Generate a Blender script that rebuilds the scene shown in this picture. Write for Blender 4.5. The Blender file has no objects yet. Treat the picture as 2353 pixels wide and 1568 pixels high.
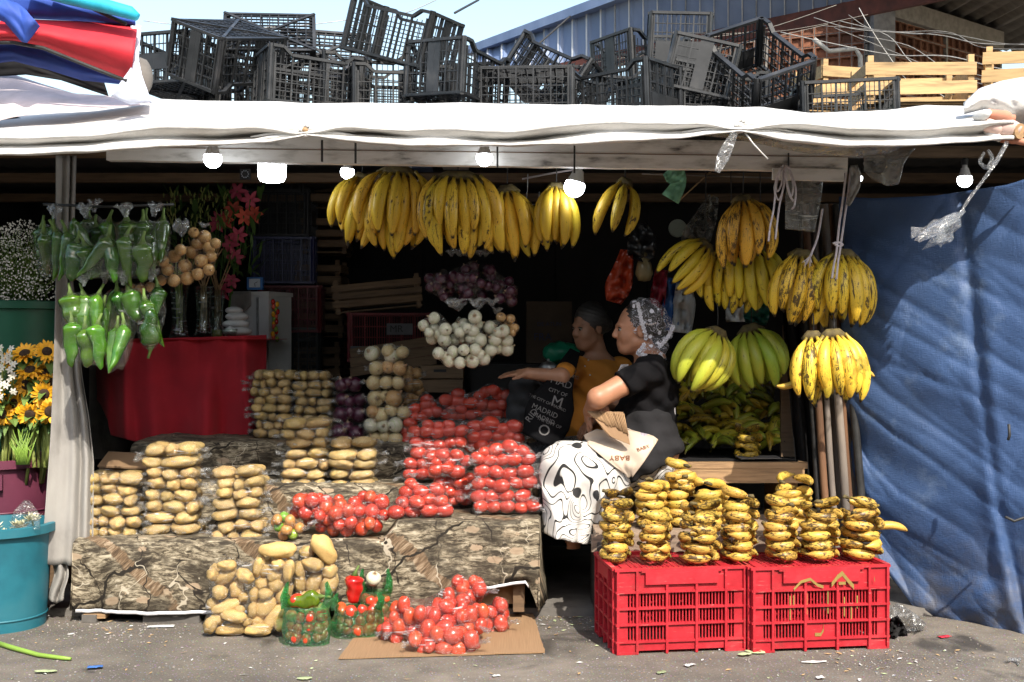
import bpy, bmesh, math, random
import numpy as np
from mathutils import Vector, Matrix, Euler, noise as mnoise
from math import sin, cos, pi, radians, sqrt

# ------------------------------------------------------------------ camera, sky, sun, exposure
sc = bpy.context.scene
C = sc.collection
CAM_H, LENS = 1.26, 40.0
cam_d = bpy.data.cameras.new('camera'); cam_d.lens = LENS; cam_d.sensor_width = 36.0
cam_d.clip_start = 0.05; cam_d.clip_end = 3000
cam = bpy.data.objects.new('camera', cam_d); C.objects.link(cam)
cam.location = (0, 0, CAM_H); cam.rotation_euler = (pi/2, 0, 0); sc.camera = cam

SUN_AZ, SUN_EL = radians(20), radians(46)          # behind the viewer, to the right
sdir = Vector((sin(SUN_AZ)*cos(SUN_EL), -cos(SUN_AZ)*cos(SUN_EL), sin(SUN_EL)))
W = bpy.data.worlds.new('World'); sc.world = W; W.use_nodes = True
wt = W.node_tree; wt.nodes.clear()
sky = wt.nodes.new('ShaderNodeTexSky'); sky.sky_type = 'NISHITA'; sky.sun_disc = False
sky.sun_elevation = SUN_EL; sky.sun_rotation = math.atan2(sdir.x, sdir.y)
sky.air_density = 1.5; sky.dust_density = 2.5; sky.ozone_density = 1.0
bg = wt.nodes.new('ShaderNodeBackground'); bg.inputs[1].default_value = 0.15
wo = wt.nodes.new('ShaderNodeOutputWorld')
wt.links.new(sky.outputs[0], bg.inputs[0]); wt.links.new(bg.outputs[0], wo.inputs[0])
sun_d = bpy.data.lights.new('sun', 'SUN'); sun_d.energy = 3.5; sun_d.angle = radians(0.53); sun_d.color = (1.0, 0.93, 0.82)
sun = bpy.data.objects.new('sun', sun_d); C.objects.link(sun); sun.location = (2, -6, 9)
sun.rotation_euler = sdir.to_track_quat('Z', 'Y').to_euler()
vs = sc.view_settings; vs.view_transform = 'Standard'; vs.look = 'None'; vs.gamma = 1.0; vs.exposure = 1.0
vs.use_curve_mapping = False
cy = sc.cycles
cy.max_bounces = 8; cy.diffuse_bounces = 4; cy.glossy_bounces = 3; cy.transmission_bounces = 6
cy.transparent_max_bounces = 28; cy.caustics_reflective = False; cy.caustics_refractive = False
cy.sample_clamp_indirect = 4.0; cy.use_denoising = True; cy.use_adaptive_sampling = True; cy.adaptive_threshold = 0.02

# ------------------------------------------------------------------ helpers
FPX = LENS/36.0*2353.0
rng = random.Random(7)
nrg = np.random.RandomState(11)
def P(u, v, Y):                                     # a point at distance Y, from its place in the 2353 x 1568 photograph
    return Vector(((u-1176.5)*Y/FPX, Y, CAM_H-(v-784.0)*Y/FPX))
def px(Y): return Y/FPX                             # metres per photo pixel at distance Y
def rr(a, b): return rng.uniform(a, b)

def tag(o, label=None, cat=None, group=None, kind=None):
    if label: o['label'] = label
    if cat: o['category'] = cat
    if group: o['group'] = group
    if kind: o['kind'] = kind
    return o
def thing(name, label, cat, loc=(0, 0, 0), rot=(0, 0, 0), group=None):
    o = bpy.data.objects.new(name, None); C.objects.link(o)
    o.location = loc; o.rotation_euler = rot; o.empty_display_size = 0.05
    return tag(o, label, cat, group)
def link(name, me, parent=None, loc=None, rot=None, scale=None, color=None, mw=None):
    o = bpy.data.objects.new(name, me); C.objects.link(o)
    if parent is not None: o.parent = parent
    if mw is not None: o.matrix_basis = mw
    if loc is not None: o.location = loc
    if rot is not None: o.rotation_euler = rot
    if scale is not None: o.scale = (scale,)*3 if isinstance(scale, (int, float)) else scale
    if color is not None: o.color = (*color[:3], 1)
    return o
def mk(name, v, f, mats=(), smooth=True, mi=None, sharp=None):
    me = bpy.data.meshes.new(name)
    me.from_pydata([tuple(map(float, p)) for p in v], [], [tuple(map(int, q)) for q in f])
    for m in (mats if isinstance(mats, (list, tuple)) else [mats]): me.materials.append(m)
    if mi is not None: me.polygons.foreach_set('material_index', mi)
    me.polygons.foreach_set('use_smooth', [bool(smooth)]*len(me.polygons))
    if smooth and sharp: me.set_sharp_from_angle(angle=radians(sharp))
    me.update()
    return me

class MB:
    "collects shapes that make up one mesh"
    def __init__(s): s.v = []; s.f = []; s.m = []
    def add(s, v, f, mi=0):
        b = len(s.v); s.v += [tuple(p) for p in v]; s.f += [tuple(i+b for i in q) for q in f]; s.m += [mi]*len(f); return s
    def box(s, c, size, rot=None, mi=0):
        c = Vector(c); R = rot if isinstance(rot, Matrix) else (Euler(rot).to_matrix() if rot else Matrix.Identity(3))
        h = [x/2 for x in size]
        v = [c+R@Vector((i*h[0], j*h[1], k*h[2])) for i in (-1, 1) for j in (-1, 1) for k in (-1, 1)]
        return s.add(v, [(0, 1, 3, 2), (4, 6, 7, 5), (0, 4, 5, 1), (2, 3, 7, 6), (0, 2, 6, 4), (1, 5, 7, 3)], mi)
    def bar(s, a, b, w, h, up=(0, 0, 1), mi=0):
        a = Vector(a); b = Vector(b); d = b-a; L = d.length; x = d.normalized()
        y = Vector(up).cross(x)
        if y.length < 1e-4: y = Vector((0, 1, 0)).cross(x)
        y.normalize(); z = x.cross(y)
        return s.box((a+b)/2, (L, w, h), Matrix((x, y, z)).transposed(), mi)
    def tube(s, pts, r, n=7, cap=True, mi=0, flat=1.0):
        pts = [Vector(p) for p in pts]; N = len(pts); R = r if isinstance(r, (list, tuple)) else [r]*N
        t0 = (pts[1]-pts[0]).normalized(); a = t0.orthogonal().normalized(); v = []; f = []
        for i, p in enumerate(pts):
            t = (pts[min(i+1, N-1)]-pts[max(i-1, 0)]).normalized()
            a = (a-t*a.dot(t)).normalized(); b = t.cross(a)
            for k in range(n):
                q = 2*pi*k/n; v.append(p+(a*cos(q)+b*sin(q)*flat)*R[i])
        for i in range(N-1):
            for k in range(n):
                k2 = (k+1) % n; f.append((i*n+k, i*n+k2, (i+1)*n+k2, (i+1)*n+k))
        if cap: f.append(tuple(range(n-1, -1, -1))); f.append(tuple((N-1)*n+k for k in range(n)))
        return s.add(v, f, mi)
    def lathe(s, prof, n=24, c=(0, 0, 0), mi=0, fn=None):
        v = []; f = []; c = Vector(c)
        for (r, z) in prof:
            for k in range(n):
                q = 2*pi*k/n; g = fn(q, z) if fn else 1
                v.append(c+Vector((r*g*cos(q), r*g*sin(q), z)))
        for i in range(len(prof)-1):
            for k in range(n):
                k2 = (k+1) % n; f.append((i*n+k, i*n+k2, (i+1)*n+k2, (i+1)*n+k))
        return s.add(v, f, mi)
    def grid(s, A, close=False, mi=0):
        A = np.asarray(A, float); ni, nj = A.shape[:2]; f = []
        for i in range(ni-1):
            for j in range(nj if close else nj-1):
                j2 = (j+1) % nj; f.append((i*nj+j, (i+1)*nj+j, (i+1)*nj+j2, i*nj+j2))
        return s.add(A.reshape(-1, 3).tolist(), f, mi)
    def mesh(s, name, mats, smooth=False, sharp=None):
        return mk(name, s.v, s.f, mats, smooth, s.m, sharp)
    def build(s, name, mats, parent=None, smooth=False, sharp=None, **k):
        return link(name, s.mesh(name, mats, smooth, sharp), parent, **k)
def sheet(A, th):                                   # a cloth or board grid given real thickness
    A = np.asarray(A, float); du = np.gradient(A, axis=0); dv = np.gradient(A, axis=1)
    n = np.cross(du, dv); n /= np.linalg.norm(n, axis=2, keepdims=True)+1e-9
    B = A-n*th; ni, nj = A.shape[:2]; m = MB(); m.grid(A); b = len(m.v)
    m.add(B.reshape(-1, 3).tolist(), [])
    for i in range(ni-1):
        for j in range(nj-1): m.f.append((b+i*nj+j, b+i*nj+j+1, b+(i+1)*nj+j+1, b+(i+1)*nj+j)); m.m.append(0)
    rim = [i*nj for i in range(ni)]+[(ni-1)*nj+j for j in range(1, nj)]+[i*nj+nj-1 for i in range(ni-2, -1, -1)]+[j for j in range(nj-2, 0, -1)]
    for a, c in zip(rim, rim[1:]+rim[:1]): m.f.append((a, b+a, b+c, c)); m.m.append(0)
    return m
def nz(p, s=1.0): return mnoise.noise(Vector(p)*s)
def lerp(a, b, t): return a+(b-a)*t
def interp(x, xs, ys): return float(np.interp(x, xs, ys))
def sag(a, b, d, n=12, wob=0.0):
    a = Vector(a); b = Vector(b)
    return [a.lerp(b, t)+Vector((wob*nz((t*3, a.x*9, a.z*7)), wob*nz((t*3+5, a.x, b.x)), -4*d*t*(1-t)+wob*nz((9, t*4, b.z)))) for t in [i/n for i in range(n+1)]]

def smooth_pts(p, k=6):
    p = [np.array(a, float) for a in p]; out = []
    for i in range(len(p)-1):
        a, b, c, d = p[max(0, i-1)], p[i], p[i+1], p[min(len(p)-1, i+2)]
        for t in np.linspace(0, 1, k, endpoint=False): out.append(tuple(0.5*((2*b)+(-a+c)*t+(2*a-5*b+4*c-d)*t*t+(-a+3*b-3*c+d)*t**3)))
    return out+[tuple(p[-1])]
_ico = {}
def ico(sub):
    if sub not in _ico:
        bm = bmesh.new(); bmesh.ops.create_icosphere(bm, subdivisions=sub, radius=1.0)
        v = np.array([p.co[:] for p in bm.verts]); v /= np.linalg.norm(v, axis=1, keepdims=True)
        f = [tuple(q.index for q in t.verts) for t in bm.faces]; e = np.array([(a.verts[0].index, a.verts[1].index) for a in bm.edges])
        bm.free(); _ico[sub] = (v, f, e)
    return _ico[sub]

# ------------------------------------------------------------------ materials
class NT:
    def __init__(s, name):
        s.mat = bpy.data.materials.new(name); s.mat.use_nodes = True; s.t = s.mat.node_tree; s.t.nodes.clear()
        s.out = s.t.nodes.new('ShaderNodeOutputMaterial')
    def n(s, typ, ins=None, **at):
        nd = s.t.nodes.new('ShaderNode'+typ)
        for k, v in at.items(): setattr(nd, k, v)
        for k, v in (ins or {}).items(): s.set(nd.inputs[k], v)
        return nd
    def set(s, sock, v):
        if isinstance(v, bpy.types.NodeSocket): s.t.links.new(v, sock)
        elif hasattr(v, 'outputs'): s.t.links.new(v.outputs[0], sock)
        else:
            if sock.type == 'RGBA' and len(v) == 3: v = (*v, 1)
            sock.default_value = v
    def coord(s, which='Object', scale=(1, 1, 1), rndoff=True):
        tc = s.n('TexCoord'); o = tc.outputs[which]
        if rndoff:
            oi = s.n('ObjectInfo'); c = s.n('CombineXYZ', {0: s.mul(oi.outputs['Random'], 37.0), 1: s.mul(oi.outputs['Random'], 91.0), 2: s.mul(oi.outputs['Random'], 53.0)})
            o = s.n('VectorMath', {0: o, 1: c}, operation='ADD').outputs[0]
        if tuple(scale) != (1, 1, 1):
            o = s.n('VectorMath', {0: o, 1: scale}, operation='MULTIPLY').outputs[0]
        return o
    def math(s, op, a, b=0.0, c=0.0): return s.n('Math', {0: a, 1: b, 2: c}, operation=op).outputs[0]
    def mul(s, a, b): return s.math('MULTIPLY', a, b)
    def noise(s, vec, scale, detail=5.0, rough=0.55, dist=0.0): return s.n('TexNoise', {'Vector': vec, 'Scale': scale, 'Detail': detail, 'Roughness': rough, 'Distortion': dist}).outputs[0]
    def ramp(s, fac, stops, mode='LINEAR'):
        r = s.n('ValToRGB', {0: fac}); cr = r.color_ramp; cr.interpolation = mode
        while len(cr.elements) < len(stops): cr.elements.new(0.5)
        for e, (p, c) in zip(cr.elements, stops):
            e.position = p; e.color = (c, c, c, 1) if isinstance(c, (int, float)) else (*c, 1)
        return r.outputs[0]
    def mix(s, fac, a, b, mode='MIX'): 
        m = s.n('Mix', data_type='RGBA', blend_type=mode); s.set(m.inputs[0], fac); s.set(m.inputs[6], a); s.set(m.inputs[7], b); return m.outputs[2]
    def bump(s, h, strength=0.3, dist=0.01): return s.n('Bump', {'Height': h, 'Strength': strength, 'Distance': dist}).outputs[0]
    def bsdf(s, col, rough=0.6, normal=None, **k):
        b = s.n('BsdfPrincipled'); s.set(b.inputs['Base Color'], col); s.set(b.inputs['Roughness'], rough)
        if normal is not None: s.set(b.inputs['Normal'], normal)
        for kk, v in k.items(): s.set(b.inputs[kk.replace('_', ' ')], v)
        return b.outputs[0]
    def fin(s, sh): s.t.links.new(sh, s.out.inputs[0]); return s.mat

def pm(name, cols, scale=8.0, rough=0.6, bump=0.25, bscale=None, bdist=0.004, stretch=(1, 1, 1), rnd=0.0, detail=6.0, lo=0.3, hi=0.7, objcol=False, coord='Object', off=True, **k):
    "cols: colours spread along a noise; rnd: value spread between objects; objcol: multiplied by the object's own colour"
    t = NT(name); v = t.coord(coord, stretch, off); nzv = t.noise(v, scale, detail)
    if isinstance(cols[0], (int, float)): cols = [tuple(c*0.82 for c in cols), tuple(min(1, c*1.12) for c in cols)]
    col = t.ramp(nzv, [(lo+(hi-lo)*i/(len(cols)-1), c) for i, c in enumerate(cols)])
    oi = t.n('ObjectInfo')
    if objcol: col = t.mix(1.0, col, oi.outputs['Color'], 'MULTIPLY')
    if rnd: 
        h = t.n('HueSaturation', {'Value': t.math('MULTIPLY_ADD', oi.outputs['Random'], 2*rnd, 1-rnd), 'Color': col}); col = h.outputs[0]
    nrm = t.bump(t.noise(v, bscale or scale*3, 4.0), bump, bdist) if bump else None
    return t.fin(t.bsdf(col, rough, nrm, **k))

def film(name, tint=(0.97, 0.98, 0.98), haze=0.025, gloss=0.045, rough=0.16, bs=26.0, bstr=0.8, hazecol=(0.9, 0.92, 0.95), stretch=(1, 1, 1), highlight_streak=0.8):
    t = NT(name); v = t.coord('Object', stretch)
    n1 = t.noise(v, bs, 3.0, 0.6, 1.2); n2 = t.mul(t.math('ABSOLUTE', t.math('SUBTRACT', t.noise(t.n('VectorMath', {0: v, 1: (1.0, 1.0, 2.4)}, operation='MULTIPLY').outputs[0], bs*0.8, 2.0, 0.5, 2.2), 0.5)), 3.0)
    nr = t.bump(t.math('ADD', n1, n2), bstr, 0.012)
    lw = t.n('LayerWeight', {'Blend': 0.22, 'Normal': nr}).outputs[0]
    g = t.n('BsdfGlossy', {'Color': (1, 1, 1), 'Roughness': rough, 'Normal': nr}).outputs[0]
    tr = t.n('BsdfTransparent', {'Color': tint}).outputs[0]
    s1 = t.n('MixShader', {0: t.math('MINIMUM', t.math('MULTIPLY_ADD', lw, 0.34, gloss), 0.6), 1: tr, 2: g}).outputs[0]
    d = t.n('BsdfDiffuse', {'Color': hazecol, 'Normal': nr}).outputs[0]; tl = t.n('BsdfTranslucent', {'Color': hazecol}).outputs[0]
    dd = t.n('MixShader', {0: 0.5, 1: d, 2: tl}).outputs[0]
    hz = t.ramp(n1, [(0.42, haze*0.35), (0.75, min(1.0, haze*2.2))])
    for rot, sc_ in (((0.3, 0.5, 0.2), 1.0), ((-0.4, -0.6, 0.9), 1.3)):          # highlight streaks painted into the film as whitened creases
        mp = t.n('Mapping', {'Vector': v, 'Rotation': rot, 'Scale': (7*sc_, 7*sc_, 60*sc_)}).outputs[0]
        cr = t.math('MULTIPLY', t.ramp(t.noise(mp, 1.0, 2.0, 0.5, 0.4), [(0.64, 0.0), (0.69, highlight_streak)]), t.ramp(t.noise(v, bs*0.5, 2.0), [(0.46, 0.0), (0.60, 1.0)]))
        hz = t.math('MAXIMUM', hz, cr)
    return t.fin(t.n('MixShader', {0: hz, 1: s1, 2: dd}).outputs[0])
# ------------------------------------------------------------------ plain materials

def ground_mat():
    t = NT('asphalt_ground'); v = t.coord('Object', (1, 1, 1), False)
    big = t.noise(v, 1.1, 5.0); mid = t.noise(v, 7.0, 6.0, 0.65); fine = t.noise(v, 130.0, 3.0, 0.7)
    col = t.ramp(big, [(0.32, (0.078, 0.067, 0.055)), (0.5, (0.145, 0.124, 0.101)), (0.68, (0.22, 0.188, 0.152))])
    col = t.mix(t.ramp(mid, [(0.40, 0.0), (0.72, 0.75)]), col, (0.065, 0.057, 0.05))
    vo = t.n('TexVoronoi', {'Vector': v, 'Scale': 75.0}); 
    st = t.ramp(vo.outputs['Distance'], [(0.10, 1.0), (0.30, 0.0)])
    col = t.mix(t.mul(st, 0.55), col, t.mix(0.5, vo.outputs['Color'], (0.20, 0.18, 0.16)))
    col = t.mix(t.ramp(fine, [(0.5, 0.0), (0.75, 0.6)]), col, (0.26, 0.24, 0.21))
    wet = t.ramp(t.noise(v, 1.7, 4.0, 0.6, 0.6), [(0.60, 0.0), (0.66, 0.75)])
    col = t.mix(wet, col, (0.03, 0.027, 0.024))
    h = t.math('ADD', t.math('ADD', t.mul(fine, 0.4), t.mul(mid, 0.9)), t.mul(st, 0.5))
    return t.fin(t.bsdf(col, t.ramp(wet, [(0, 0.9), (1, 0.5)]), t.bump(h, 0.6, 0.008)))
def camo_mat():
    t = NT('leaf_print_cloth'); o = t.coord('Object', (1, 1, 1), False); sp = t.n('SeparateXYZ', {0: o}); x = sp.outputs[0]; w = t.math('ADD', sp.outputs[2], sp.outputs[1])
    def vec(sx, sw, off=0.0): return t.n('CombineXYZ', {0: t.mul(x, sx), 1: t.mul(w, sw), 2: off}).outputs[0]
    wob = t.noise(vec(5, 5), 1.0, 3.0); wob2 = t.noise(vec(3, 3, 7.0), 1.0, 4.0, 0.6)
    bark = t.noise(vec(17, 58, 1.0), 1.0, 9.0, 0.78, 0.7)
    col = t.ramp(bark, [(0.34, (0.012, 0.010, 0.007)), (0.44, (0.060, 0.047, 0.032)), (0.50, (0.18, 0.148, 0.10)), (0.57, (0.36, 0.31, 0.22)), (0.68, (0.56, 0.50, 0.39))])
    col = t.mix(t.ramp(t.noise(vec(4.5, 6, 3.0), 1.0, 5.0, 0.65), [(0.46, 0.0), (0.57, 0.8)]), col, (0.035, 0.028, 0.020))
    def line(a, b_, fr, wd, wobv, wa, mseed, mlo):
        q = t.math('ADD', t.mul(t.math('ADD', t.mul(x, a), t.mul(w, b_)), fr), t.mul(wobv, wa))
        d = t.math('ABSOLUTE', t.math('SUBTRACT', t.math('FRACT', q), 0.5)); d = t.math('ADD', d, t.mul(t.math('SUBTRACT', t.noise(vec(40, 40, mseed), 1.0, 3.0), 0.5), wd*1.4))
        return t.mul(t.ramp(d, [(wd*0.75, 1.0), (wd, 0.0)]), t.ramp(t.noise(vec(2.2, 3.0, mseed), 1.0, 2.0), [(mlo, 0.0), (mlo+0.04, 1.0)]))
    log = t.ramp(t.noise(t.n('CombineXYZ', {0: t.mul(t.math('SUBTRACT', x, w), 60.0), 1: t.mul(t.math('ADD', x, w), 7.0), 2: 5.0}).outputs[0], 1.0, 5.0, 0.7), [(0.35, (0.045, 0.030, 0.018)), (0.52, (0.17, 0.112, 0.066)), (0.66, (0.36, 0.28, 0.19))])
    col = t.mix(line(0.72, 0.80, 2.1, 0.070, wob2, 0.30, 11.0, 0.42), col, log)
    vo = t.n('TexVoronoi', {'Vector': t.n('Mapping', {'Vector': vec(1, 1), 'Rotation': (0, 0, 0.9), 'Scale': (7.5, 15.0, 1)}).outputs[0], 'Scale': 1.0})
    leaf_ = t.mul(t.ramp(t.math('ADD', vo.outputs['Distance'], t.mul(t.noise(vec(55, 55, 2.0), 1.0, 3.0), 0.30)), [(0.38, 1.0), (0.42, 0.0)]), t.ramp(t.n('SeparateColor', {0: vo.outputs['Color']}).outputs[0], [(0.74, 0.0), (0.76, 1.0)]))
    col = t.mix(leaf_, col, t.mix(t.noise(vec(20, 60, 4.0), 1.0, 4.0), (0.20, 0.13, 0.078), (0.46, 0.37, 0.26)))
    col = t.mix(line(0.55, -0.85, 3.1, 0.026, wob, 0.75, 21.0, 0.40), col, (0.020, 0.016, 0.012))
    col = t.mix(line(0.95, 0.25, 4.6, 0.020, wob, 1.3, 31.0, 0.45), col, (0.022, 0.017, 0.013))
    col = t.mix(t.mul(line(0.9, -0.2, 4.0, 0.013, wob, 1.6, 41.0, 0.48), 0.8), col, (0.50, 0.44, 0.34))
    return t.fin(t.bsdf(col, 0.8, t.bump(t.noise(o, 22, 4.0), 0.35, 0.01), Specular_IOR_Level=0.25))
def tarp_mat():
    t = NT('blue_woven_tarp'); v = t.coord('Object', (1, 1, 1), False)
    big = t.noise(v, 2.2, 5.0, 0.6, 0.5)
    thr = t.math('ADD', t.noise(t.n('VectorMath', {0: v, 1: (260, 60, 26)}, operation='MULTIPLY').outputs[0], 1, 3), t.noise(t.n('VectorMath', {0: v, 1: (26, 60, 260)}, operation='MULTIPLY').outputs[0], 1, 3))
    col = t.ramp(big, [(0.3, (0.008, 0.028, 0.105)), (0.55, (0.015, 0.052, 0.18)), (0.75, (0.030, 0.082, 0.24))])
    col = t.mix(t.ramp(thr, [(0.48, 0.0), (0.66, 0.55)]), col, (0.075, 0.13, 0.25))
    col = t.mix(t.ramp(thr, [(0.30, 0.6), (0.46, 0.0)]), col, (0.004, 0.010, 0.036))
    sz = t.n('SeparateXYZ', {0: v}); dirt = t.mul(t.ramp(sz.outputs[2], [(0.02, 1.0), (0.5, 0.0)]), t.ramp(t.noise(v, 9, 6, 0.7), [(0.4, 0.0), (0.62, 0.85)]))
    col = t.mix(t.mul(t.ramp(t.noise(v, 3.5, 8.0, 0.75), [(0.54, 0.0), (0.68, 0.4)]), t.ramp(thr, [(0.40, 0.2), (0.60, 1.0)])), col, (0.20, 0.27, 0.38))
    col = t.mix(dirt, col, (0.10, 0.10, 0.11))
    return t.fin(t.bsdf(col, 0.5, t.bump(t.math('ADD', thr, t.mul(t.noise(v, 14, 4), 1.5)), 0.5, 0.004), Specular_IOR_Level=0.35))
def wood(name, c, rough=0.7, rnd=0.15, sx=(2, 22, 22)):
    c2 = tuple(x*0.45 for x in c); c3 = tuple(min(1, x*1.25) for x in c)
    return pm(name, [c2, c, c3], 3.0, rough, 0.3, 9.0, 0.003, stretch=sx, rnd=rnd, lo=0.25, hi=0.75)
def red_mat():
    t = NT('red_crate_plastic'); v = t.coord('Object', (1, 1, 1), False); n1 = t.noise(v, 7, 9.0, 0.7)
    col = t.ramp(n1, [(0.30, (0.33, 0.012, 0.020)), (0.55, (0.44, 0.019, 0.030)), (0.75, (0.49, 0.042, 0.050))])
    scr = t.ramp(t.noise(t.n('Mapping', {'Vector': v, 'Rotation': (0.2, 0.5, 0.3), 'Scale': (12, 12, 130)}).outputs[0], 1.0, 4.0, 0.6), [(0.64, 0.0), (0.70, 0.5)])
    col = t.mix(scr, col, (0.62, 0.22, 0.20))
    col = t.mix(t.ramp(t.noise(v, 5, 10.0, 0.72, 0.8), [(0.56, 0.0), (0.68, 0.75)]), col, (0.16, 0.035, 0.028))
    return t.fin(t.bsdf(col, t.ramp(n1, [(0.3, 0.34), (0.7, 0.6)]), t.bump(t.noise(v, 60, 4.0), 0.3, 0.002)))
M = dict(
    ground=ground_mat(), camo=camo_mat(), tarp=tarp_mat(),
    concrete=pm('concrete', [(0.09, 0.082, 0.074), (0.18, 0.165, 0.148)], 7, 0.9, 0.5, 40, 0.006, off=False),
    dark_wall=pm('dark_boards', [(0.006, 0.006, 0.007), (0.018, 0.016, 0.015)], 3, 0.85, 0.3, off=False),  # near-black boards, tone varies at random
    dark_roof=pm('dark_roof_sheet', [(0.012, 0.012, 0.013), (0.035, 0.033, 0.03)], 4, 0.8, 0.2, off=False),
    awning=pm('white_awning_cloth', [(0.44, 0.42, 0.39), (0.62, 0.61, 0.59), (0.68, 0.67, 0.65)], 3.0, 0.7, 0.5, 26, 0.012, off=False, Specular_IOR_Level=0.3),
    beam=pm('grimy_white_paint', [(0.06, 0.052, 0.045), (0.52, 0.50, 0.47), (0.70, 0.68, 0.65), (0.74, 0.72, 0.70)], 9, 0.65, 0.4, 30, 0.004, stretch=(0.6, 1, 2.2), lo=0.30, hi=0.62, detail=12.0, off=False),
    curtain=pm('grey_worn_curtain', [(0.15, 0.14, 0.13), (0.29, 0.275, 0.255), (0.34, 0.325, 0.30)], 6, 0.9, 0.35, 160, 0.002, stretch=(1, 1, 0.5), off=False),
    red_cloth=pm('red_cotton', [(0.36, 0.009, 0.018), (0.50, 0.013, 0.026)], 5, 0.85, 0.3, 220, 0.001, off=False, Sheen_Weight=0.12),
    black_plastic=pm('black_crate_plastic', [(0.009, 0.010, 0.011), (0.024, 0.025, 0.027), (0.065, 0.063, 0.060)], 9, 0.42, 0.2, 60, 0.002, lo=0.35, hi=0.85, rnd=0.25),
    red_plastic=red_mat(),
    shaded_red=pm('dark_red_plastic', [(0.10, 0.006, 0.010), (0.17, 0.010, 0.016)], 6, 0.4, 0.1),  # crate red darkened to stand for the unlit back of the stall
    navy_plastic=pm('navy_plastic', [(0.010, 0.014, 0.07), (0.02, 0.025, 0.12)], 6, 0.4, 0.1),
    pale_wood=wood('pale_pine', (0.46, 0.30, 0.135)), old_wood=wood('weathered_plank', (0.27, 0.20, 0.145)), bench_wood=wood('bench_plank', (0.36, 0.22, 0.11)),
    dark_wood=wood('dark_old_wood', (0.16, 0.10, 0.055)), grey_wood=wood('black_stained_wood', (0.05, 0.045, 0.04)),
    cardboard=pm('corrugated_cardboard', [(0.22, 0.13, 0.066), (0.30, 0.185, 0.098)], 5, 0.85, 0.55, 1.0, 0.004, stretch=(90, 1, 1), off=False),
    cardboard2=pm('cardboard', [(0.20, 0.118, 0.062), (0.31, 0.19, 0.10)], 4, 0.85, 0.2, 30),
    teal=pm('teal_bucket_plastic', [(0.008, 0.085, 0.12), (0.012, 0.13, 0.175), (0.03, 0.15, 0.19)], 5, 0.5, 0.15, off=False),
    maroon=pm('maroon_bin_plastic', [(0.10, 0.022, 0.045), (0.15, 0.035, 0.065)], 4, 0.45, 0.15, off=False),
    green_bucket=pm('green_bucket_plastic', [(0.006, 0.06, 0.035), (0.01, 0.10, 0.055)], 4, 0.4, 0.12, off=False),
    rope=pm('pale_cord', [(0.50, 0.44, 0.46), (0.66, 0.60, 0.62)], 60, 0.9, 0.5, 200, 0.003),
    black_cord=pm('black_cord', [(0.012, 0.012, 0.012), (0.03, 0.03, 0.03)], 30, 0.6, 0.2),
    wire=pm('grey_cable', [(0.20, 0.19, 0.18), (0.38, 0.37, 0.35)], 20, 0.6, 0.1, rnd=0.5),
    metal=pm('dull_steel', [(0.30, 0.30, 0.30), (0.45, 0.45, 0.45)], 30, 0.4, 0.1, Metallic=0.9),
    white_paint=pm('chipped_white_enamel', [(0.52, 0.53, 0.53), (0.66, 0.67, 0.67)], 6, 0.45, 0.1),
    blue_sheet=pm('blue_painted_sheet', [(0.10, 0.15, 0.27), (0.13, 0.185, 0.32), (0.16, 0.22, 0.36)], 3, 0.5, 0.15, 12, 0.01, stretch=(1, 1, 0.3), off=False),
    rib=pm('worn_rib_edge', [(0.30, 0.34, 0.42), (0.55, 0.57, 0.60)], 9, 0.5, 0.1, stretch=(1, 1, 0.3), off=False),
    rust=pm('rusty_fascia', [(0.045, 0.012, 0.009), (0.10, 0.025, 0.018)], 8, 0.8, 0.3),
    soffit=pm('grey_fibre_cement', [(0.10, 0.09, 0.075), (0.20, 0.18, 0.15)], 3, 0.85, 0.2, stretch=(1, 3, 1), off=False),
    clay=pm('clay_block', [(0.13, 0.052, 0.028), (0.22, 0.09, 0.046)], 20, 0.85, 0.4, 60, 0.004, rnd=0.3),  # clay colour lowered to carry the roof shade the overhang does not cast
    mortar=pm('grey_mortar', [(0.16, 0.145, 0.13), (0.27, 0.25, 0.225)], 12, 0.9, 0.4, 40, 0.006, off=False),
    pole=pm('weathered_pole', [(0.035, 0.03, 0.028), (0.13, 0.11, 0.095), (0.24, 0.20, 0.165)], 5, 0.8, 0.4, 30, 0.003, stretch=(1, 1, 0.25), rnd=0.35),
    brown_pole=pm('brown_pole', [(0.07, 0.035, 0.018), (0.20, 0.10, 0.05)], 5, 0.8, 0.4, 30, 0.003, stretch=(1, 1, 0.25)),
    black_cloth=pm('faded_black_cloth', [(0.008, 0.008, 0.009), (0.020, 0.019, 0.019)], 7, 0.9, 0.3, 120, 0.002, Specular_IOR_Level=0.15),
    film=film('clear_plastic_film'), film_thin=film('thin_clear_film', haze=0.008, gloss=0.022, highlight_streak=0.22, rough=0.10), film_h=film('milky_plastic_film', haze=0.16, gloss=0.06, bs=40, tint=(0.95, 0.96, 0.96)),
    film_g=film('green_plastic_film', tint=(0.50, 0.86, 0.56), haze=0.22, gloss=0.05, hazecol=(0.03, 0.40, 0.12)),
    film_sheet=film('dull_clear_sheet', tint=(0.80, 0.80, 0.78), haze=0.20, gloss=0.04, rough=0.25, bs=9, hazecol=(0.75, 0.73, 0.68)),
)
def plain(name, c, rough=0.6, **k):
    M[name] = pm(name, [tuple(x*0.8 for x in c), tuple(min(1, x*1.15) for x in c)], k.pop('scale', 10), rough, k.pop('bump', 0.15), **k); return M[name]

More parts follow.
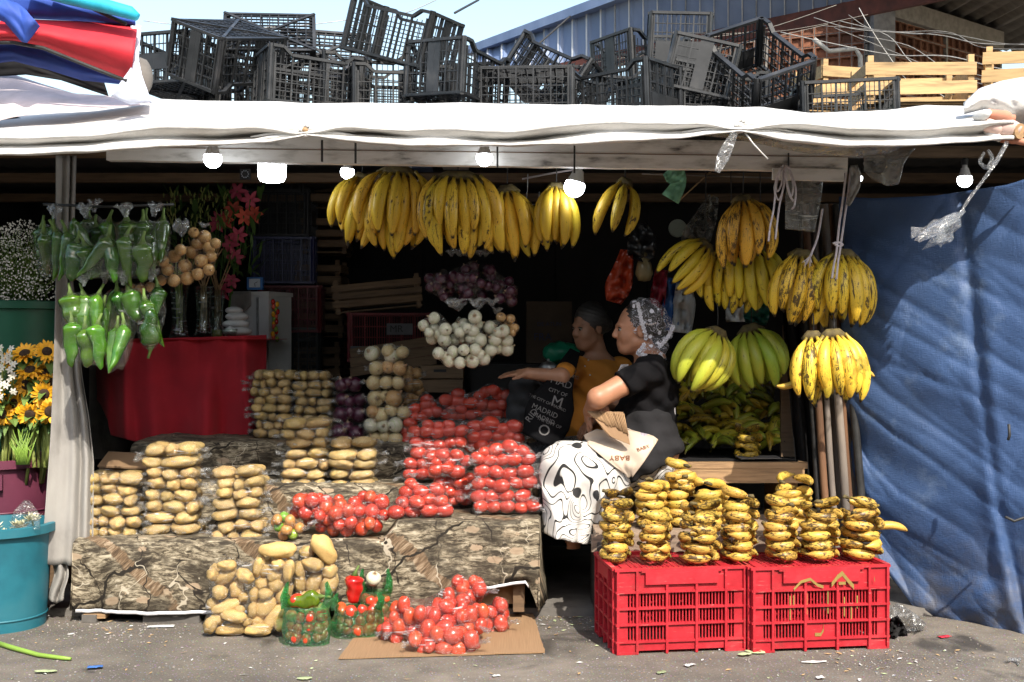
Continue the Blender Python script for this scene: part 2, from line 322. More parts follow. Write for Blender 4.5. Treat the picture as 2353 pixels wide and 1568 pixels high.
# ------------------------------------------------------------------ ground and shell of the stall
g = MB(); n_ = 60
g.add([(-300, -40, 0), (300, -40, 0), (300, 700, 0), (-300, 700, 0)], [(0, 1, 2, 3)])
tag(g.build('ground', M['ground']), 'worn grey brown asphalt ground with specks and stains', kind='structure')
A = [[(x, y, 0.035+0.004*nz((x*2, y*2, 0))-(0.035 if j == 0 else 0)) for j, y in enumerate([5.21, 5.215]+list(np.linspace(5.3, 8.4, 12)))] for x in np.linspace(-3.4, 2.4, 30)]
tag(MB().grid(A).build('stall_floor', M['concrete'], smooth=False), 'dark concrete slab under the stall', kind='structure')

def simple(name, c, size, mat, label, cat, rot=None):
    return tag(MB().box(c, size, rot).build(name, mat), label, cat)
wb = thing('stall_back_wall', 'dark board wall closing the back of the stall', 'wall', (0, 8.4, 0))
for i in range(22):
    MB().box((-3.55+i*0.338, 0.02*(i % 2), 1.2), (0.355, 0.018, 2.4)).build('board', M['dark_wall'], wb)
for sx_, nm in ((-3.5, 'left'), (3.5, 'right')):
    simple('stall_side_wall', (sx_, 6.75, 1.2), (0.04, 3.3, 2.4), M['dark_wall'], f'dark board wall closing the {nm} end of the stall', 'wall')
rf = MB(); A = []
for i in range(141):
    x = -3.5+7.0*i/140
    A.append([(x, y, 2.235+0.02*abs(sin(x*22))+0.012*(y-5)) for y in (5.02, 6.0, 7.2, 8.45)])
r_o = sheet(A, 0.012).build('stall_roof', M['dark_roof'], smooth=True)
tag(r_o, 'dark corrugated roof sheet over the stall interior', 'roof')
# battens under the roof
for y in (5.6, 6.5, 7.4):
    MB().box((0, y, 2.190), (6.9, 0.06, 0.05)).build('batten', M['dark_wood'], r_o)

# ------------------------------------------------------------------ painted beam
bmL, bmR = P(250, 338, 5.02), P(1945, 362, 4.86)
bt = thing('painted_beam', 'long grimy white painted beam along the front of the stall', 'beam', (bmL+bmR)/2)
d = (bmR-bmL); L = d.length; th = -math.asin(d.z/L)
R3 = Matrix((d.normalized(), Vector((0, 0, 1)).cross(d).normalized(), d.normalized().cross(Vector((0, 0, 1)).cross(d).normalized()))).transposed()
mb = MB(); A = []
for i in range(90):
    s_ = -L/2+L*i/89; e = 0.003*nz((s_*9, 1, 1)); e2 = 0.003*nz((s_*7, 5, 1))
    A.append([R3@Vector(q) for q in ((s_, -0.025+e2, -0.062+e), (s_, -0.027, 0.06), (s_, 0.025, 0.06), (s_, 0.025, -0.062+e))])
mb.grid([[tuple(q) for q in row] for row in A], close=True).build('plank', M['beam'], bt, smooth=True, sharp=40)
MB().bar(R3@Vector((-L/2, -0.030, -0.005)), R3@Vector((L/2, -0.030, -0.003)), 0.004, 0.003).build('plank_joint', M['dark_wood'], bt)
MB().bar(P(1775, 400, 4.84)-bt.location, P(1938, 404, 4.84)-bt.location, 0.02, 0.05).build('end_block', M['beam'], bt)
for u, v0, v1 in ((740, 322, 372), (817, 325, 376), (1320, 335, 398), (1143, 330, 385), (1812, 352, 408)):
    tag(MB().tube([P(u+4*nz((u, k, 0)), lerp(v0, v1, k/4), 4.845) for k in range(5)], 0.006, 6, flat=0.4).build('black_tie', M['black_cord'], smooth=True),
        f'black strap tied round the painted beam {"beside the middle bulb" if u==1143 else "above the tilted bulb" if u==1320 else "by the hanging rope loops" if u==1812 else "left of the awning knot" if u==740 else "right of the awning knot"}', 'strap')

# ------------------------------------------------------------------ awning
bu = [-80, 0, 150, 330, 600, 1100, 1500, 1750, 1860, 2000, 2130, 2240, 2330]; bv = [290, 272, 252, 228, 236, 239, 244, 248, 262, 258, 243, 246, 262]
fu = [-80, 0, 200, 480, 620, 702, 800, 950, 1176, 1400, 1560, 1701, 1800, 1950, 2100, 2240, 2330]; fv = [362, 357, 349, 335, 326, 310, 324, 333, 337, 327, 316, 301, 322, 336, 336, 327, 318]
NU, NT_ = 300, 46; A = []
knots = (702, 1701)
for i in range(NU):
    u = -80+2410*i/(NU-1); row = []
    kd = min(abs(u-k) for k in knots); pin = math.exp(-(kd/70.0)**2); wide = math.exp(-(kd/330.0)**2)
    e_ = interp(u, fu, fv); q1 = 1-0.85*pin; dp = (0.6+0.9*nz((u*0.0045, 3, 1)))*q1; hh_ = 1+0.35*nz((u*0.004, 8, 2))
    dp = max(0.12*q1, dp); b0 = interp(u, bu, bv); m_ = e_-38*q1*hh_
    ctrl = [P(u, b0, 5.2), P(u, lerp(b0, m_, 0.30)-7, 5.0), P(u, lerp(b0, m_, 0.62)-9, 4.74), P(u, lerp(b0, m_, 0.85)-4, 4.52), P(u, m_, 4.41), P(u, lerp(m_, e_, 0.28), 4.415+0.03*dp), P(u, lerp(m_, e_, 0.50), 4.42+0.085*dp), P(u, lerp(m_, e_, 0.62), 4.415+0.045*dp), P(u, lerp(m_, e_, 0.80), 4.405), P(u, e_-1, 4.425), P(u, e_, 4.455), P(u, e_-3, 4.50)]
    for j, q in enumerate(smooth_pts(ctrl, 5)):
        p = Vector(q); t = j/55.0
        fold = sin(9*t*t+2.2*nz((u*0.003, 1, 1)))*0.008*min(1, t*2)
        p.z += fold*q1+0.006*nz((p.x*3, p.y*6, 2))+0.004*nz((p.x*8+p.y*6, p.y*22, 5)); p.y += 0.007*nz((p.x*4, p.z*26, 9))
        row.append(p)
    A.append(row)
aw = sheet([[tuple(p) for p in r] for r in A], 0.003).build('awning', M['awning'], smooth=True)
tag(aw, 'long white cloth awning stretched over the front of the stall', 'awning')
for k, (u, v) in enumerate(((702, 300), (1701, 289))):
    c = P(u, v, 4.42); t = thing('awning_knot', ('knotted cloth ring with brown core tying the left half of the white awning', 'round white cloth knot tying the awning above the hanging plastic strip')[k], 'knot', c)
    m = MB(); r0 = 0.020
    for a in range(10):
        q = 2*pi*a/10; m.tube([(r0*cos(q+s)*(0.9+0.1*nz((a, s, k))), -0.006*sin(3*q), r0*sin(q+s)) for s in np.linspace(0, 0.9, 4)], 0.010, 6)
    m.build('wrap', M['awning'], t, smooth=True)
    bm_ = MB(); bm_.add([(x*0.013, y*0.012-0.006, z*0.012) for x, y, z in ico(2)[0]], ico(2)[1]); bm_.build('core', M['bench_wood'] if k == 0 else M['awning'], t, smooth=True)
    for s in (-1, 1):
        for q in range(3):
            MB().tube([Vector((s*0.010, 0, 0.006-0.010*q)), Vector((s*0.05, 0.004, 0.008-0.012*q)), Vector((s*(0.11+0.02*q), 0.012, 0.006-0.016*q)), Vector((s*(0.19+0.03*q), 0.03, 0.0-0.02*q))], [0.011, 0.009, 0.007, 0.003], 7).build('pleat', M['awning'], t, smooth=True)

# translucent sheet hanging below the right half
A = []
for i in range(70):
    u = 1560+(2110-1560)*i/69; lo = interp(u, [1560, 1700, 1850, 1960, 2050, 2110], [303, 322, 352, 362, 350, 322]); hi = interp(u, [1560, 1700, 1900, 2110], [296, 290, 305, 312])
    A.append([tuple(P(u, lerp(hi, lo, j/14), 4.60-0.05*sin(pi*j/14)+0.015*nz((u*0.012, j*0.3, 4)))) for j in range(15)])
tag(sheet(A, 0.0015).build('clear_sheet', M['film_sheet'], smooth=True), 'grey translucent plastic sheet sagging under the right half of the awning', 'sheet')
A = []
for i in range(24):
    u = lerp(1985, 2100, i/23)
    A.append([tuple(P(u+6*nz((j*0.3, i*0.2, 1)), lerp(345, interp(u, [1985, 2000, 2040, 2066, 2075, 2100], [395, 410, 428, 424, 380, 340]), j/14), 4.75+0.03*nz((i*0.2, j*0.15, 3)))) for j in range(15)])
tag(sheet(A, 0.0015).build('clear_bag_scrap', M['film_sheet'], smooth=True), 'crumpled clear plastic bag hanging beside the right awning corner', 'bag')

# right end: bulging cloth and knotted orange rags
A = []
for i in range(34):
    u = lerp(2215, 2440, i/33)
    A.append([tuple(P(u, lerp(interp(u, [2215, 2250, 2300, 2353, 2440], [238, 205, 188, 178, 176]), interp(u, [2215, 2260, 2330, 2440], [262, 250, 285, 310]), j/16), 4.62-0.10*sin(pi*j/16)-0.02*nz((i*0.3, j*0.4, 8)))) for j in range(17)])
tag(sheet(A, 0.003).build('cloth_bulge', M['awning'], smooth=True), 'billowing white cloth gathered at the right end of the awning', 'cloth')
plain('orange_rag', (0.50, 0.22, 0.14), 0.9); plain('pink_rag', (0.62, 0.44, 0.38), 0.9)
rag = thing('rag_knot', 'knotted orange and pink rags binding the right end of the awning pole', 'rag', P(2300, 300, 4.5))
for k, (u0, v0, u1, v1, r, mn) in enumerate(((2262, 262, 2330, 275, 13, 'orange_rag'), (2250, 285, 2300, 300, 15, 'pink_rag'), (2275, 292, 2340, 300, 20, 'pink_rag'), (2240, 270, 2275, 262, 11, 'awning'), (2285, 318, 2360, 300, 9, 'orange_rag'), (2262, 305, 2300, 322, 9, 'awning'), (2300, 322, 2365, 328, 8, 'orange_rag'))):
    a = P(u0, v0, 4.48)-rag.location; b = P(u1, v1, 4.44)-rag.location; m = MB(); n = 9; s = px(4.46)
    pts = [a.lerp(b, t/(n-1))+Vector((0, -0.012*sin(pi*t/(n-1)), 0.006*nz((t*0.7, k, 0)))) for t in range(n)]
    m.tube(pts, [r*s*(0.75+0.35*sin(pi*t/(n-1))+0.22*nz((t*0.8, k*3, 5))) for t in range(n)], 10); m.build('rag', M[mn], rag, smooth=True)
pe = MB(); pe.tube([P(2200, 300, 4.7), P(2345, 302, 4.42)], 0.03, 14); tag(pe.build('awning_pole', M['bench_wood'], smooth=True, sharp=40), 'round wooden pole end poking out of the knotted rags', 'pole')

# ------------------------------------------------------------------ grey curtain on the left
A = []; nv = 60
for i in range(56):
    s = i/55; col = []
    for j in range(nv):
        t = j/(nv-1); v = lerp(358, 1298+6*nz((s*6, 1, 1)), t)
        ul = interp(v, [358, 640, 800, 1000, 1300], [128, 128, 124, 116, 94]); ur = interp(v, [358, 640, 760, 870, 960, 1060, 1300], [176, 168, 178, 190, 205, 216, 214])
        u = lerp(ul, ur, s)
        fold = 0.020*sin(s*s*15+0.9*nz((t*2, 0, 3))+t*0.6)*(0.15+0.85*s)+0.005*sin(s*27+t*2)*s+0.008*nz((s*3, t*2.5, 6))
        col.append(tuple(P(u, v, 5.06+0.10*s+fold+0.006*nz((s*5, t*9, 1)))))
    A.append(col)
tag(sheet(A, 0.003).build('grey_curtain', M['curtain'], smooth=True), 'long worn grey curtain hanging in folds between the flowers and the vegetables', 'curtain')
A = []
for i in range(16):
    s = i/15; A.append([tuple(P(lerp(118, 152, s)+10*sin(t*5)*0.6, lerp(1290, 1388-18*abs(s-0.5), t), 5.12+0.02*sin(s*9+t*3))) for t in np.linspace(0, 1, 18)])
tag(sheet(A, 0.003).build('curtain_rag', M['curtain'], smooth=True), 'crumpled grey rag trailing below the curtain hem', 'rag')

# ------------------------------------------------------------------ blue tarp on the right
A = []; ni, nj = 170, 140
for i in range(ni):
    s = i/(ni-1); col = []
    for j in range(nj):
        t = j/(nj-1)
        top = interp(s, [0, 0.15, 0.4, 0.7, 1], [452, 456, 450, 425, 372]); bot = interp(s, [0, 0.08, 0.2, 0.45, 0.8, 1], [1300, 1400, 1450, 1470, 1500, 1515])
        v = lerp(top, bot, t); ul = interp(v, [440, 900, 1000, 1150, 1400, 1500], [1928, 1935, 1950, 1962, 2070, 2200]); u = lerp(ul, 2480, s)
        Y = lerp(5.38, 4.72, s**0.85)+0.03*sin(t*3)
        a = s*0.8+t*0.6
        f = 0.016*nz((a*5, (s-t)*1.3, 0))+0.040*nz((s*1.7, t*1.7, 6))+0.012*nz((s*2.0+t*1.2, t*8-s*3, 3))
        f += 0.016*math.exp(-((t-0.62-0.25*s*s)/0.04)**2)*(1-s)+0.018*math.exp(-((t-0.42-0.18*s)/0.05)**2)*(1-s)
        q1_ = t-0.32*s**1.3; q2_ = t+0.75*s; f += 0.009*(1-abs(nz((q1_*8, s*0.9, 5))))**10+0.007*(1-abs(nz((q2_*6, (s-t)*0.7, 8))))**12+0.004*(1-abs(nz((q1_*17, s*2.0, 15))))**8
        if t > 0.86: f -= 0.10*((t-0.86)/0.14)*(0.7+0.6*nz((s*7, t*10, 2))); 
        f += -0.03*math.exp(-((s-0.62)/0.05)**2)*t+0.018*math.exp(-((s-0.5-0.2*t)/0.03)**2)
        col.append(tuple(P(u, v, Y+f)))
    A.append(col)
tag(sheet(A, 0.002).build('blue_tarp', M['tarp'], smooth=True), 'large blue woven tarp hanging on the right end of the stall', 'tarp')
for k, (pts, lab) in enumerate((([(2318, 975), (2320, 1000), (2316, 1012)], 'short black hook poking through the blue tarp above the curved one'), ([(2310, 1188), (2330, 1198), (2353, 1190), (2370, 1180)], 'curved black wire hooked into the blue tarp near its edge'))):
    tag(MB().tube([P(u, v, 4.74) for u, v in pts], 0.006, 7).build('black_hook', M['black_cord'], smooth=True), lab, 'hook')

# ------------------------------------------------------------------ poles and dark cloth left of the tarp
for k, (u0, u1, r, mn) in enumerate(((1862, 1900, 9, 'brown_pole'), (1880, 1918, 8, 'pole'), (1892, 1932, 9, 'pole'), (1906, 1946, 10, 'pole'), (1918, 1956, 8, 'brown_pole'), (1926, 1968, 11, 'pole'), (1934, 1984, 10, 'black_cord'), (1850, 1884, 8, 'black_cord'))):
    Y = 5.36+0.03*(k % 3); a = P(u0-12, 470, Y+0.05); b = P(u1, 1200, Y); b = b+(b-a)*(b.z-0.01)/(a.z-b.z)
    tag(MB().tube([a.lerp(b, t)+Vector((0.006*nz((t*4, k, 1)), 0, 0)) for t in np.linspace(0, 1, 14)], r*px(5.3)*0.95, 10).build('wooden_pole', M[mn], smooth=True, sharp=50),
        f'{("rusty brown", "dark grey", "pale grey", "thick grey", "second brown", "thickest grey", "black outer", "black inner")[k]} pole in the bundle leaning beside the blue tarp', 'pole')
A = []
for i in range(30):
    s = i/29; A.append([tuple(P(lerp(lerp(1790, 1838, t), lerp(1850, 1900, t), s), lerp(640, 1185, t), 5.52+0.03*sin(s*14)+0.02*nz((s*3, t*5, 7)))) for t in np.linspace(0, 1, 30)])
tag(sheet(A, 0.003).build('black_drape', M['black_cloth'], smooth=True), 'faded black cloth hanging between the shelf and the leaning poles', 'cloth')
# ------------------------------------------------------------------ building behind: blue corrugated roof, pierced clay block walls
def on(a, b, s): return a+(b-a)*s
e0, e1 = P(1190, 172, 18.4), P(2000, 0, 14.4); r0, r1 = P(1096, 121, 19.8), P(1430, 0, 16.7)
e1 = on(e0, e1, 1.5); r1 = on(r0, r1, 3.9)
bld = thing('market_building', 'market hall with blue corrugated roof and pierced clay block walls behind the stall', 'building', (2.5, 17.5, 0))
o_ = bld.location
nsh, per = 8, 5
def at_u(a, b, u):                                                 # where the line a-b passes the upright plane seen at column u
    k = (u-1176.5)/FPX; d = b-a; s = (k*a.y-a.x)/(d.x-k*d.y); return a+d*s
nrm = (e1-e0).cross(r0-e0).normalized()
if nrm.y > 0: nrm = -nrm
for k in range(nsh):
    A = []; ribs = MB(); N = per*8
    for i in range(N+1):
        u = 1092+(k+i/N)/nsh*1300; q = i % 8; h = 0.05 if q in (0, 1) else 0.0
        a = at_u(e0, e1, u)+nrm*h; b = at_u(r0, r1, u)+nrm*h
        A.append([tuple(a.lerp(b, t)-o_+nrm*(0.004*(k % 2))) for t in np.linspace(-0.01, 1, 6)])
        if q == 0: ribs.bar(a+nrm*0.006-o_, b+nrm*0.006-o_, 0.030, 0.012, up=nrm)
    sh = sheet(A, 0.01).build('roof_sheet', M['blue_sheet'], bld, smooth=False)
    ribs.build('rib_edge', M['rib'], sh)
MB().bar(on(r0, r1, -0.01)-o_+nrm*0.05, r1-o_+nrm*0.05, 0.25, 0.14).build('ridge_cap', M['blue_sheet'], bld)
ea, eb = e0-Vector((0, 0, 0.08)), e1-Vector((0, 0, 0.08))
MB().bar(ea-o_, eb-o_, 0.08, 0.22).build('fascia', M['rust'], bld)
# pierced block walls meeting at a concrete column
cz1 = P(2030, 60, 16).z; cx = P(2030, 0, 16).x; cz0 = 4.30
MB().box(Vector((cx, 16.1, (cz0+cz1+0.6)/2))-o_, (0.30, 0.30, cz1+0.6-cz0)).build('column', M['mortar'], bld)
def block_mesh():
    m = MB(); s = 0.158; d = 0.10; h = s/2; w = 0.014
    for c, sz in (((0, 0, h-w/2), (s, d, w)), ((0, 0, -h+w/2), (s, d, w)), ((h-w/2, 0, 0), (w, d, s-2*w)), ((-h+w/2, 0, 0), (w, d, s-2*w))): m.box(c, sz)
    R = 0.042; pts = [(R*cos(a), R*sin(a)) for a in [pi/6+k*pi/3 for k in range(6)]]
    for k in range(6):
        a, b = pts[k], pts[(k+1) % 6]; m.bar((a[0], 0, a[1]), (b[0], 0, b[1]), d*0.96, 0.009, up=(0, 1, 0))
        L = min(h/abs(cos(pi/6+k*pi/3)) if abs(cos(pi/6+k*pi/3)) > .1 else 9, h/abs(sin(pi/6+k*pi/3)) if abs(sin(pi/6+k*pi/3)) > .1 else 9)-w*0.6
        q = (L*cos(pi/6+k*pi/3), L*sin(pi/6+k*pi/3)); m.bar((a[0], 0, a[1]), (q[0], 0, q[1]), d*0.94, 0.009, up=(0, 1, 0))
    return m.mesh('block', M['clay'])
BLK = block_mesh()
def block_wall(name_dir, n, rows, ang):
    x_ = Vector((cos(ang), sin(ang), 0))
    base = Vector((cx, 16.1, cz0))+x_*0.23
    fr = MB()
    for r in range(rows+1): fr.bar(base-x_*0.1+Vector((0, 0, r*0.172-0.006))-o_, base+x_*(n*0.172)+Vector((0, 0, r*0.172-0.006))-o_, 0.085, 0.014)
    for c in range(n+1):
        big = c % 9 == 8
        fr.bar(base+x_*(c*0.172-0.006)-o_, base+x_*(c*0.172-0.006)+Vector((0, 0, rows*0.172))-o_, 0.11 if big else 0.083, 0.05 if big else 0.014, up=x_)
    fr.build('mortar_joints', M['mortar'], bld)
    for r in range(rows):
        for c in range(n):
            link('block', BLK, bld, loc=base+x_*((c+0.5)*0.172-0.006)+Vector((0, 0, (r+0.5)*0.172-0.006))-o_, rot=(0, 0, ang))
    MB().bar(base+x_*-0.1+Vector((0, 0, rows*0.172+0.15))-o_, base+x_*(n*0.172)+Vector((0, 0, rows*0.172+0.15))-o_, 0.2, 0.28).build('ring_beam', M['mortar'], bld)
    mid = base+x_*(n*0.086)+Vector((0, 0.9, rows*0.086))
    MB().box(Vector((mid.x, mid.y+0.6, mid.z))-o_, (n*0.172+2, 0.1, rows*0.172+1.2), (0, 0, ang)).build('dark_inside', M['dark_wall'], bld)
block_wall('right', 17, 9, radians(38)); block_wall('left', 12, 9, radians(180-22))
A = []
for i in range(60):
    s = i/59; a = Vector((cx-0.6, 15.9, cz1+0.50)).lerp(Vector((cx+4.2, 20.2, cz1+0.50)), s); b = a+Vector((1.1, -4.2, 0.35))
    A.append([tuple(a.lerp(b, t)-o_+Vector((0, 0, 0.05*sin(i*1.9)))) for t in (0, 0.5, 1)])
sheet(A, 0.02).build('overhanging_roof', M['soffit'], bld, smooth=True)
MB().bar(Vector((cx-1.7, 14.6, cz1+0.42))-o_, Vector((cx+1.4, 11.3, cz1+0.75))-o_, 0.06, 0.24).build('rafter', M['rust'], bld)

# unseen hall added behind the viewer to keep sky light off the stall
fb = thing('sky_blocking_hall', 'unseen two storey hall added behind the viewer to block sky light', 'building', (0, -5.6, 0))
MB().box((0, 0, 1.4), (30, 0.3, 2.8)).build('ground_storey', M['mortar'], fb); MB().box((0, -0.1, 3.88), (30, 0.3, 2.0)).build('upper_storey', M['soffit'], fb); MB().box((0, 0.5, 2.85), (30, 1.2, 0.06)).build('canopy', M['rust'], fb)  # upper storey height sets how much sky light is held back
for k in range(12): MB().box((-13.75+2.5*k, 0.16, 1.2), (1.9, 0.06, 2.3)).build('shutter', M['dark_roof'], fb); MB().box((-13.75+2.5*k, 0.06, 3.9), (1.1, 0.06, 1.1)).build('window', M['dark_wall'], fb)

# wires in the air
wi = [((1100, 0, 9), (1045, 30, 8), 0.0, 5, 'thick black cable crossing the sky above the highest crate'), ((330, 48, 9), (800, 46, 9), 0.06, 2, 'thin grey wire sagging across the sky behind the crates'), ((330, 176, 9), (385, 178, 9), 0.0, 4, 'twisted black cable left of the stacked crates'),
      ((330, 184, 9), (385, 185, 9), 0.0, 2, 'thin black cable just below the twisted cable on the left'), ((1040, -20, 9.2), (800, 60, 9), 0.05, 2, 'thin grey wire running up behind the highest crate'), ((1310, 38, 14), (1165, 165, 13), 0.0, 7, 'dark grey conduit slanting over the blue roof')]
for a, b, d_, r, lab in wi:
    tag(MB().tube(sag(P(*a), P(*b), d_), r*0.5*px(9), 6).build('cable', M['black_cord'] if 'black' in lab or 'dark' in lab else M['wire'], smooth=True), lab, 'cable')
plain('white_cable', (0.20, 0.185, 0.16), 0.6)
r5 = random.Random(21)
for k in [0, 2, 4]+list(range(7, 14))+[16]:
    w_ = k < 5
    if w_: a, b, d_ = (r5.uniform(1080, 1300), r5.uniform(160, 200), 13), (r5.uniform(1880, 2060), r5.uniform(10, 60), 12.6), r5.uniform(0.05, 0.3)
    elif k < 15: a, b, d_ = (r5.uniform(1780, 1980), r5.uniform(10, 90), 12.5), (r5.uniform(2380, 2500), r5.uniform(60, 240), 11), r5.uniform(0.1, 0.9)
    elif k < 20: a, b, d_ = (r5.uniform(1820, 2200), r5.uniform(-15, 20), 12.5), (r5.uniform(1780, 2250), 290, 12), r5.uniform(-0.1, 0.1)
    else: a, b, d_ = (r5.uniform(1850, 1950), r5.uniform(30, 60), 12.5), (r5.uniform(2000, 2250), r5.uniform(10, 60), 12.5), r5.uniform(0.4, 0.9)
    n_ = 5; pts = smooth_pts([tuple(P(lerp(a[0], b[0], q/n_)+(r5.uniform(-30, 30) if 0 < q < n_ else 0), lerp(a[1], b[1], q/n_)+(r5.uniform(-16, 16)+70*d_*(q/n_)*(1-q/n_)*2 if 0 < q < n_ else 0), lerp(a[2], b[2], q/n_))) for q in range(n_+1)], 7)
    tag(MB().tube(pts, r5.uniform(0.6, 1.2)*px(12), 6).build('loose_cable', M['white_cable'] if w_ else M['wire'], smooth=True), 'off white cable strung below the blue roof' if w_ else 'grey cable in the tangle before the pierced block wall', 'cable', 'tangled white cables' if w_ else 'tangled grey cables')
tag(MB().tube([P(1870, 90, 14), P(1905, 118, 14), P(1965, 112, 14), P(1977, 130, 14), P(1978, 200, 14)], 0.03, 8).build('grey_pipe', M['wire'], smooth=True), 'grey pipe bending down the pierced block wall', 'pipe')

# ------------------------------------------------------------------ plastic crates
def crate_meshes(L, W, H, mat, nx, ny, nrow, slats, dip=0.035, panel_end='mid', cross=False, inset=0.0):
    "meshes of a ribbed crate, its open side up, origin in the middle of its floor"
    def wall(w, ncol, panel, dipw):
        m = MB(); t = 0.010; rail = 0.014
        m.box((0, 0, rail/2), (w, t*1.6, rail))
        zt = H-rail/2
        pts = [(-w/2, zt), (-w/2+0.05, zt), (-w/2+0.09, zt-dipw), (w/2-0.09, zt-dipw), (w/2-0.05, zt), (w/2, zt)] if dipw else [(-w/2, zt), (w/2, zt)]
        for a, b in zip(pts, pts[1:]): m.bar((a[0], -0.004, a[1]), (b[0], -0.004, b[1]), t*2.2, rail)
        top = H-dipw-rail
        for r in range(1, nrow): m.box((0, -0.001, rail+(top-rail)*r/nrow), (w, t*0.6, 0.0045))
        for c in range(ncol+1):
            x = -w/2+0.012+(w-0.024)*c/ncol; m.box((x, -0.003, H/2-dipw/2), (0.0075, t*1.3, H-dipw-0.004))
        cw = (w-0.024)/ncol
        for c in range(ncol):
            for q in range(1, slats+1): m.box((-w/2+0.012+cw*(c+q/(slats+1)), 0, (top+rail)/2), (0.0030, t*0.4, top-rail))
        if panel == 'mid': m.box((0, -0.004, H*0.5), (w*0.22, t*1.0, H-0.03))
        elif panel == 'low': m.box((0, -0.004, H*0.22), (w-0.05, t*1.0, H*0.36))
        elif panel == 'badge': m.box((0, -0.004, H*0.42), (w*0.55, t*1.0, H*0.3))
        return m
    base = MB()
    for i in range(nx*2+1): base.box((-L/2+L*i/(nx*2), 0, 0.006), (0.006, W, 0.008))
    for j in range(ny*3+1): base.box((0, -W/2+W*j/(ny*3), 0.0045), (L, 0.006, 0.007))
    if cross:
        for s in (-1, 1): base.bar((-L/2, -s*W/2, -0.001), (L/2, s*W/2, -0.001), 0.014, 0.008)
        base.lathe([(0.03, -0.004), (0.03, 0.004)], 12)
    post = MB(); 
    for k in range(8):
        a, b = 2*pi*k/8, 2*pi*(k+1)/8
        post.bar((0.013*cos(a), 0.013*sin(a), H/2), (0.013*cos(b), 0.013*sin(b), H/2), 0.004, H+0.006)
    return dict(base=base.mesh('base', mat), side=wall(L-0.03, nx, None, dip).mesh('side_wall', mat), end=wall(W-0.03, ny, panel_end, 0).mesh('end_wall', mat), post=post.mesh('corner_post', mat), L=L, W=W, H=H)
def crate(D, name, label, cat, group, loc, R):
    t = thing(name, label, cat, loc, group=group); t.rotation_mode = 'XYZ'; t.rotation_euler = R.to_euler()
    L, W, H = D['L'], D['W'], D['H']
    link('base', D['base'], t)
    link('side_wall', D['side'], t, loc=(0, -W/2+0.006, 0)); link('side_wall', D['side'], t, loc=(0, W/2-0.006, 0), rot=(0, 0, pi))
    link('end_wall', D['end'], t, loc=(-L/2+0.006, 0, 0), rot=(0, 0, -pi/2)); link('end_wall', D['end'], t, loc=(L/2-0.006, 0, 0), rot=(0, 0, pi/2))
    for sx in (-1, 1):
        for sy in (-1, 1): link('corner_post', D['post'], t, loc=(sx*(L/2-0.012), sy*(W/2-0.012), 0))
    return t
BC = [crate_meshes(0.47, 0.33, 0.268, M['black_plastic'], 5, 4, 5, 2, panel_end='mid', cross=True),
      crate_meshes(0.47, 0.33, 0.268, M['black_plastic'], 5, 4, 5, 2, panel_end='low', cross=True),
      crate_meshes(0.45, 0.33, 0.25, M['black_plastic'], 6, 4, 5, 2, dip=0.0, panel_end='badge', cross=True)]
roofcr = [
 (412, 157, 5.75, 75, 0, 0, 0, 2, 'standing at the far left end of the row'), (522, 128, 5.62, 66, 22, 15, 1, 0, 'upside down and tipped, floor upward, near the left end'), (622, 122, 6.02, 14, 48, 9, 1, 0, 'tipped with its crossed floor facing out, right of the first tipped crate'),
 (562, 205, 5.95, 40, 0, 0, 0, 2, 'upright in the gap behind the tipped left crate'), (708, 196, 5.58, 26, 0, 3, 0, 0, 'upright with one corner forward, in front on the left'), (745, 165, 6.05, 5, 58, 8, 1, 1, 'lying with its mesh floor upward behind the front left crate'),
 (838, 200, 5.98, 15, 0, 0, 0, 0, 'upright below the highest tilted crate'), (920, 228, 5.62, 8, 0, 0, 0, 0, 'low upright with only its long side showing, middle of the row'), (925, 84, 5.62, -22, 10, 15, 0, 0, 'tilted on top of the others, highest against the sky'),
 (1052, 180, 5.58, 63, 0, 3, 0, 0, 'upright with a solid panel on its end, right of the highest crate'), (1210, 232, 5.60, -4, 0, 0, 1, 1, 'low and upside down with a solid strip, middle right'), (1278, 186, 5.98, -30, 0, 32, 0, 0, 'tipped corner up behind the low middle crates'),
 (1432, 226, 5.56, -38, 0, -2, 0, 1, 'upright with its corner forward, before the blue roof'), (1474, 148, 6.35, 38, 0, -3, 0, 0, 'turned corner forward, low behind the end-on one'), (1558, 112, 6.25, 84, 0, 3, 0, 1, 'end-on and highest against the blue roof'),
 (1606, 178, 5.72, 84, 0, 14, 0, 0, 'leaning against the big open crate'), (1742, 165, 5.50, -72, 44, -8, 0, 1, 'large and open, tipped forward to show its inside'), (1938, 260, 5.45, -4, 0, -2, 0, 2, 'low upright in front of the pale wooden crate'),
 (1640, 240, 5.70, 10, 0, 0, 0, 0, 'low in the shade under the big open crate'), (660, 215, 6.15, -10, 0, 0, 0, 1, 'seen through the mesh behind the front left crate'), (1370, 232, 6.0, 20, 0, 0, 0, 0, 'seen through the mesh behind the corner forward crate')]
for u, v, Y, yaw, pit, rol, inv, k, lab in roofcr:
    D = BC[k]; R = Matrix.Rotation(radians(rol), 3, 'Y')@Matrix.Rotation(radians(pit), 3, 'X')@Matrix.Rotation(radians(yaw), 3, 'Z')
    if inv: R = R@Matrix.Rotation(pi, 3, 'X')
    crate(D, 'plastic_crate', 'black roof crate '+lab, 'crate', 'black crates piled on the roof', P(u, v, Y)-R@Vector((0, 0, D['H']/2)), R)

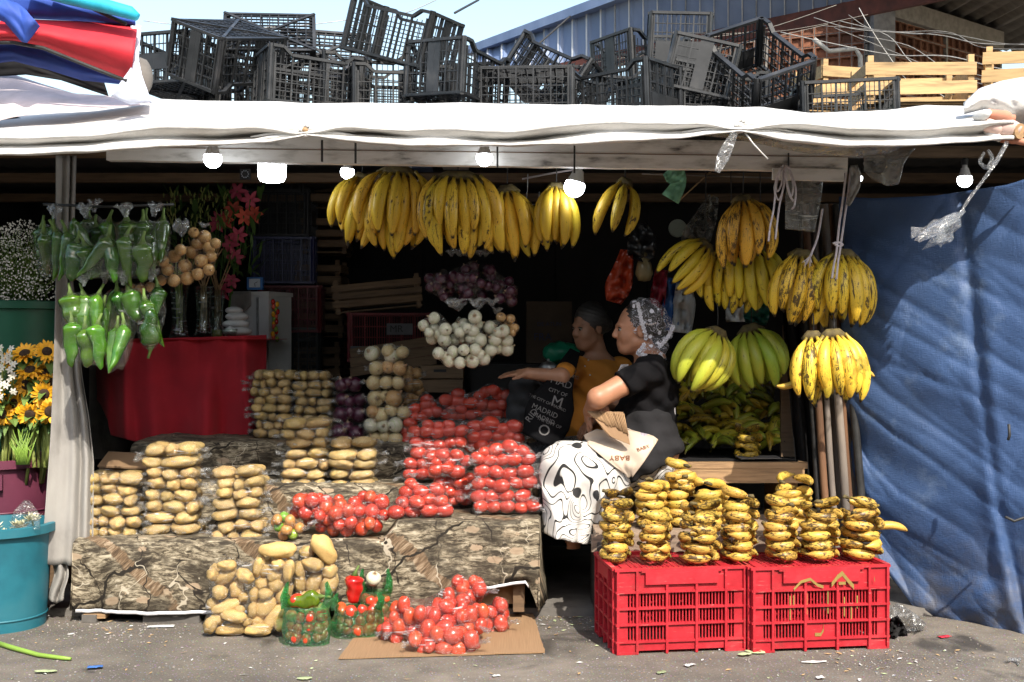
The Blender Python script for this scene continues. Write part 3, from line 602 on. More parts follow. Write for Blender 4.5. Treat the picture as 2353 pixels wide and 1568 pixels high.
def slat_crate(label, loc, rotz, L=0.52, W=0.34, H=0.26, mat='pale_wood', group='wooden crates on the roof', rows=3, tilt=0, name='wooden_crate', floor=True):
    t = thing(name, label, 'crate', loc, (0, tilt, rotz), group)
    for sx in (-1, 1):
        for sy in (-1, 1): MB().box((sx*(L/2-0.02), sy*(W/2-0.02), H/2), (0.028, 0.028, H)).build('corner_post', M[mat], t)
    sh = H*0.52/rows
    for r in range(rows):
        z = 0.03+(H-0.05)*(r+0.5)/rows
        for s in (-1, 1):
            MB().box((rr(-.004, .004), s*W/2, z+rr(-.004, .004)), (L+0.01, 0.008, sh*rr(0.85, 1.1)), (0, rr(-.012, .012), 0)).build('slat', M[mat], t)
            MB().box((s*(L/2+0.001), 0, z+rr(-.004, .004)), (0.008, W-0.012, sh*rr(0.85, 1.1)), (rr(-.012, .012), 0, 0)).build('slat', M[mat], t)
    if floor:
        for k in range(5): MB().box((0, -W/2+0.03+k*(W-0.06)/4, 0.012), (L, 0.05, 0.008)).build('floor_slat', M[mat], t)
    return t
slat_crate('pale slatted wooden crate on the roof, largest and nearest of the three', P(2092, 245, 5.7)+Vector((0, 0, -0.02)), radians(-3), 0.52, 0.36, 0.235, rows=2)
slat_crate('pale slatted wooden crate on the roof behind the black crate', P(1935, 258, 6.2)+Vector((0, 0, 0.0)), radians(14), 0.42, 0.34, 0.24, rows=2)
slat_crate('pale slatted wooden crate on the roof at the right edge', P(2352, 205, 5.6)+Vector((0.02, 0, -0.04)), radians(-24), 0.40, 0.34, 0.22, tilt=0.05, rows=2)
simple('roof_deck', (0, 6.1, 2.285), (4.6, 1.5, 0.02), M['grey_wood'], 'dark plank deck on the stall roof under the crates', 'deck')

# ------------------------------------------------------------------ folded parasol at the top left
for n_, c_ in (('parasol_red', (0.55, 0.016, 0.030)), ('parasol_blue', (0.010, 0.035, 0.20)), ('parasol_mid_blue', (0.022, 0.07, 0.36)), ('parasol_teal', (0.02, 0.42, 0.58)), ('parasol_white', (0.62, 0.66, 0.80)), ('pinkish_cloth', (0.66, 0.56, 0.55))): plain(n_, c_, 0.7, bump=0.2)
par = thing('folded_parasol', 'folded red and blue parasol with a teal rolled edge at the top left', 'parasol', P(120, 150, 4.55))
def patch(name, top, bot, Y, bulge, mat, parent, nj=16, ni=40, wob=0.012, th=0.002, seed=0):
    A = []; ta = np.array(top, float); ba = np.array(bot, float); ts = np.linspace(0, 1, len(ta)); bs = np.linspace(0, 1, len(ba))
    for i in range(ni):
        s = i/(ni-1); a = [np.interp(s, ts, ta[:, k]) for k in (0, 1)]; b = [np.interp(s, bs, ba[:, k]) for k in (0, 1)]; row = []
        for j in range(nj):
            t = j/(nj-1); yy = (Y if not callable(Y) else Y(s, t))-bulge*sin(pi*t)+wob*nz((s*4+seed, t*3, seed))
            row.append(tuple(P(lerp(a[0], b[0], t), lerp(a[1], b[1], t), yy)-(parent.location if parent else Vector())))
        A.append(row)
    return sheet(A, th).build(name, M[mat], parent, smooth=True)
patch('upper_blue_panel', [(-120, -60), (60, -30), (200, -5), (310, 35)], [(-120, 55), (60, 42), (180, 48), (312, 62)], 4.62, 0.05, 'parasol_mid_blue', par, seed=1)
patch('red_panel', [(-120, 60), (60, 45), (180, 50), (316, 58)], [(-120, 100), (30, 100), (100, 112), (190, 148), (300, 188)], 4.60, 0.08, 'parasol_red', par, seed=2)
patch('lower_blue_panel', [(-120, 96), (30, 96), (100, 110), (190, 147), (300, 186)], [(-120, 160), (30, 140), (110, 160), (190, 185), (285, 194)], 4.66, 0.02, 'parasol_blue', par, seed=3)
patch('blue_flap', [(-60, -20), (10, -2), (40, 8), (58, 22)], [(-60, 30), (10, 50), (50, 96), (62, 99), (92, 60)][0:5], 4.50, 0.03, 'parasol_mid_blue', par, seed=4)
patch('white_flap', [(318, 130), (322, 160)], [(255, 222), (300, 240), (348, 236)], 4.56, 0.02, 'parasol_white', par, seed=5)
patch('red_edge_panel', [(314, 56), (324, 60), (322, 90), (318, 150)], [(300, 60), (302, 100), (300, 150), (296, 188)], 4.585, 0.0, 'parasol_white', par, nj=4, seed=6)
MB().tube([P(u, v, 4.5)-par.location for u, v in ((60, -32), (150, -8), (240, 14), (300, 30), (316, 40))], [0.03, 0.030, 0.028, 0.026, 0.016], 12).build('teal_rolled_edge', M['parasol_teal'], par, smooth=True)
for pts in (([(-60, 98), (30, 98), (100, 111), (190, 147), (292, 187)]), ([(120, -12), (200, 14), (290, 56)])):
    MB().tube([P(u, v, 4.545)-par.location for u, v in pts], 0.008, 6).build('black_binding', M['black_cord'], par, smooth=True)
patch('black_pole_end', [(-40, 140), (40, 128), (120, 160), (240, 190)], [(-40, 178), (60, 172), (140, 185), (250, 222)], 4.9, 0.0, 'black_cloth', par, seed=7)
pk = patch('pink_sheet', [(-90, 160), (30, 172), (100, 195), (170, 216), (260, 222), (345, 226)], [(-90, 300), (30, 270), (120, 256), (200, 250), (280, 246), (345, 240)], lambda s, t: 4.95-0.3*t, 0.03, 'pinkish_cloth', None, seed=8)
tag(pk, 'slack pinkish white sheet lying under the folded parasol on the awning', 'sheet')
tag(MB().add([(x*0.055, y*0.05, z*0.085*(1+0.1*nz((x*2, y*2, z*2)))) for x, y, z in ico(3)[0]], ico(3)[1]).build('pale_stone', M['concrete'], smooth=True, loc=P(322, 178, 4.95)), 'rough pale stone weighing down the cloth behind the parasol', 'stone')
# ------------------------------------------------------------------ produce: meshes and materials
def banana_mat():
    t = NT('banana_skin'); uv = t.n('TexCoord').outputs['UV']; oi = t.n('ObjectInfo'); rnd = oi.outputs['Random']
    off = t.n('CombineXYZ', {0: t.mul(rnd, 31.0), 1: t.mul(rnd, 17.0), 2: t.mul(rnd, 7.0)}).outputs[0]
    def st(sx, sy): return t.n('VectorMath', {0: t.n('VectorMath', {0: uv, 1: (sx, sy, 1)}, operation='MULTIPLY').outputs[0], 1: off}, operation='ADD').outputs[0]
    sep = t.n('SeparateXYZ', {0: uv}); l = sep.outputs[0]
    base = oi.outputs['Color']
    var = t.noise(st(3, 3), 1.0, 3.0)
    col = t.mix(t.ramp(var, [(0.35, 0.0), (0.7, 0.55)]), base, t.mix(0.5, base, (0.50, 0.25, 0.02)))
    al = t.n('Attribute', attribute_name='ripe', attribute_type='OBJECT').outputs['Fac']   # how freckled this fruit is
    f1 = t.noise(st(6, 5), 1.0, 6.0, 0.72); f2 = t.noise(st(5, 22), 1.0, 4.0, 0.65); f3 = t.noise(st(60, 50), 1.0, 2.0)
    thr = t.math('MULTIPLY_ADD', al, -0.15, 0.68)
    def over(x, w): return t.n('MapRange', {0: x, 1: thr, 2: t.math('ADD', thr, w), 3: 0.0, 4: 1.0}).outputs[0]
    sp = t.math('MAXIMUM', over(f1, 0.035), t.math('MAXIMUM', over(f2, 0.05), t.mul(over(f3, 0.10), 0.6)))
    ridge = t.math('MULTIPLY', t.ramp(t.math('PINGPONG', t.math('MULTIPLY', sep.outputs[1], 5.0), 0.5), [(0.0, 1.0), (0.05, 0.0)]), t.ramp(t.noise(st(4, 9), 1.0, 3), [(0.5, 0.0), (0.62, 0.6)]))
    sp = t.math('MAXIMUM', sp, ridge)
    col = t.mix(t.mul(sp, 0.92), col, (0.030, 0.014, 0.006))
    col = t.mix(t.ramp(l, [(0.94, 0.0), (0.97, 1.0)]), col, (0.022, 0.015, 0.010))
    col = t.mix(t.ramp(l, [(0.03, 0.85), (0.09, 0.0)]), col, (0.14, 0.11, 0.025))
    return t.fin(t.bsdf(col, 0.42, t.bump(t.math('ADD', t.mul(f3, 0.3), var), 0.25, 0.003), Specular_IOR_Level=0.4))
M['banana'] = banana_mat()
M['stalk'] = pm('banana_stalk', [(0.05, 0.035, 0.015), (0.16, 0.12, 0.04)], 30, 0.8, 0.5, 80)
def spot_mat(name, c1, c2, rough, spots, sscale, sthr, coat=0.0, sss=0.0, bump=0.12, green=None):
    t = NT(name); v = t.coord('Object'); oi = t.n('ObjectInfo')
    col = t.mix(t.ramp(t.noise(v, 14, 4), [(0.35, 0.0), (0.7, 1.0)]), c1, c2)
    col = t.mix(1.0, col, oi.outputs['Color'], 'MULTIPLY')
    col = t.mix(t.ramp(t.noise(v, sscale, 4, 0.7), [(sthr, 0.0), (sthr+0.07, 0.8)]), col, spots)
    h = t.n('HueSaturation', {'Value': t.math('MULTIPLY_ADD', oi.outputs['Random'], 0.3, 0.85), 'Color': col}).outputs[0]
    return t.fin(t.bsdf(h, rough, t.bump(t.noise(v, sscale*0.8, 4), bump, 0.003), Coat_Weight=coat, Coat_Roughness=0.15, Subsurface_Weight=sss, Subsurface_Radius=(0.01, 0.004, 0.002)))
M['potato'] = spot_mat('potato_skin', (0.47, 0.31, 0.115), (0.60, 0.41, 0.175), 0.55, (0.17, 0.095, 0.04), 45, 0.60, bump=0.5)
M['tomato'] = spot_mat('tomato_skin', (0.54, 0.030, 0.014), (0.61, 0.060, 0.024), 0.25, (0.60, 0.12, 0.03), 9, 0.74, coat=0.35)
def onion_mat(name, c1, c2, neck, green=0.0):
    t = NT(name); v = t.coord('Object', (1, 1, 1), False); sp = t.n('SeparateXYZ', {0: v}); oi = t.n('ObjectInfo')
    ang = t.math('ARCTAN2', sp.outputs[1], sp.outputs[0]); 
    w = t.noise(t.n('CombineXYZ', {0: t.mul(ang, 5.0), 1: t.mul(sp.outputs[2], 6.0), 2: t.mul(oi.outputs['Random'], 90.0)}).outputs[0], 1.6, 4, 0.6)
    p = t.noise(t.n('CombineXYZ', {0: t.mul(ang, 0.8), 1: t.mul(sp.outputs[2], 14.0), 2: t.mul(oi.outputs['Random'], 50.0)}).outputs[0], 1.0, 3)
    col = t.mix(t.ramp(w, [(0.38, 0.0), (0.62, 1.0)]), c1, c2)
    if green: col = t.mix(t.ramp(p, [(0.52, 0.0), (0.7, green)]), col, (0.36, 0.50, 0.12))
    else: col = t.mix(t.ramp(p, [(0.56, 0.0), (0.64, 0.7)]), col, c2)
    col = t.mix(1.0, col, oi.outputs['Color'], 'MULTIPLY')
    col = t.mix(t.ramp(sp.outputs[2], [(0.85, 0.0), (1.05, 0.9)]), col, neck)
    return t.fin(t.bsdf(col, 0.3, t.bump(w, 0.12, 0.01), Coat_Weight=0.15))
M['onion_white'] = onion_mat('white_onion_skin', (0.72, 0.68, 0.55), (0.62, 0.56, 0.42), (0.30, 0.20, 0.11), 0.75)
M['onion_yellow'] = onion_mat('yellow_onion_skin', (0.66, 0.46, 0.20), (0.46, 0.20, 0.06), (0.22, 0.12, 0.06))
M['onion_pale'] = onion_mat('pale_onion_skin', (0.66, 0.58, 0.33), (0.58, 0.36, 0.16), (0.22, 0.14, 0.07), 0.4)
M['onion_red'] = onion_mat('red_onion_skin', (0.085, 0.007, 0.036), (0.045, 0.004, 0.018), (0.30, 0.20, 0.12))
M['pepper_green'] = spot_mat('green_pepper_skin', (0.022, 0.088, 0.004), (0.062, 0.155, 0.008), 0.18, (0.02, 0.09, 0.005), 5, 0.66, coat=0.5)
M['pepper_red'] = spot_mat('red_pepper_skin', (0.38, 0.008, 0.008), (0.48, 0.015, 0.01), 0.2, (0.25, 0.005, 0.005), 5, 0.7, coat=0.5)
plain('calyx', (0.10, 0.16, 0.03), 0.7); plain('root', (0.28, 0.20, 0.12), 0.9)

def banana_mesh(L, R, a0, a1, seed, bow=1.0):
    n, k = 17, 10; v = []; f = []; uvs = []
    x = z = 0.0; r_ = random.Random(seed)
    ts = [0, .02, .05, .09, .14, .20, .28, .37, .46, .55, .64, .73, .81, .88, .93, .965, 1.0]
    rad = [.30, .27, .26, .30, .44, .66, .86, .97, 1.0, 1.0, .97, .90, .78, .60, .42, .27, .17]
    pt = 0
    for i, (t, q) in enumerate(zip(ts, rad)):
        tt = (t+pt)/2; a = lerp(a0, a1, tt**bow); x += sin(a)*(t-pt)*L; z -= cos(a)*(t-pt)*L; pt = t
        a = lerp(a0, a1, t**bow); N = Vector((cos(a), 0, sin(a))); B = Vector((0, 1, 0))
        for j in range(k):
            th = 2*pi*j/k; rr_ = R*q*(1+0.055*cos(5*th)*(1 if 0.12 < t < 0.9 else 0.2)+0.03*r_.uniform(-1, 1))
            p = Vector((x, 0, z))+(N*cos(th)+B*sin(th))*rr_; v.append(tuple(p)); uvs.append((t, j/k))
    for i in range(n-1):
        for j in range(k): f.append((i*k+j, i*k+(j+1) % k, (i+1)*k+(j+1) % k, (i+1)*k+j))
    f.append(tuple(range(k-1, -1, -1))); f.append(tuple((n-1)*k+j for j in range(k)))
    me = mk('banana', v, f, M['banana']); ul = me.uv_layers.new(name='UVMap')
    for poly in me.polygons:
        wrap = any(uvs[me.loops[li].vertex_index][1] > 0.75 for li in poly.loop_indices)
        for li in poly.loop_indices:
            a, b = uvs[me.loops[li].vertex_index]; ul.data[li].uv = (a, b+1 if wrap and b < 0.2 else b)
    return me
BAN = [banana_mesh(0.25, 0.0245, radians(56), radians(-36), 1), banana_mesh(0.255, 0.0250, radians(46), radians(-26), 2), banana_mesh(0.24, 0.0235, radians(64), radians(-36), 3),
       banana_mesh(0.265, 0.0245, radians(38), radians(-30), 4), banana_mesh(0.25, 0.021, radians(60), radians(-62), 5), banana_mesh(0.21, 0.021, radians(72), radians(-66), 6)]
def put_banana(me, parent, mw, color, ripe, name='banana'):
    o = link(name, me, parent, mw=mw, color=color); o['ripe'] = float(ripe); return o
def jit(c, a=0.12): 
    k = 1+rr(-a, a); return tuple(max(0.0, x*k*(1+rr(-0.06, 0.06))) for x in c)
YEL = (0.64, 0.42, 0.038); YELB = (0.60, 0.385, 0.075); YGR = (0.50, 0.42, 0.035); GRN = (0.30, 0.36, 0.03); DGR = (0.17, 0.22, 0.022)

def noisy_ball(rad, seed, amp, sub=3, fr=1.6):
    v, f, e = ico(sub); return [tuple(np.array(p)*np.array(rad)*(1+amp*nz((p[0]*fr+seed*9, p[1]*fr, p[2]*fr)))) for p in v], f
POT = []
for k, rd in enumerate(((1.0, 0.56, 0.52), (1.0, 0.68, 0.62), (1.0, 0.60, 0.50), (1.0, 0.80, 0.74))):
    v, f = noisy_ball(rd, k, 0.24); POT.append((mk('potato', v, f, M['potato']), rd))
TOM = []
for k, rd in enumerate(((1.0, 0.74, 0.74), (1.0, 0.80, 0.78), (0.98, 0.98, 0.86))):
    m = MB(); v, f = noisy_ball(rd, k+20, 0.05, 3, 1.2)
    v = [(p[0]-0.10*max(0, p[0])*math.exp(-((p[1]**2+p[2]**2)/0.03)), p[1], p[2]) for p in v]
    m.add(v, f, 0)
    m.add([(0.90*rd[0]+0.012*(1-abs(q)), 0.10*cos(a)*abs(q), 0.10*sin(a)*abs(q)) for a in np.linspace(0, 2*pi, 9)[:-1] for q in (1.0, 0.05)], [(2*i, (2*i+2) % 16, (2*i+3) % 16, 2*i+1) for i in range(8)], 1)
    TOM.append((m.mesh('tomato', [M['tomato'], M['calyx']], True), rd))
def onion_mesh(mat):
    m = MB(); prof = [(0.02, -0.90), (0.16, -0.93), (0.42, -0.84), (0.72, -0.64), (0.93, -0.33), (1.0, 0.0), (0.95, 0.32), (0.78, 0.60), (0.52, 0.80), (0.28, 0.92), (0.15, 1.06), (0.10, 1.20), (0.13, 1.30), (0.02, 1.31)]
    m.lathe(prof, 20, fn=lambda q, z: 1+0.025*sin(3*q+z)); 
    for k in range(9):
        a = 2*pi*k/9; m.tube([(0.05*cos(a), 0.05*sin(a), -0.9), (0.16*cos(a+.4), 0.16*sin(a+.4), -1.02)], 0.025, 4, mi=1)
    return m.mesh('onion', [mat, M['root']], True)
ON = {k: onion_mesh(M['onion_'+k]) for k in ('white', 'yellow', 'pale', 'red')}
def pepper_mesh(L, R, bend, seed, mat, taper=0.75):
    m = MB(); A = []; n = 16
    for i in range(n+1):
        t = i/n; r = R*(min(1, 0.30+t*6.5) if t < 0.12 else 1-taper*((t-0.12)/0.88)**1.6)*(1+0.10*nz((t*4, seed, 0)))
        if t > 0.93: r *= max(0.05, (1-t)/0.07)**0.6
        c = Vector((bend*L*t*t+0.02*nz((t*3, seed, 7)), 0.01*nz((t*3, seed+5, 0)), -L*t))
        A.append([tuple(c+Vector((cos(q), sin(q), 0))*r*(1+0.10*cos(3*q+seed+t)+0.03*cos(7*q))) for q in np.linspace(0, 2*pi, 17)[:-1]])
    m.grid(A, close=True); m.tube([(0, 0, -0.004), (0.003, 0, 0.02), (0.012, 0, 0.045)], [R*0.42, 0.006, 0.005], 7, mi=1)
    return m.mesh('pepper', [mat, M['calyx']], True)
PEP = [pepper_mesh(0.17, 0.034, 0.12, 1, M['pepper_green']), pepper_mesh(0.15, 0.038, -0.1, 2, M['pepper_green'], 0.6), pepper_mesh(0.19, 0.030, 0.25, 3, M['pepper_green'], 0.85), pepper_mesh(0.13, 0.042, 0.05, 4, M['pepper_green'], 0.5)]
REDPEP = pepper_mesh(0.13, 0.042, 0.1, 6, M['pepper_red'], 0.5)

# ------------------------------------------------------------------ bags
def rot3(ax=0, ay=0, az=0): return Euler((ax, ay, az)).to_matrix()
def bag_film(items, sub=4, blend=0.55, infl=0.003, ears=(), top=None, tail=0.0, flat=None, wr=0.004, smooth=2, seed=0):
    "a film that clings to its contents; items: (centre, 3x3 rotation, radii)"
    V, F, E = ico(sub); cs = np.array([np.array(c) for c, R, r in items]); ctr = cs.mean(0)
    uni = np.zeros(len(V)); pts = []
    for c, R, r in items:
        Rt = np.array(R).T; rad = np.array(r)+infl
        q = Rt@(ctr-np.array(c))/rad; w = (Rt@V.T).T/rad
        a = (w*w).sum(1); b = w@q; cc = q@q-1; disc = b*b-a*cc
        ok = disc > 0; t = np.where(ok, (-b+np.sqrt(np.maximum(disc, 0)))/a, 0); uni = np.maximum(uni, np.where(ok, t, 0))
        pts.append((np.array(R)@(ico(2)[0]*rad).T).T+np.array(c))
    pts = np.concatenate(pts); 
    if top is not None: pts = np.vstack([pts, np.array(top)[None]])
    bm = bmesh.new()
    for p in pts: bm.verts.new(p)
    g_ = bmesh.ops.convex_hull(bm, input=bm.verts[:])
    hull = np.full(len(V), 1e9)
    bm.normal_update()
    nn = np.array([f.normal[:] for f in bm.faces]); oo = np.array([f.verts[0].co[:] for f in bm.faces]); bm.free()
    dd = ((oo-ctr)*nn).sum(1); sg = np.sign(dd); nn *= sg[:, None]; dd *= sg
    den = V@nn.T; tt = np.where(den > 1e-6, dd[None, :]/np.maximum(den, 1e-6), 1e9); hull = tt.min(1)
    if top is not None:                                            # draw the film in towards the knot
        td = np.array(top)-ctr; td = td/np.linalg.norm(td); k = np.clip(V@td, 0, 1); hull = hull*(1-0.22*np.exp(-((k-0.80)/0.16)**2))
    r = np.maximum(uni, blend*hull+(1-blend)*np.maximum(uni, 0.55*hull))
    for _ in range(smooth):
        acc = np.zeros(len(V)); cnt = np.zeros(len(V))
        np.add.at(acc, E[:, 0], r[E[:, 1]]); np.add.at(acc, E[:, 1], r[E[:, 0]]); np.add.at(cnt, E[:, 0], 1); np.add.at(cnt, E[:, 1], 1)
        r = np.maximum(0.5*r+0.5*acc/cnt, uni)
    for i, d in enumerate(V):
        r[i] += wr*nz((d[0]*3+seed, d[1]*5+seed*3, d[2]*5))+0.6*wr*abs(nz((d[0]*9, d[1]*9+seed, d[2]*9)))
    for (ed, amt) in ears:
        e_ = np.array(ed)/np.linalg.norm(ed); k = np.clip(V@e_, 0, 1); r += amt*np.power(k, 60)
    X = ctr+V*r[:, None]
    if flat is not None: X[:, 2] = np.maximum(X[:, 2], flat)
    return X, F
def neck_mesh(base, up, L, w, seed, parent, mat='film_h', name='tied_neck', n=26):
    w = w*0.8
    "gathered neck and crumpled tuft above a knot"
    A = []; up = Vector(up).normalized(); a = up.orthogonal().normalized(); b = up.cross(a)
    for i in range(10):
        t = i/9; rad = lerp(0.006, w, max(0, t-0.1)**0.9)
        A.append([tuple(Vector(base)+up*(L*t*(1+0.7*nz((cos(q)*2.5, sin(q)*2.5+seed, 3))))+(a*cos(q)+b*sin(q))*rad*(1+0.25*sin(7*q+seed)*t+0.9*nz((cos(q)*1.6, sin(q)*1.6, seed+t*3))+0.6*nz((cos(q)*4, sin(q)*4, seed+t*5)))) for q in np.linspace(0, 2*pi, n+1)[:-1]])
    return MB().grid(A, close=True).build(name, M[mat], parent, smooth=True)

ORD = ['top', 'second', 'third', 'fourth', 'fifth', 'sixth', 'seventh', 'eighth', 'ninth', 'tenth']
def nth(i): return 'topmost' if i == 0 else f'{ORD[i]} from top'
def add_fruit(name, me, c, R, s, color, label, cat, group):
    mw = Matrix.Translation(Vector(c))@(R.to_4x4())@Matrix.Diagonal((s, s, s, 1)) if isinstance(s, (int, float)) else Matrix.Translation(Vector(c))@R.to_4x4()@Matrix.Diagonal((*s, 1))
    o = link(name, me, None, mw=mw, color=color); return tag(o, label, cat, group)
def make_bag(items, label, mat='film', group=None, neck=None, name='plastic_bag', **k):
    X, F = bag_film(items, **k); c = X.mean(0); 
    o = link(name, mk(name, X-c, F, M[mat]), None, loc=c); tag(o, label, 'bag', group)
    if neck: neck_mesh(Vector(neck[0])-Vector(c), neck[1], neck[2], neck[3], neck[4], o)
    for ed, amt in k.get('ears', ()):                              # pinched corner tips
        e_ = np.array(ed)/np.linalg.norm(ed); b_ = (X-c)[((X-c)@e_/np.linalg.norm(X-c, axis=1)).argmax()]
        neck_mesh(Vector(b_)-Vector(e_)*0.012, (ed[0], ed[1], rr(-.4, .4)), amt*1.0+0.016, 0.014, rr(0, 9), o, 'film_h', 'corner_tip', 12)
    return o

# ---- stacks of flat potato bags
def potato_layer(c, w, d, h, n, seed, lab_bag, lab_pot, grp_bag, grp_pot):
    items = []; x0 = -w/2; xs = []
    nb = max(2, n-1)
    for row, cnt, yy in ((0, n, -d*0.25), (1, nb, d*0.25)):
        cuts = np.cumsum([0]+[rr(0.6, 1.45) for _ in range(cnt)]); cuts = cuts/cuts[-1]
        for i in range(cnt):
            half = (cuts[i+1]-cuts[i])*w/2*1.02; k = rng.randrange(len(POT)); me, rd = POT[k]
            hz = h*0.56; sc_ = (half, hz*rr(0.92, 1.05), hz); dims = (half/rd[0], d*0.27/rd[1], hz*rr(0.92, 1.05)/rd[2])
            p = Vector(c)+Vector((-w/2+(cuts[i]+cuts[i+1])/2*w, yy+rr(-.008, .008), rr(-.006, .006)))
            R = rot3(rr(-.3, .3), rr(-.14, .14), rr(-.22, .22)); items.append((tuple(p), R, (dims[0]*rd[0], dims[1]*rd[1], dims[2]*rd[2])))
            kk = rr(0.86, 1.1); add_fruit('potato', me, p, R, dims, (kk*rr(.96, 1.04), kk, kk*rr(.85, 1.05)), lab_pot, 'potato', grp_pot)
    make_bag(items, lab_bag, 'film', grp_bag, ears=[((-1, -0.35, rr(-.15, .2)), rr(.012, .03)), ((1, -0.3, rr(-.15, .2)), rr(.012, .03))], seed=seed, sub=4, wr=0.003)
def potato_stack(u, vb, nl, wpx, hpx, Y, where, n=2, dpt=0.17, drift=0):
    s = px(Y); h = hpx*s
    for i in range(nl):                                            # i counts from the bottom
        c = P(u+rr(-7, 7)+drift*i, vb-hpx*(i+0.5), Y); k = nl-1-i
        potato_layer((c.x, c.y+0.08, c.z), wpx*s*rr(0.92, 1.04), dpt, h, n+(1 if rng.random() < 0.45 else 0), i*7+u,
                     f'clear bag of potatoes, {nth(k)} in the {where}', f'potato in the bag {nth(k)} in the {where}', f'potato bags of the {where}', f'potatoes, {nth(k)}, {where}')
potato_stack(250, 1238, 6, 132, 25, 5.17, 'potato stack nearest the curtain', 3)
potato_stack(392, 1232, 8, 124, 26, 5.20, 'tall potato stack second from curtain', 2)
potato_stack(546, 1246, 7, 112, 24.5, 5.15, 'potato stack above the ground bags', 2)
potato_stack(622, 1008, 8, 90, 19.5, 6.02, 'back potato stack beside red cloth', 3, 0.15)
potato_stack(714, 1012, 8, 92, 19.5, 6.05, 'back potato stack beside red onions', 3, 0.15)
potato_stack(697, 1125, 7, 104, 23, 5.58, 'middle potato stack before the back ones', 2)
potato_stack(808, 1128, 5, 108, 24, 5.56, 'short potato stack before the onions', 2)

# ---- fruit placed one by one: (x, y, r) read off an enlargement with origin and scale
def spread(lst, ox, oy, k, Y, dz=0.04): 
    return [(ox+k*a[0], oy+k*a[1], k*a[2], Y+rr(-dz, dz)) for a in lst]
def onions(lst, kind, lab, grp, bag_lab, gbag, neck=None, ears=True, name='onion', colr=(0.9, 1.08), wr=0.004):
    items = []
    for (u, v, r, Y) in lst:
        c = P(u, v, Y); s = r*px(Y)*1.0; R = rot3(rr(-1.4, 1.4), rr(-1.4, 1.4), rr(0, 6)); kk = rr(*colr)
        add_fruit(name, ON[kind if not isinstance(kind, (list, tuple)) else rng.choice(kind)], c, R, s, (kk, kk, kk), lab, 'onion', grp); items.append((tuple(c), R, (s, s, s*0.95)))
    nk = None; top = None
    if neck: top = P(*neck[:3]); nk = (top, (rr(-.2, .2), 0, 1), neck[3], neck[4], rr(0, 9))
    return make_bag(items, bag_lab, 'film_thin' if (neck or kind == 'red') else 'film', gbag, neck=nk, top=tuple(top) if top else None, ears=[((-1, -.3, 0), .015), ((1, -.3, .1), .015)] if ears else (), seed=rr(0, 50), blend=0.5, wr=wr)
z3 = (517.0, 775.4, 0.31735)
ost = [[(1060, 120, 55), (1180, 100, 50), (1205, 135, 55), (1285, 110, 48)], [(1095, 225, 55), (1180, 215, 50), (1265, 225, 55)], [(1075, 330, 55), (1165, 330, 50), (1255, 330, 52)], [(1090, 445, 62), (1220, 445, 66), (1160, 425, 40)],
       [(1070, 540, 50), (1130, 565, 58), (1200, 530, 50), (1295, 545, 55)], [(1055, 640, 55), (1145, 645, 48), (1235, 635, 58)], [(1075, 745, 58), (1155, 725, 48), (1235, 745, 58)]]
for i, L_ in enumerate(ost):
    back = [(a[0]+20, a[1]-10, a[2]*0.9) for a in L_[:-1]]
    onions(spread(L_, *z3, 5.92, 0.01)+spread(back, *z3, 6.05, 0.01), ['pale', 'white'] if i in (0, 5) else ['pale', 'pale', 'yellow'], f'onion in the bag {nth(i)} in the tall onion stack', f'onions, {nth(i)}, tall onion stack', f'clear bag of onions, {nth(i)} in the tall onion stack', 'bags of the tall onion stack')
bk = [(1325, 255, 50), (1385, 265, 48), (1335, 355, 50), (1390, 345, 45), (1405, 390, 42), (1340, 440, 45), (1385, 430, 40), (1310, 470, 42), (1325, 300, 40), (1350, 500, 45)]
onions(spread(bk[:2]+bk[8:9], *z3, 6.2), 'yellow', 'brown onion in the upper bag behind the tall onion stack', 'brown onions, upper bag', 'upper clear bag of brown onions behind the tall onion stack', 'brown onion bags')
onions(spread(bk[2:8]+bk[9:], *z3, 6.2), 'yellow', 'brown onion in the lower bag behind the tall onion stack', 'brown onions, lower bag', 'lower clear bag of brown onions behind the tall onion stack', 'brown onion bags')
ro = [[(845, 345, 52), (940, 345, 56), (890, 330, 40)], [(850, 450, 52), (975, 455, 52), (900, 465, 46)], [(840, 560, 62), (970, 560, 60), (905, 545, 44)], [(830, 690, 68), (950, 700, 62), (890, 650, 44)]]
for i, L_ in enumerate(ro):
    onions(spread(L_, *z3, 6.0, 0.02), 'red', f'red onion in the bag {nth(i)} in the red onion stack', f'red onions, {nth(i)}', f'clear bag of red onions, {nth(i)} in the red onion stack', 'red onion bags on the table')

z2 = (890.3, 562.9, 0.1905)
wo_ = [((435, 975, 70), (565, 885, 75), (560, 1010, 70), (700, 1020, 80), (535, 1135, 75), (685, 1150, 85), (630, 1080, 70), (500, 1060, 60)), ((825, 1000, 62), (810, 1145, 75), (905, 1120, 80), (920, 960, 75), (870, 1060, 70), (960, 1010, 70)),
       ((1055, 870, 85), (1025, 1040, 85), (1115, 1150, 90), (1010, 1130, 75), (1080, 960, 75)), ((1235, 1000, 85), (1295, 1145, 85), (1400, 1040, 80), (1440, 1160, 80), (1440, 1260, 85), (1330, 1240, 80), (1340, 1060, 70)),
       ((615, 1310, 75), (790, 1290, 75), (745, 1405, 75), (875, 1425, 75), (700, 1350, 65)), ((920, 1270, 72), (1060, 1270, 80), (1020, 1400, 90), (1165, 1380, 80), (1250, 1270, 80), (1120, 1330, 70))]
wn = ['far left of the hanging white onions', 'left centre of the hanging white onions', 'centre of the hanging white onions', 'right of the hanging white onions', 'bottom left of the hanging white onions', 'bottom centre of the hanging white onions']
nk = [(1035, 706, 5.3), (1050, 706, 5.28), (1090, 704, 5.26), (1130, 704, 5.3), (1055, 715, 5.36), (1100, 712, 5.36)]
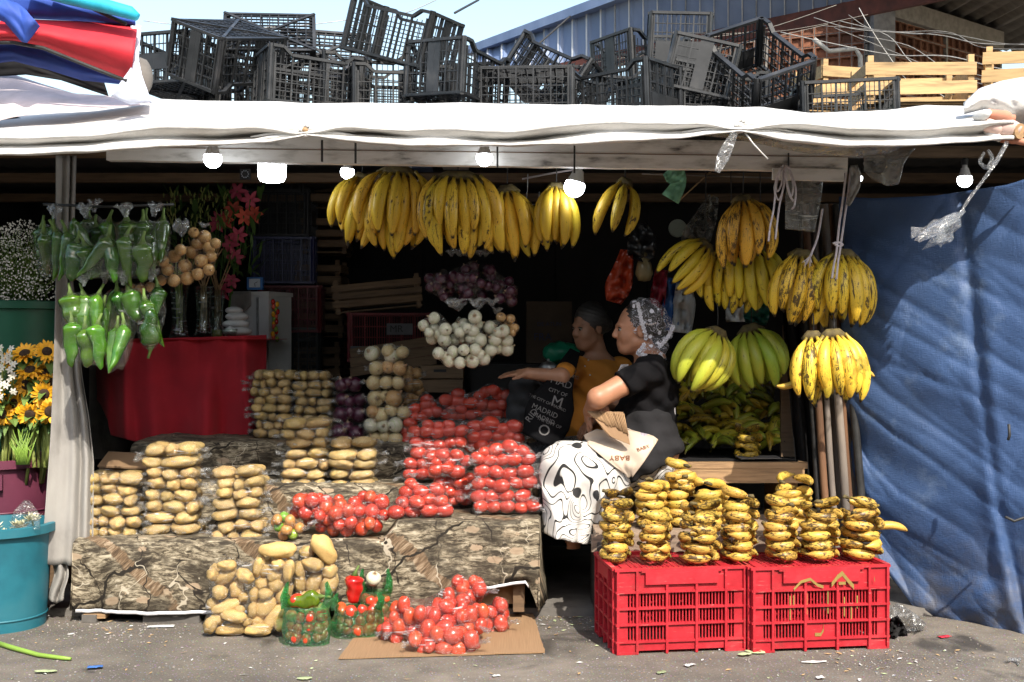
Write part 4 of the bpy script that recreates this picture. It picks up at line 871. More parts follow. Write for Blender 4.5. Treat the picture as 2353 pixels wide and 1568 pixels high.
for i, L_ in enumerate(wo_):
    onions(spread(L_, *z2, 5.34 if i < 4 else 5.30, 0.045), 'white', f'white onion in the bag at {wn[i]}', f'white onions, {wn[i]}', f'clear tied bag of white onions at {wn[i]}', 'hanging white onion bags', neck=(*nk[i], 0.035, 0.045), ears=False)
onions(spread(((1370, 875, 60), (1485, 895, 58), (1530, 1005, 60), (1450, 960, 52), (1500, 1060, 52)), *z2, 5.4), 'yellow', 'small brown onion in the bag right of the white onions', 'small hanging brown onions', 'small bag of brown onions right of the hanging white onions', None, neck=(1140, 722, 5.36, 0.03, 0.03), ears=False)
rs = []
for i, (cx_, cy_) in enumerate(((1000, 655), (1040, 640), (1085, 660), (1130, 640), (1155, 668), (1070, 625))):
    pts = [(cx_+rr(-24, 24), cy_+rr(-22, 28), rr(10, 13.5), 5.42+rr(-.06, .08)) for _ in range(8)]
    onions(pts, 'red', f'small red onion in hanging bag number {i+1} from the left under the bananas' if False else f'small red onion in the hanging bag {("far left", "left", "middle", "right", "far right", "uppermost")[i]} under the bananas', f'hanging red onions {("far left", "left", "middle", "right", "far right", "uppermost")[i]}',
           f'clear hanging bag of red onions, {("far left", "left", "middle", "right", "far right", "uppermost")[i]} of the dark cluster', 'hanging red onion bags', neck=(lerp(cx_, 1075, 0.5), 590, 5.42, 0.03, 0.03), ears=False, wr=0.008)
yl = [(400, 590, 15), (425, 612, 15), (385, 620, 14), (440, 580, 14), (455, 560, 15), (470, 545, 15), (480, 570, 14), (462, 600, 15), (485, 590, 13), (430, 640, 15), (400, 645, 14), (455, 630, 14), (480, 620, 13), (375, 600, 13), (495, 560, 12), (445, 535, 12), (370, 645, 12), (415, 575, 13)]
onions([(a, b, c*1.05, 5.2+rr(-.05, .05)) for a, b, c in yl if a < 440], 'yellow', 'brown onion in the hanging bag nearest the green peppers', 'hanging brown onions by the peppers', 'clear tied bag of brown onions hanging beside the green peppers', 'hanging brown onion bags', neck=(420, 545, 5.2, 0.07, 0.05), ears=False)
onions([(a, b, c*1.05, 5.22+rr(-.05, .05)) for a, b, c in yl if a >= 440], 'yellow', 'brown onion in the hanging bag nearest the lilies', 'hanging brown onions by the lilies', 'clear bag of brown onions hanging nearest the red lilies', 'hanging brown onion bags', neck=(468, 524, 5.22, 0.02, 0.03), ears=False)
onions([(300, 662, 12, 5.3), (322, 665, 12, 5.3), (345, 660, 12, 5.32), (312, 672, 10, 5.35)], 'yellow', 'brown onion low behind the green pepper bags', 'low brown onions', 'small clear bag of brown onions behind the pepper bags', None, ears=False)

# ---- tomatoes on the table
z1 = (861.6, 850.1, 0.2198)
def tomatoes(lst, z, Y, lab, grp, bag, gbag, dz=0.02, kind=None, back=0.0, neck=None, cols=None, mat='film', flat=None, blend=0.5, ears=True):
    items = []
    pts = spread(lst, *z, Y, dz) if z else lst
    hid = len(pts)
    if back: pts += [(u+rr(-6, 6), v+rr(-4, 2), r*0.95, y+back) for (u, v, r, y) in pts[::1]]
    for q_, (u, v, r, y) in enumerate(pts):
        c = P(u, v, y); k = rng.randrange(2) if kind is None else kind; me, rd = TOM[k]; s = r*px(y)*(1.34 if kind is None else 1.16)
        R = rot3(rr(-.6, .6), rr(-.4, .4), rr(-.6, .6)+rng.choice((0, pi))) if kind is None else rot3(rr(-2, 2), rr(-2, 2), rr(0, 6)); col = rng.choice(cols) if cols else (rr(.85, 1.1),)*2+(rr(.8, 1.2),)
        if q_ < hid: add_fruit('tomato', me, c, R, s, col, lab, 'tomato', grp)
        items.append((tuple(c), R, tuple(s*x for x in rd)))
    t = P(*neck[:3]) if neck else None
    return make_bag(items, bag, mat, gbag, seed=rr(0, 60), blend=blend, wr=0.0035, flat=flat, top=tuple(t) if t else None, neck=(t, (0, 0, 1), neck[3], neck[4], 3.0) if neck else None,
                    ears=[((-1, -.5, rr(-.2, .2)), rr(.01, .025)), ((1, -.5, rr(-.2, .2)), rr(.015, .03))] if ears else ())
TR = [[(1080, 920, 65), (1210, 940, 62), (1330, 940, 65), (1460, 930, 68), (1600, 930, 65), (1265, 830, 66), (1410, 800, 70), (1540, 850, 66), (1150, 860, 58)], [(1125, 1050, 70), (1265, 1065, 65), (1410, 1085, 72), (1575, 1060, 75)], [(1085, 1190, 65), (1210, 1180, 62), (1320, 1215, 72), (1480, 1180, 60), (1610, 1165, 75)],
      [(1085, 1320, 72), (1225, 1320, 70), (1375, 1315, 65), (1545, 1310, 75)], [(1110, 1425, 66), (1240, 1430, 62), (1380, 1430, 70), (1530, 1440, 60), (1645, 1420, 65)]]
for i, L_ in enumerate(TR): tomatoes(L_, z1, 5.22, f'plum tomato in the bag {nth(i)} in the brightest front tomato stack', f'tomatoes, {nth(i)}, front stack', f'clear bag of plum tomatoes, {nth(i)} in the brightest front stack', 'bags of the front tomato stack', 0.012, back=0.095)
TM = [[(420, 645, 60), (540, 640, 62), (660, 655, 65), (775, 640, 60), (895, 640, 65), (555, 570, 50), (660, 590, 50), (770, 575, 55)], [(440, 750, 65), (550, 765, 57), (670, 785, 60), (785, 760, 60), (890, 755, 60)], [(455, 865, 70), (600, 870, 58), (720, 865, 58)], [(380, 980, 65), (510, 985, 65), (640, 985, 60)], [(370, 1085, 62), (490, 1090, 60), (610, 1085, 60)]]
for i, L_ in enumerate(TM): tomatoes(L_, z1, 5.56, f'plum tomato in the bag {nth(i)} in the tomato stack beside the onions', f'tomatoes, {nth(i)}, stack beside onions', f'clear bag of plum tomatoes, {nth(i)} in the stack beside the onions', 'bags of the tomato stack beside the onions', 0.012, back=0.09)
tomatoes([(600, 905, 60), (700, 890, 65), (645, 1040, 65), (855, 1065, 70), (860, 890, 60), (770, 960, 65), (960, 950, 60), (760, 1030, 60), (640, 965, 50)], z1, 5.36, 'plum tomato in the loose bag between the two tomato stacks', 'tomatoes, loose bag', 'loose clear bag of plum tomatoes wedged between two tomato stacks', 'table tomato bags', 0.02, back=0.06)
tomatoes([(680, 1170, 55), (790, 1170, 60), (900, 1180, 65), (990, 1130, 55), (800, 1275, 60), (890, 1295, 58), (980, 1255, 52), (745, 1240, 52)], z1, 5.40, 'plum tomato in the shaded bag under the loose bag', 'tomatoes, shaded bag', 'clear bag of plum tomatoes in shade left of the bright front stack', 'table tomato bags', back=0.06)
tomatoes([(830, 1360, 56), (950, 1360, 60), (890, 1345, 45)], z1, 5.40, 'plum tomato in the lowest shaded bag', 'tomatoes, lowest shaded bag', 'lowest clear bag of tomatoes in shade left of the front stack', 'table tomato bags', back=0.06)
tomatoes([(220, 1490, 72), (400, 1470, 80), (565, 1465, 76), (725, 1465, 76), (330, 1275, 64), (480, 1270, 64), (650, 1250, 66), (570, 1355, 65), (690, 1370, 62), (400, 1210, 52), (440, 1380, 66), (290, 1385, 60), (370, 1180, 48)], z1, 5.13, 'plum tomato in the pyramid shaped bag at the table front', 'tomatoes, pyramid bag', 'pyramid shaped clear bag of plum tomatoes at the front edge of the table', 'table tomato bags', 0.03, back=0.0, neck=(950, 1098, 5.2, 0.02, 0.03))
TU = [[(1045, 595, 72), (1210, 560, 74), (1330, 625, 68), (1455, 595, 74), (1130, 580, 50)], [(1035, 705, 65), (1150, 690, 68), (1290, 700, 62), (1400, 700, 60), (1490, 715, 60)], [(1005, 800, 62), (1110, 790, 60), (1220, 800, 60)]]
for i, L_ in enumerate(TU): tomatoes(L_, z1, 5.62, f'plum tomato in the bag {nth(i)} in the tomato stack behind the bright one', f'tomatoes, {nth(i)}, stack behind', f'clear bag of plum tomatoes, {nth(i)} in the stack behind the bright front one', 'bags of the stack behind the front stack', 0.012, back=0.09)
TB = [('left', [(420, 405, 55), (535, 365, 55), (540, 315, 58), (590, 365, 46), (550, 440, 63), (640, 440, 58), (430, 490, 52), (500, 490, 52)]), ('leftmost lower', [(370, 560, 60), (325, 630, 55), (350, 705, 52), (335, 745, 42), (400, 640, 52)]), ('centre top', [(750, 320, 68), (870, 330, 70), (1000, 345, 65), (870, 255, 60)]), ('centre lower', [(800, 410, 52), (900, 415, 52), (730, 470, 48), (825, 475, 56), (905, 480, 56), (1005, 470, 56)]),
      ('right top', [(1100, 270, 56), (1160, 230, 58), (1290, 265, 60), (1390, 270, 60), (1240, 215, 58)]), ('right middle', [(1125, 365, 60), (1235, 375, 60), (1330, 365, 60), (1420, 365, 52)]), ('right lower', [(1150, 450, 60), (1270, 455, 60), (1390, 450, 56), (1070, 450, 45)])]
for nm, L_ in TB: tomatoes(L_, z1, 5.92, f'dark plum tomato in the {nm} bag of the shaded back row', f'back tomatoes {nm}', f'clear bag of dark plum tomatoes, {nm} of the shaded back row', 'back row tomato bags', 0.015, back=0.08)
# jumbled small tomatoes at the table front
def blob(n, uc, vc, du, dv, Y, dY, r):
    pts = np.array([[rr(-1, 1), rr(-1, 1), rr(-1, 1)] for _ in range(n)])*[du, dY/px(Y), dv]
    rad = np.array([r*rr(0.82, 1.15) for _ in range(n)])
    for it in range(90):
        D = pts[:, None]-pts[None]; L = np.linalg.norm(D, axis=2)+1e-6; ov = np.maximum(0, (rad[:, None]+rad[None])*0.97-L); np.fill_diagonal(ov, 0)
        pts += (D/L[..., None]*ov[..., None]*0.28).sum(1); pts[:, 2] += 0.25
        e = np.linalg.norm(pts/[du, dY/px(Y), dv], axis=1); k = np.where(e > 1, 1/np.maximum(e, 1e-6), 1); k = 1-(1-k)*0.6; pts *= k[:, None]
    return [(uc+p[0], vc+p[2], q, Y+p[1]*px(Y)) for p, q in zip(pts, rad)]
RT = [(1.0, 1.0, 1.0), (1.05, 1.4, 1.1), (1.0, 1.8, 1.2), (0.95, 0.9, 1)]
tomatoes(blob(22, 735, 1155, 62, 42, 5.2, 0.07, 14), None, 0, 'small round tomato in the upper left bag of the front jumble', 'small tomatoes, upper left', 'clear bag of small round tomatoes heaped upper left of the front jumble', 'front jumble bags', kind=2, cols=RT)
tomatoes(blob(28, 800, 1182, 100, 36, 5.14, 0.06, 14.5), None, 0, 'small round tomato in the wide bag of the front jumble', 'small tomatoes, wide bag', 'wide clear bag of small round tomatoes along the table front', 'front jumble bags', kind=2, cols=RT)
tomatoes(blob(10, 848, 1150, 36, 34, 5.2, 0.07, 15), None, 0, 'large round tomato in the bulging bag of the front jumble', 'round tomatoes, bulging bag', 'bulging clear bag of larger round tomatoes right in the front jumble', 'front jumble bags', kind=2, cols=RT)
tomatoes(blob(11, 660, 1198, 36, 34, 5.10, 0.06, 13), None, 0, 'green or orange tomato in the unripe bag at the table front', 'unripe tomatoes', 'small clear bag of green and orange unripe tomatoes at the table front', 'front jumble bags', kind=2, cols=[(0.30, 9.0, 2.0), (0.55, 11.0, 2.0), (1.1, 5.5, 3.0), (1.05, 6.5, 4.0)])

# ---- tomatoes on the ground
z4 = (430.8, 1148.8, 0.3662)
tomatoes(blob(56, 1005, 1412, 118, 58, 4.78, 0.11, 18), None, 0, 'red tomato in the big bag on the cardboard', 'tomatoes, big ground bag', 'big clear bag of red tomatoes lying on the cardboard sheet', 'ground tomato bags', kind=0, cols=[(1, 1, 1), (.95, 1.1, 1), (1.05, 1.6, 1), (0.9, .8, 1)])
tomatoes(blob(24, 1020, 1475, 108, 32, 4.62, 0.06, 18.5), None, 0, 'red tomato in the front bag on the cardboard', 'tomatoes, front ground bag', 'front clear bag of red tomatoes slumped on the cardboard sheet', 'ground tomato bags', kind=1, cols=[(1, 1, 1), (.95, 1.1, 1), (1.05, 1.5, 1)])
tomatoes(blob(12, 1072, 1345, 36, 30, 4.98, 0.07, 15), None, 0, 'tomato in the small bag on top behind the big ground bag', 'tomatoes, upper ground bag', 'small clear bag of tomatoes on top behind the big ground bag', 'ground tomato bags', kind=2, cols=RT)
tomatoes(blob(13, 1132, 1410, 34, 50, 4.95, 0.07, 16), None, 0, 'tomato in the narrow bag right of the big ground bag', 'tomatoes, right ground bag', 'narrow clear bag of tomatoes leaning right of the big ground bag', 'ground tomato bags', kind=1, cols=RT)
tomatoes(blob(11, 905, 1435, 30, 42, 4.78, 0.06, 16.5), None, 0, 'tomato in the left slumped part of the ground pile', 'tomatoes, left ground bag', 'clear bag of tomatoes slumped at the left of the ground pile', 'ground tomato bags', kind=0, cols=RT)

# ---- tall potato bags standing on the ground
PB = [[(160, 468, 38, 42, 0), (250, 412, 60, 32, 0), (245, 470, 82, 45, 40), (362, 478, 60, 42, -30), (205, 580, 48, 45, 0), (310, 555, 65, 45, 85), (350, 612, 32, 30, 0), (160, 655, 38, 38, 0), (245, 670, 85, 38, 12), (330, 690, 32, 28, 0), (190, 745, 42, 40, 0), (290, 730, 80, 38, -10), (145, 785, 58, 42, 70), (285, 810, 96, 38, 6), (375, 765, 34, 30, 0)],
      [(450, 412, 72, 35, 70), (490, 432, 55, 42, 55), (570, 402, 42, 40, 0), (635, 440, 74, 34, 82), (545, 475, 46, 45, 0), (470, 525, 44, 40, 0), (555, 535, 46, 45, 0), (420, 595, 45, 32, 85), (490, 592, 46, 36, 0), (605, 590, 72, 48, 65), (490, 667, 80, 58, 52), (412, 690, 50, 34, 80), (440, 755, 52, 36, 0), (540, 742, 92, 46, 52), (450, 815, 82, 38, 3), (590, 785, 46, 40, 0), (570, 314, 112, 48, -2)],
      [(750, 328, 48, 40, 15), (790, 405, 74, 42, -6), (705, 440, 58, 36, 85), (893, 447, 52, 45, 60), (705, 520, 62, 36, 85), (795, 520, 78, 52, 60), (888, 540, 68, 52, 65), (720, 605, 42, 36, 0), (818, 602, 48, 40, 0), (880, 600, 42, 40, 0), (740, 680, 45, 40, 0), (840, 680, 48, 42, 0), (800, 750, 48, 40, 0), (860, 310, 108, 62, -58)]]
pn = ['leftmost', 'middle', 'right']
for i, L_ in enumerate(PB):
    items = []; Yb = (4.86, 4.86, 5.0)[i]
    for q, (x, y, a, b, an) in enumerate(L_):
        k = min(range(len(POT)), key=lambda j: abs(POT[j][1][2]-b/a)); me, rd = POT[k]; Y = Yb+rr(-.03, .03); s = z4[2]*px(Y)
        c = P(z4[0]+x*z4[2], z4[1]+y*z4[2], Y); R = rot3(rr(-.2, .2), -radians(an), 0)@rot3(0, 0, rr(-.2, .2)); dims = (a*s/rd[0]*1.04, b*s/rd[1]*1.08, b*s/rd[2]*1.04); kk = rr(0.9, 1.1)
        loose = (i > 0 and q == len(L_)-1)
        add_fruit('potato', me, c, R, dims, (kk, kk*0.98, kk*0.9), (f'large loose potato lying on top of the {pn[i]} ground potato bag' if loose else f'potato in the {pn[i]} tall bag standing on the ground'), 'potato', None if loose else f'potatoes, {pn[i]} ground bag')
        if not loose:
            items.append((tuple(c), R, (a*s*1.04, b*s*1.08, b*s*1.04)))
            c2 = c+Vector((rr(-.02, .02), 0.075, rr(-.015, .015))); items.append((tuple(c2), R, (a*s, b*s, b*s)))
            if q % 2 == 0: add_fruit('potato', me, c2, R, dims, (kk, kk, kk), f'potato in the {pn[i]} tall bag standing on the ground', 'potato', f'potatoes, {pn[i]} ground bag')
    make_bag(items, f'{pn[i]} of three tall clear bags of potatoes standing on the ground', 'film', 'tall potato bags on the ground', seed=i*5, blend=0.45, flat=0.003)
# ------------------------------------------------------------------ stepped table under printed cloth
def h1(u): return interp(u, [0, 880, 915, 2000], [0.375, 0.375, 0.462, 0.462])
A = []; us = [150, 158, 166]+list(np.linspace(172, 1236, 150))+[1242, 1248, 1254, 1258]
for k, u in enumerate(us):
    t1 = h1(u); x_in = np.clip(u, 172, 1240)
    prof = [(5.075, 0.055), (5.065, 0.10), (5.06, 0.2), (5.06, 0.3), (5.06, t1-0.03), (5.066, t1-0.008), (5.085, t1), (5.18, t1), (5.3, t1), (5.44, t1), (5.475, t1+0.012), (5.49, t1+0.05), (5.49, 0.52), (5.497, 0.555), (5.52, 0.567), (5.6, 0.567), (5.74, 0.567), (5.815, 0.575), (5.83, 0.60), (5.835, 0.66), (5.84, 0.715), (5.86, 0.735), (5.9, 0.742), (6.1, 0.742), (6.4, 0.742), (6.75, 0.742)]
    side = 0
    if u > 1236: side = (u-1236)/22
    if u < 172: side = (172-u)/22
    row = []
    for j, (y, z) in enumerate(prof):
        X = (x_in-1176.5)*5.08/FPX
        if u > 1236: X += 0.02*side+0.025*side*sin(y*14+3); 
        if u < 172: X -= 0.02*side+0.008*side*sin(y*11)
        zz = z
        if side > 0.15: zz = max(0.06, z-(z-0.06)*min(1, side*1.02)) if side > 0.3 else z-0.01
        w = 0.011*nz((X*5, y*6, z*9))+0.006*nz((X*17, y*13, z*15))
        if j < 5: y = y+w*1.0+(0.022*sin(X*9+2*nz((X*3, 0, 1)))+0.012*nz((X*8, z*2, 7)))*(1-z/0.45)+0.006*nz((X*9, z*20, 3))
        elif j in (11, 12, 18, 19): y = y+w*2.2
        else: zz += 0.5*w
        if j == 0: zz += 0.014*nz((X*3, 0, 5))+(0.135 if 1060 < u < 1232 else 0)*interp(u, [1060, 1110, 1210, 1232], [0, 0.8, 1, 0.2])
        elif j == 1 and 1060 < u < 1232: zz += 0.10*interp(u, [1060, 1110, 1210, 1232], [0, 0.8, 1, 0.2])
        row.append((X, y, zz))
    A.append(row)
# finer rows so that the creases hold
A = np.array(A); fine = []
for j in range(A.shape[1]-1):
    for q in (0, 0.34, 0.67): fine.append(A[:, j]*(1-q)+A[:, j+1]*q)
fine.append(A[:, -1]); A = np.stack(fine, 1)
for i in range(A.shape[0]):
    for j in range(A.shape[1]): 
        p = A[i, j]; w = 0.004*nz((p[0]*22, p[1]*22, p[2]*22)); A[i, j, 1] += w; A[i, j, 2] += w
cl = sheet(A, 0.003).build('printed_cloth', M['camo'], smooth=True)
tag(cl, 'leaf and branch printed cloth draped over the stepped vegetable table', 'cloth')
plain('selvage', (0.72, 0.72, 0.74), 0.8)
hm = MB(); 
pts = [Vector(A[i, 0])+Vector((0, -0.004, 0.002)) for i in range(3, 75, 2)]
B = [[tuple(p+Vector((0, 0, 0.002))), tuple(p+Vector((0, -0.002, -0.012-0.004*abs(nz((p.x*9, 0, 1))))))] for p in pts]
sheet(B, 0.001).build('selvage_strip', M['selvage'], cl, smooth=True)
pts = [Vector(A[i, 0])+Vector((0, -0.004, 0.002)) for i in range(134, 150, 1)]
sheet([[tuple(p), tuple(p+Vector((0, -0.002, -0.012)))] for p in pts], 0.001).build('selvage_strip', M['selvage'], cl, smooth=True)
tb = thing('stepped_table', 'low stepped wooden stand hidden under the printed cloth', 'table', (-0.9, 5.6, 0))
for (y0, y1, z) in ((5.11, 5.46, 0.33), (5.53, 5.80, 0.52), (5.88, 6.7, 0.69)):
    MB().box((0, (y0+y1)/2-5.6, z), (1.96, y1-y0, 0.03)).build('shelf_board', M['dark_wood'], tb)
    for x in (-0.93, 0, 0.93): MB().box((x, (y0+y1)/2-5.6, (z+0.03)/2), (0.05, y1-y0-0.03, z-0.05)).build('support', M['dark_wood'], tb)
simple('cardboard_box', P(1158, 1364, 5.16)+Vector((0, 0.06, 0)), (0.19, 0.1, 0.10), M['cardboard2'], 'cardboard box end peeking out below the lifted cloth hem', 'box')
bx_ = thing('cardboard_carton', 'flattened brown cardboard carton under the red cloth beside the curtain', 'box', P(292, 1075, 5.55))
MB().box((0, 0.12, -0.05), (0.26, 0.28, 0.12)).build('carton_body', M['cardboard2'], bx_); MB().box((0.03, 0.02, 0.032), (0.30, 0.20, 0.008), (0.25, 0.06, 0.1)).build('carton_flap', M['cardboard2'], bx_)
# wood blocks and slab under the hem
for u, v, w, h_, d_, mt, lab in ((222, 1413, 50, 10, 0.06, 'bench_wood', 'thin splintered wood block under the cloth hem on the left'), (212, 1432, 34, 18, 0.07, 'concrete', 'broken concrete lump under the left table corner'), (400, 1428, 130, 20, 0.08, 'concrete', 'long concrete strip lying under the table front')):
    s = px(5.12); p = P(u, v, 5.12); tag(MB().box((p.x, p.y, max(h_*s/2+0.001, p.z)), (w*s, d_, h_*s), (0, 0, rr(-.06, .06))).build('block', M[mt]), lab, 'block')

# ------------------------------------------------------------------ red cloth table
A = []; Yf = 6.36
for i in range(110):
    s = i/109; row = []
    u = lerp(214, 612, s)
    for j in range(46):
        t = j/45
        hem = interp(u, [214, 262, 268, 300, 330, 520, 560, 585, 612], [905, 965, 1000, 1012, 1020, 1016, 1008, 985, 930])
        v = lerp(interp(u, [214, 290, 300, 612], [790, 783, 780, 770]), hem, t)
        Y = Yf+(0.40*(290-u)/76 if u < 290 else 0)+(0.12*(u-560)/52 if u > 560 else 0)
        f = 0.10*t*sin(s*23+1.5*nz((s*4, 0, 2)))*(0.4+0.6*abs(nz((s*5, 1, 1))))+0.035*nz((s*9, t*2, 4))+0.045*math.exp(-((s-0.16-0.05*t)/0.03)**2)*(0.3+t)+0.04*math.exp(-((s-0.86-0.06*t)/0.035)**2)*(0.3+t)
        du = -14*t*math.exp(-((s-0.13)/0.06)**2)
        row.append(tuple(P(u+du, v, Y-f)))
    A.append(row)
rt = thing('red_cloth_table', 'tall table covered with a dark red cloth hanging to the floor boards', 'table', P(420, 1020, 6.6))
sheet([[tuple(Vector(p)-rt.location) for p in r] for r in A], 0.003).build('red_cloth', M['red_cloth'], rt, smooth=True)
c0 = P(430, 779, 6.36); A = [[tuple(Vector((x, y, 1.272+0.004*nz((x*5, y*5, 0))))-rt.location) for y in np.linspace(6.33, 6.95, 10)] for x in np.linspace(P(290, 0, 6.36).x, P(612, 0, 6.36).x, 24)]
sheet(A, 0.003).build('cloth_top', M['red_cloth'], rt, smooth=True)
MB().box(Vector((P(450, 0, 6.6).x, 6.68, 1.0))-rt.location, (0.66, 0.5, 0.5)).build('table_body', M['dark_wood'], rt)
simple('metal_board', P(278, 945, 6.72), (0.36, 0.02, 0.56), M['concrete'], 'grey sheet metal panel standing under the left of the red cloth', 'panel', (0, 0, 0.1))

# ------------------------------------------------------------------ cardboard on the ground, scraps, stem
A = []
p00, p10, p11, p01 = P(778, 1517, 4.492), P(1252, 1503, 4.58), P(1222, 1404, 5.30), P(860, 1404, 5.30)
for i in range(30):
    s = i/29; row = []
    for j in range(20):
        t = j/19; a = p00.lerp(p10, s); b = p01.lerp(p11, s); p = a.lerp(b, t)
        row.append((p.x+0.004*nz((s*30, t*30, 1))*(1 if i in (0, 29) else 0), p.y, 0.009+0.004*nz((s*4, t*4, 1))+0.010*max(0, s-0.9)*10*abs(nz((t*6, 0, 2)))))
    A.append(row)
tag(sheet(A, 0.005).build('cardboard_sheet', M['cardboard'], smooth=True, sharp=40), 'flattened corrugated cardboard sheet on the ground under the tomato bags', 'cardboard')
plain('scrap_blue', (0.06, 0.17, 0.48), 0.6); plain('scrap_white', (0.62, 0.62, 0.60), 0.7); plain('leaf_pale', (0.34, 0.40, 0.22), 0.7, rnd=0.3); plain('leaf_dry', (0.34, 0.23, 0.11), 0.8, rnd=0.3); plain('scrap_red', (0.45, 0.02, 0.04), 0.6); plain('pebble', (0.24, 0.22, 0.20), 0.9, rnd=0.4)
def gp(u, v, z=0.006): 
    Y = CAM_H*FPX/(v-784); p = P(u, v, Y); p.z = z; return p
def scrap(u, v, w, h, seed, leaf=False):
    c = gp(u, v); s = px(c.y); A = []
    for i in range(9):
        t = i/8; wd = (sin(pi*(0.06+0.88*t))**0.7 if leaf else 0.9+0.25*nz((t*4, seed, 0)))
        A.append([(((t-0.5)*w*s), q*h*s*0.9*wd+0.12*h*s*nz((t*3, seed, 2)), 0.004+0.006*abs(nz((t*3, q, seed)))+0.012*(q*q)*abs(nz((seed, 1, 1)))) for q in (-1, -0.4, 0, 0.4, 1)])
    return sheet(A, 0.0008), c
for (u, v, w, h, mt, leaf, rz, lab, cat) in ((218, 1538, 34, 12, 'scrap_blue', 0, 0.2, 'torn bright blue paper scrap on the ground at the lower left', 'paper'), (370, 1442, 60, 12, 'scrap_white', 0, 0.1, 'dirty clear plastic scrap on the ground before the table hem', 'plastic'), (1712, 1508, 34, 12, 'leaf_pale', 1, 0.3, 'pale leaf lying at the joint between the red crates', 'leaf'), (1735, 1502, 46, 14, 'leaf_pale', 1, -0.3, 'larger pale leaf curled beside the right red crate foot', 'leaf'), (1870, 1524, 60, 8, 'scrap_white', 1, 0.1, 'long white peel strip on the ground before the right red crate', 'peel'),
        (1885, 1562, 20, 8, 'scrap_white', 0, 0.5, 'small white paper bit before the right crate', 'paper'), (1585, 1532, 28, 9, 'scrap_white', 0, 0.7, 'crumpled white wrapper before the left red crate', 'wrapper'), (1520, 1548, 30, 10, 'leaf_pale', 1, 0.9, 'small round green leaf before the left red crate', 'leaf'), (2170, 1466, 30, 10, 'scrap_red', 0, 0.4, 'bright red wrapper scrap under the blue tarp edge', 'wrapper'),
        (700, 1562, 34, 14, 'leaf_pale', 1, 0.2, 'grey green leaf at the lower edge left of the cardboard', 'leaf'), (590, 1440, 20, 8, 'leaf_dry', 1, 1.2, 'dry curled leaf beside the ground potato bag', 'leaf'), (105, 1548, 50, 10, 'leaf_pale', 1, 0.1, 'flat grey green leaf near the cut stem', 'leaf'), (1140, 1556, 18, 6, 'scrap_white', 0, 0.3, 'tiny white scrap below the cardboard sheet', 'paper'), (100, 1418, 26, 9, 'scrap_white', 0, -.3, 'white tag strip below the curtain rag', 'tag')):
    m, c = scrap(u, v, w, h, u*0.1, leaf); tag(m.build('leaf' if cat in ('leaf', 'peel') else 'scrap', M[mt], smooth=True, loc=c-Vector((0, 0, 0.004)), rot=(0, 0, rz)), lab, cat)
st = [gp(-20, 1480, 0.012), gp(30, 1496, 0.012), gp(90, 1512, 0.011), gp(140, 1518, 0.010), gp(163, 1520, 0.010)]
plain('stem_green', (0.22, 0.36, 0.05), 0.5)
tag(MB().tube(st, [0.010, 0.010, 0.009, 0.008, 0.006], 9).build('plant_cutting', M['stem_green'], smooth=True), 'long cut green flower stem lying on the ground at the lower left', 'stem')
# uncountable litter
m = MB(); r2 = random.Random(5)
for k in range(900):
    if r2.random() < 0.55: u, v = r2.uniform(-50, 2400), r2.uniform(1410, 1575)
    else: u, v = r2.choice([(r2.gauss(270, 90), r2.gauss(1450, 18)), (r2.gauss(1330, 60), r2.gauss(1420, 20)), (r2.gauss(2050, 120), r2.gauss(1515, 20))])
    if v < 1402: continue
    c = gp(u, v, 0.0); s = r2.uniform(0.0015, 0.0055); q = r2.random(); a = r2.uniform(0, 6.3)
    if q < 0.6: m.add([tuple(c+Vector((x*s, y*s, z*s*0.6+s*0.3))) for x, y, z in ico(1)[0]], ico(1)[1], 0)
    else:
        l = s*r2.uniform(1.5, 4); m.add([tuple(c+Vector((cos(a+b)*l*w_, sin(a+b)*l*w_, 0.003+0.004*r2.random()))) for b, w_ in ((0, 1), (1.57, .35), (3.14, 1), (4.71, .35))], [(0, 1, 2, 3)], r2.choice((1, 1, 2, 3)))
tag(m.build('ground_litter', [M['pebble'], M['leaf_dry'], M['leaf_pale'], M['scrap_white']]), 'grit, crumbs and leaf bits scattered over the ground', 'litter', kind='stuff')

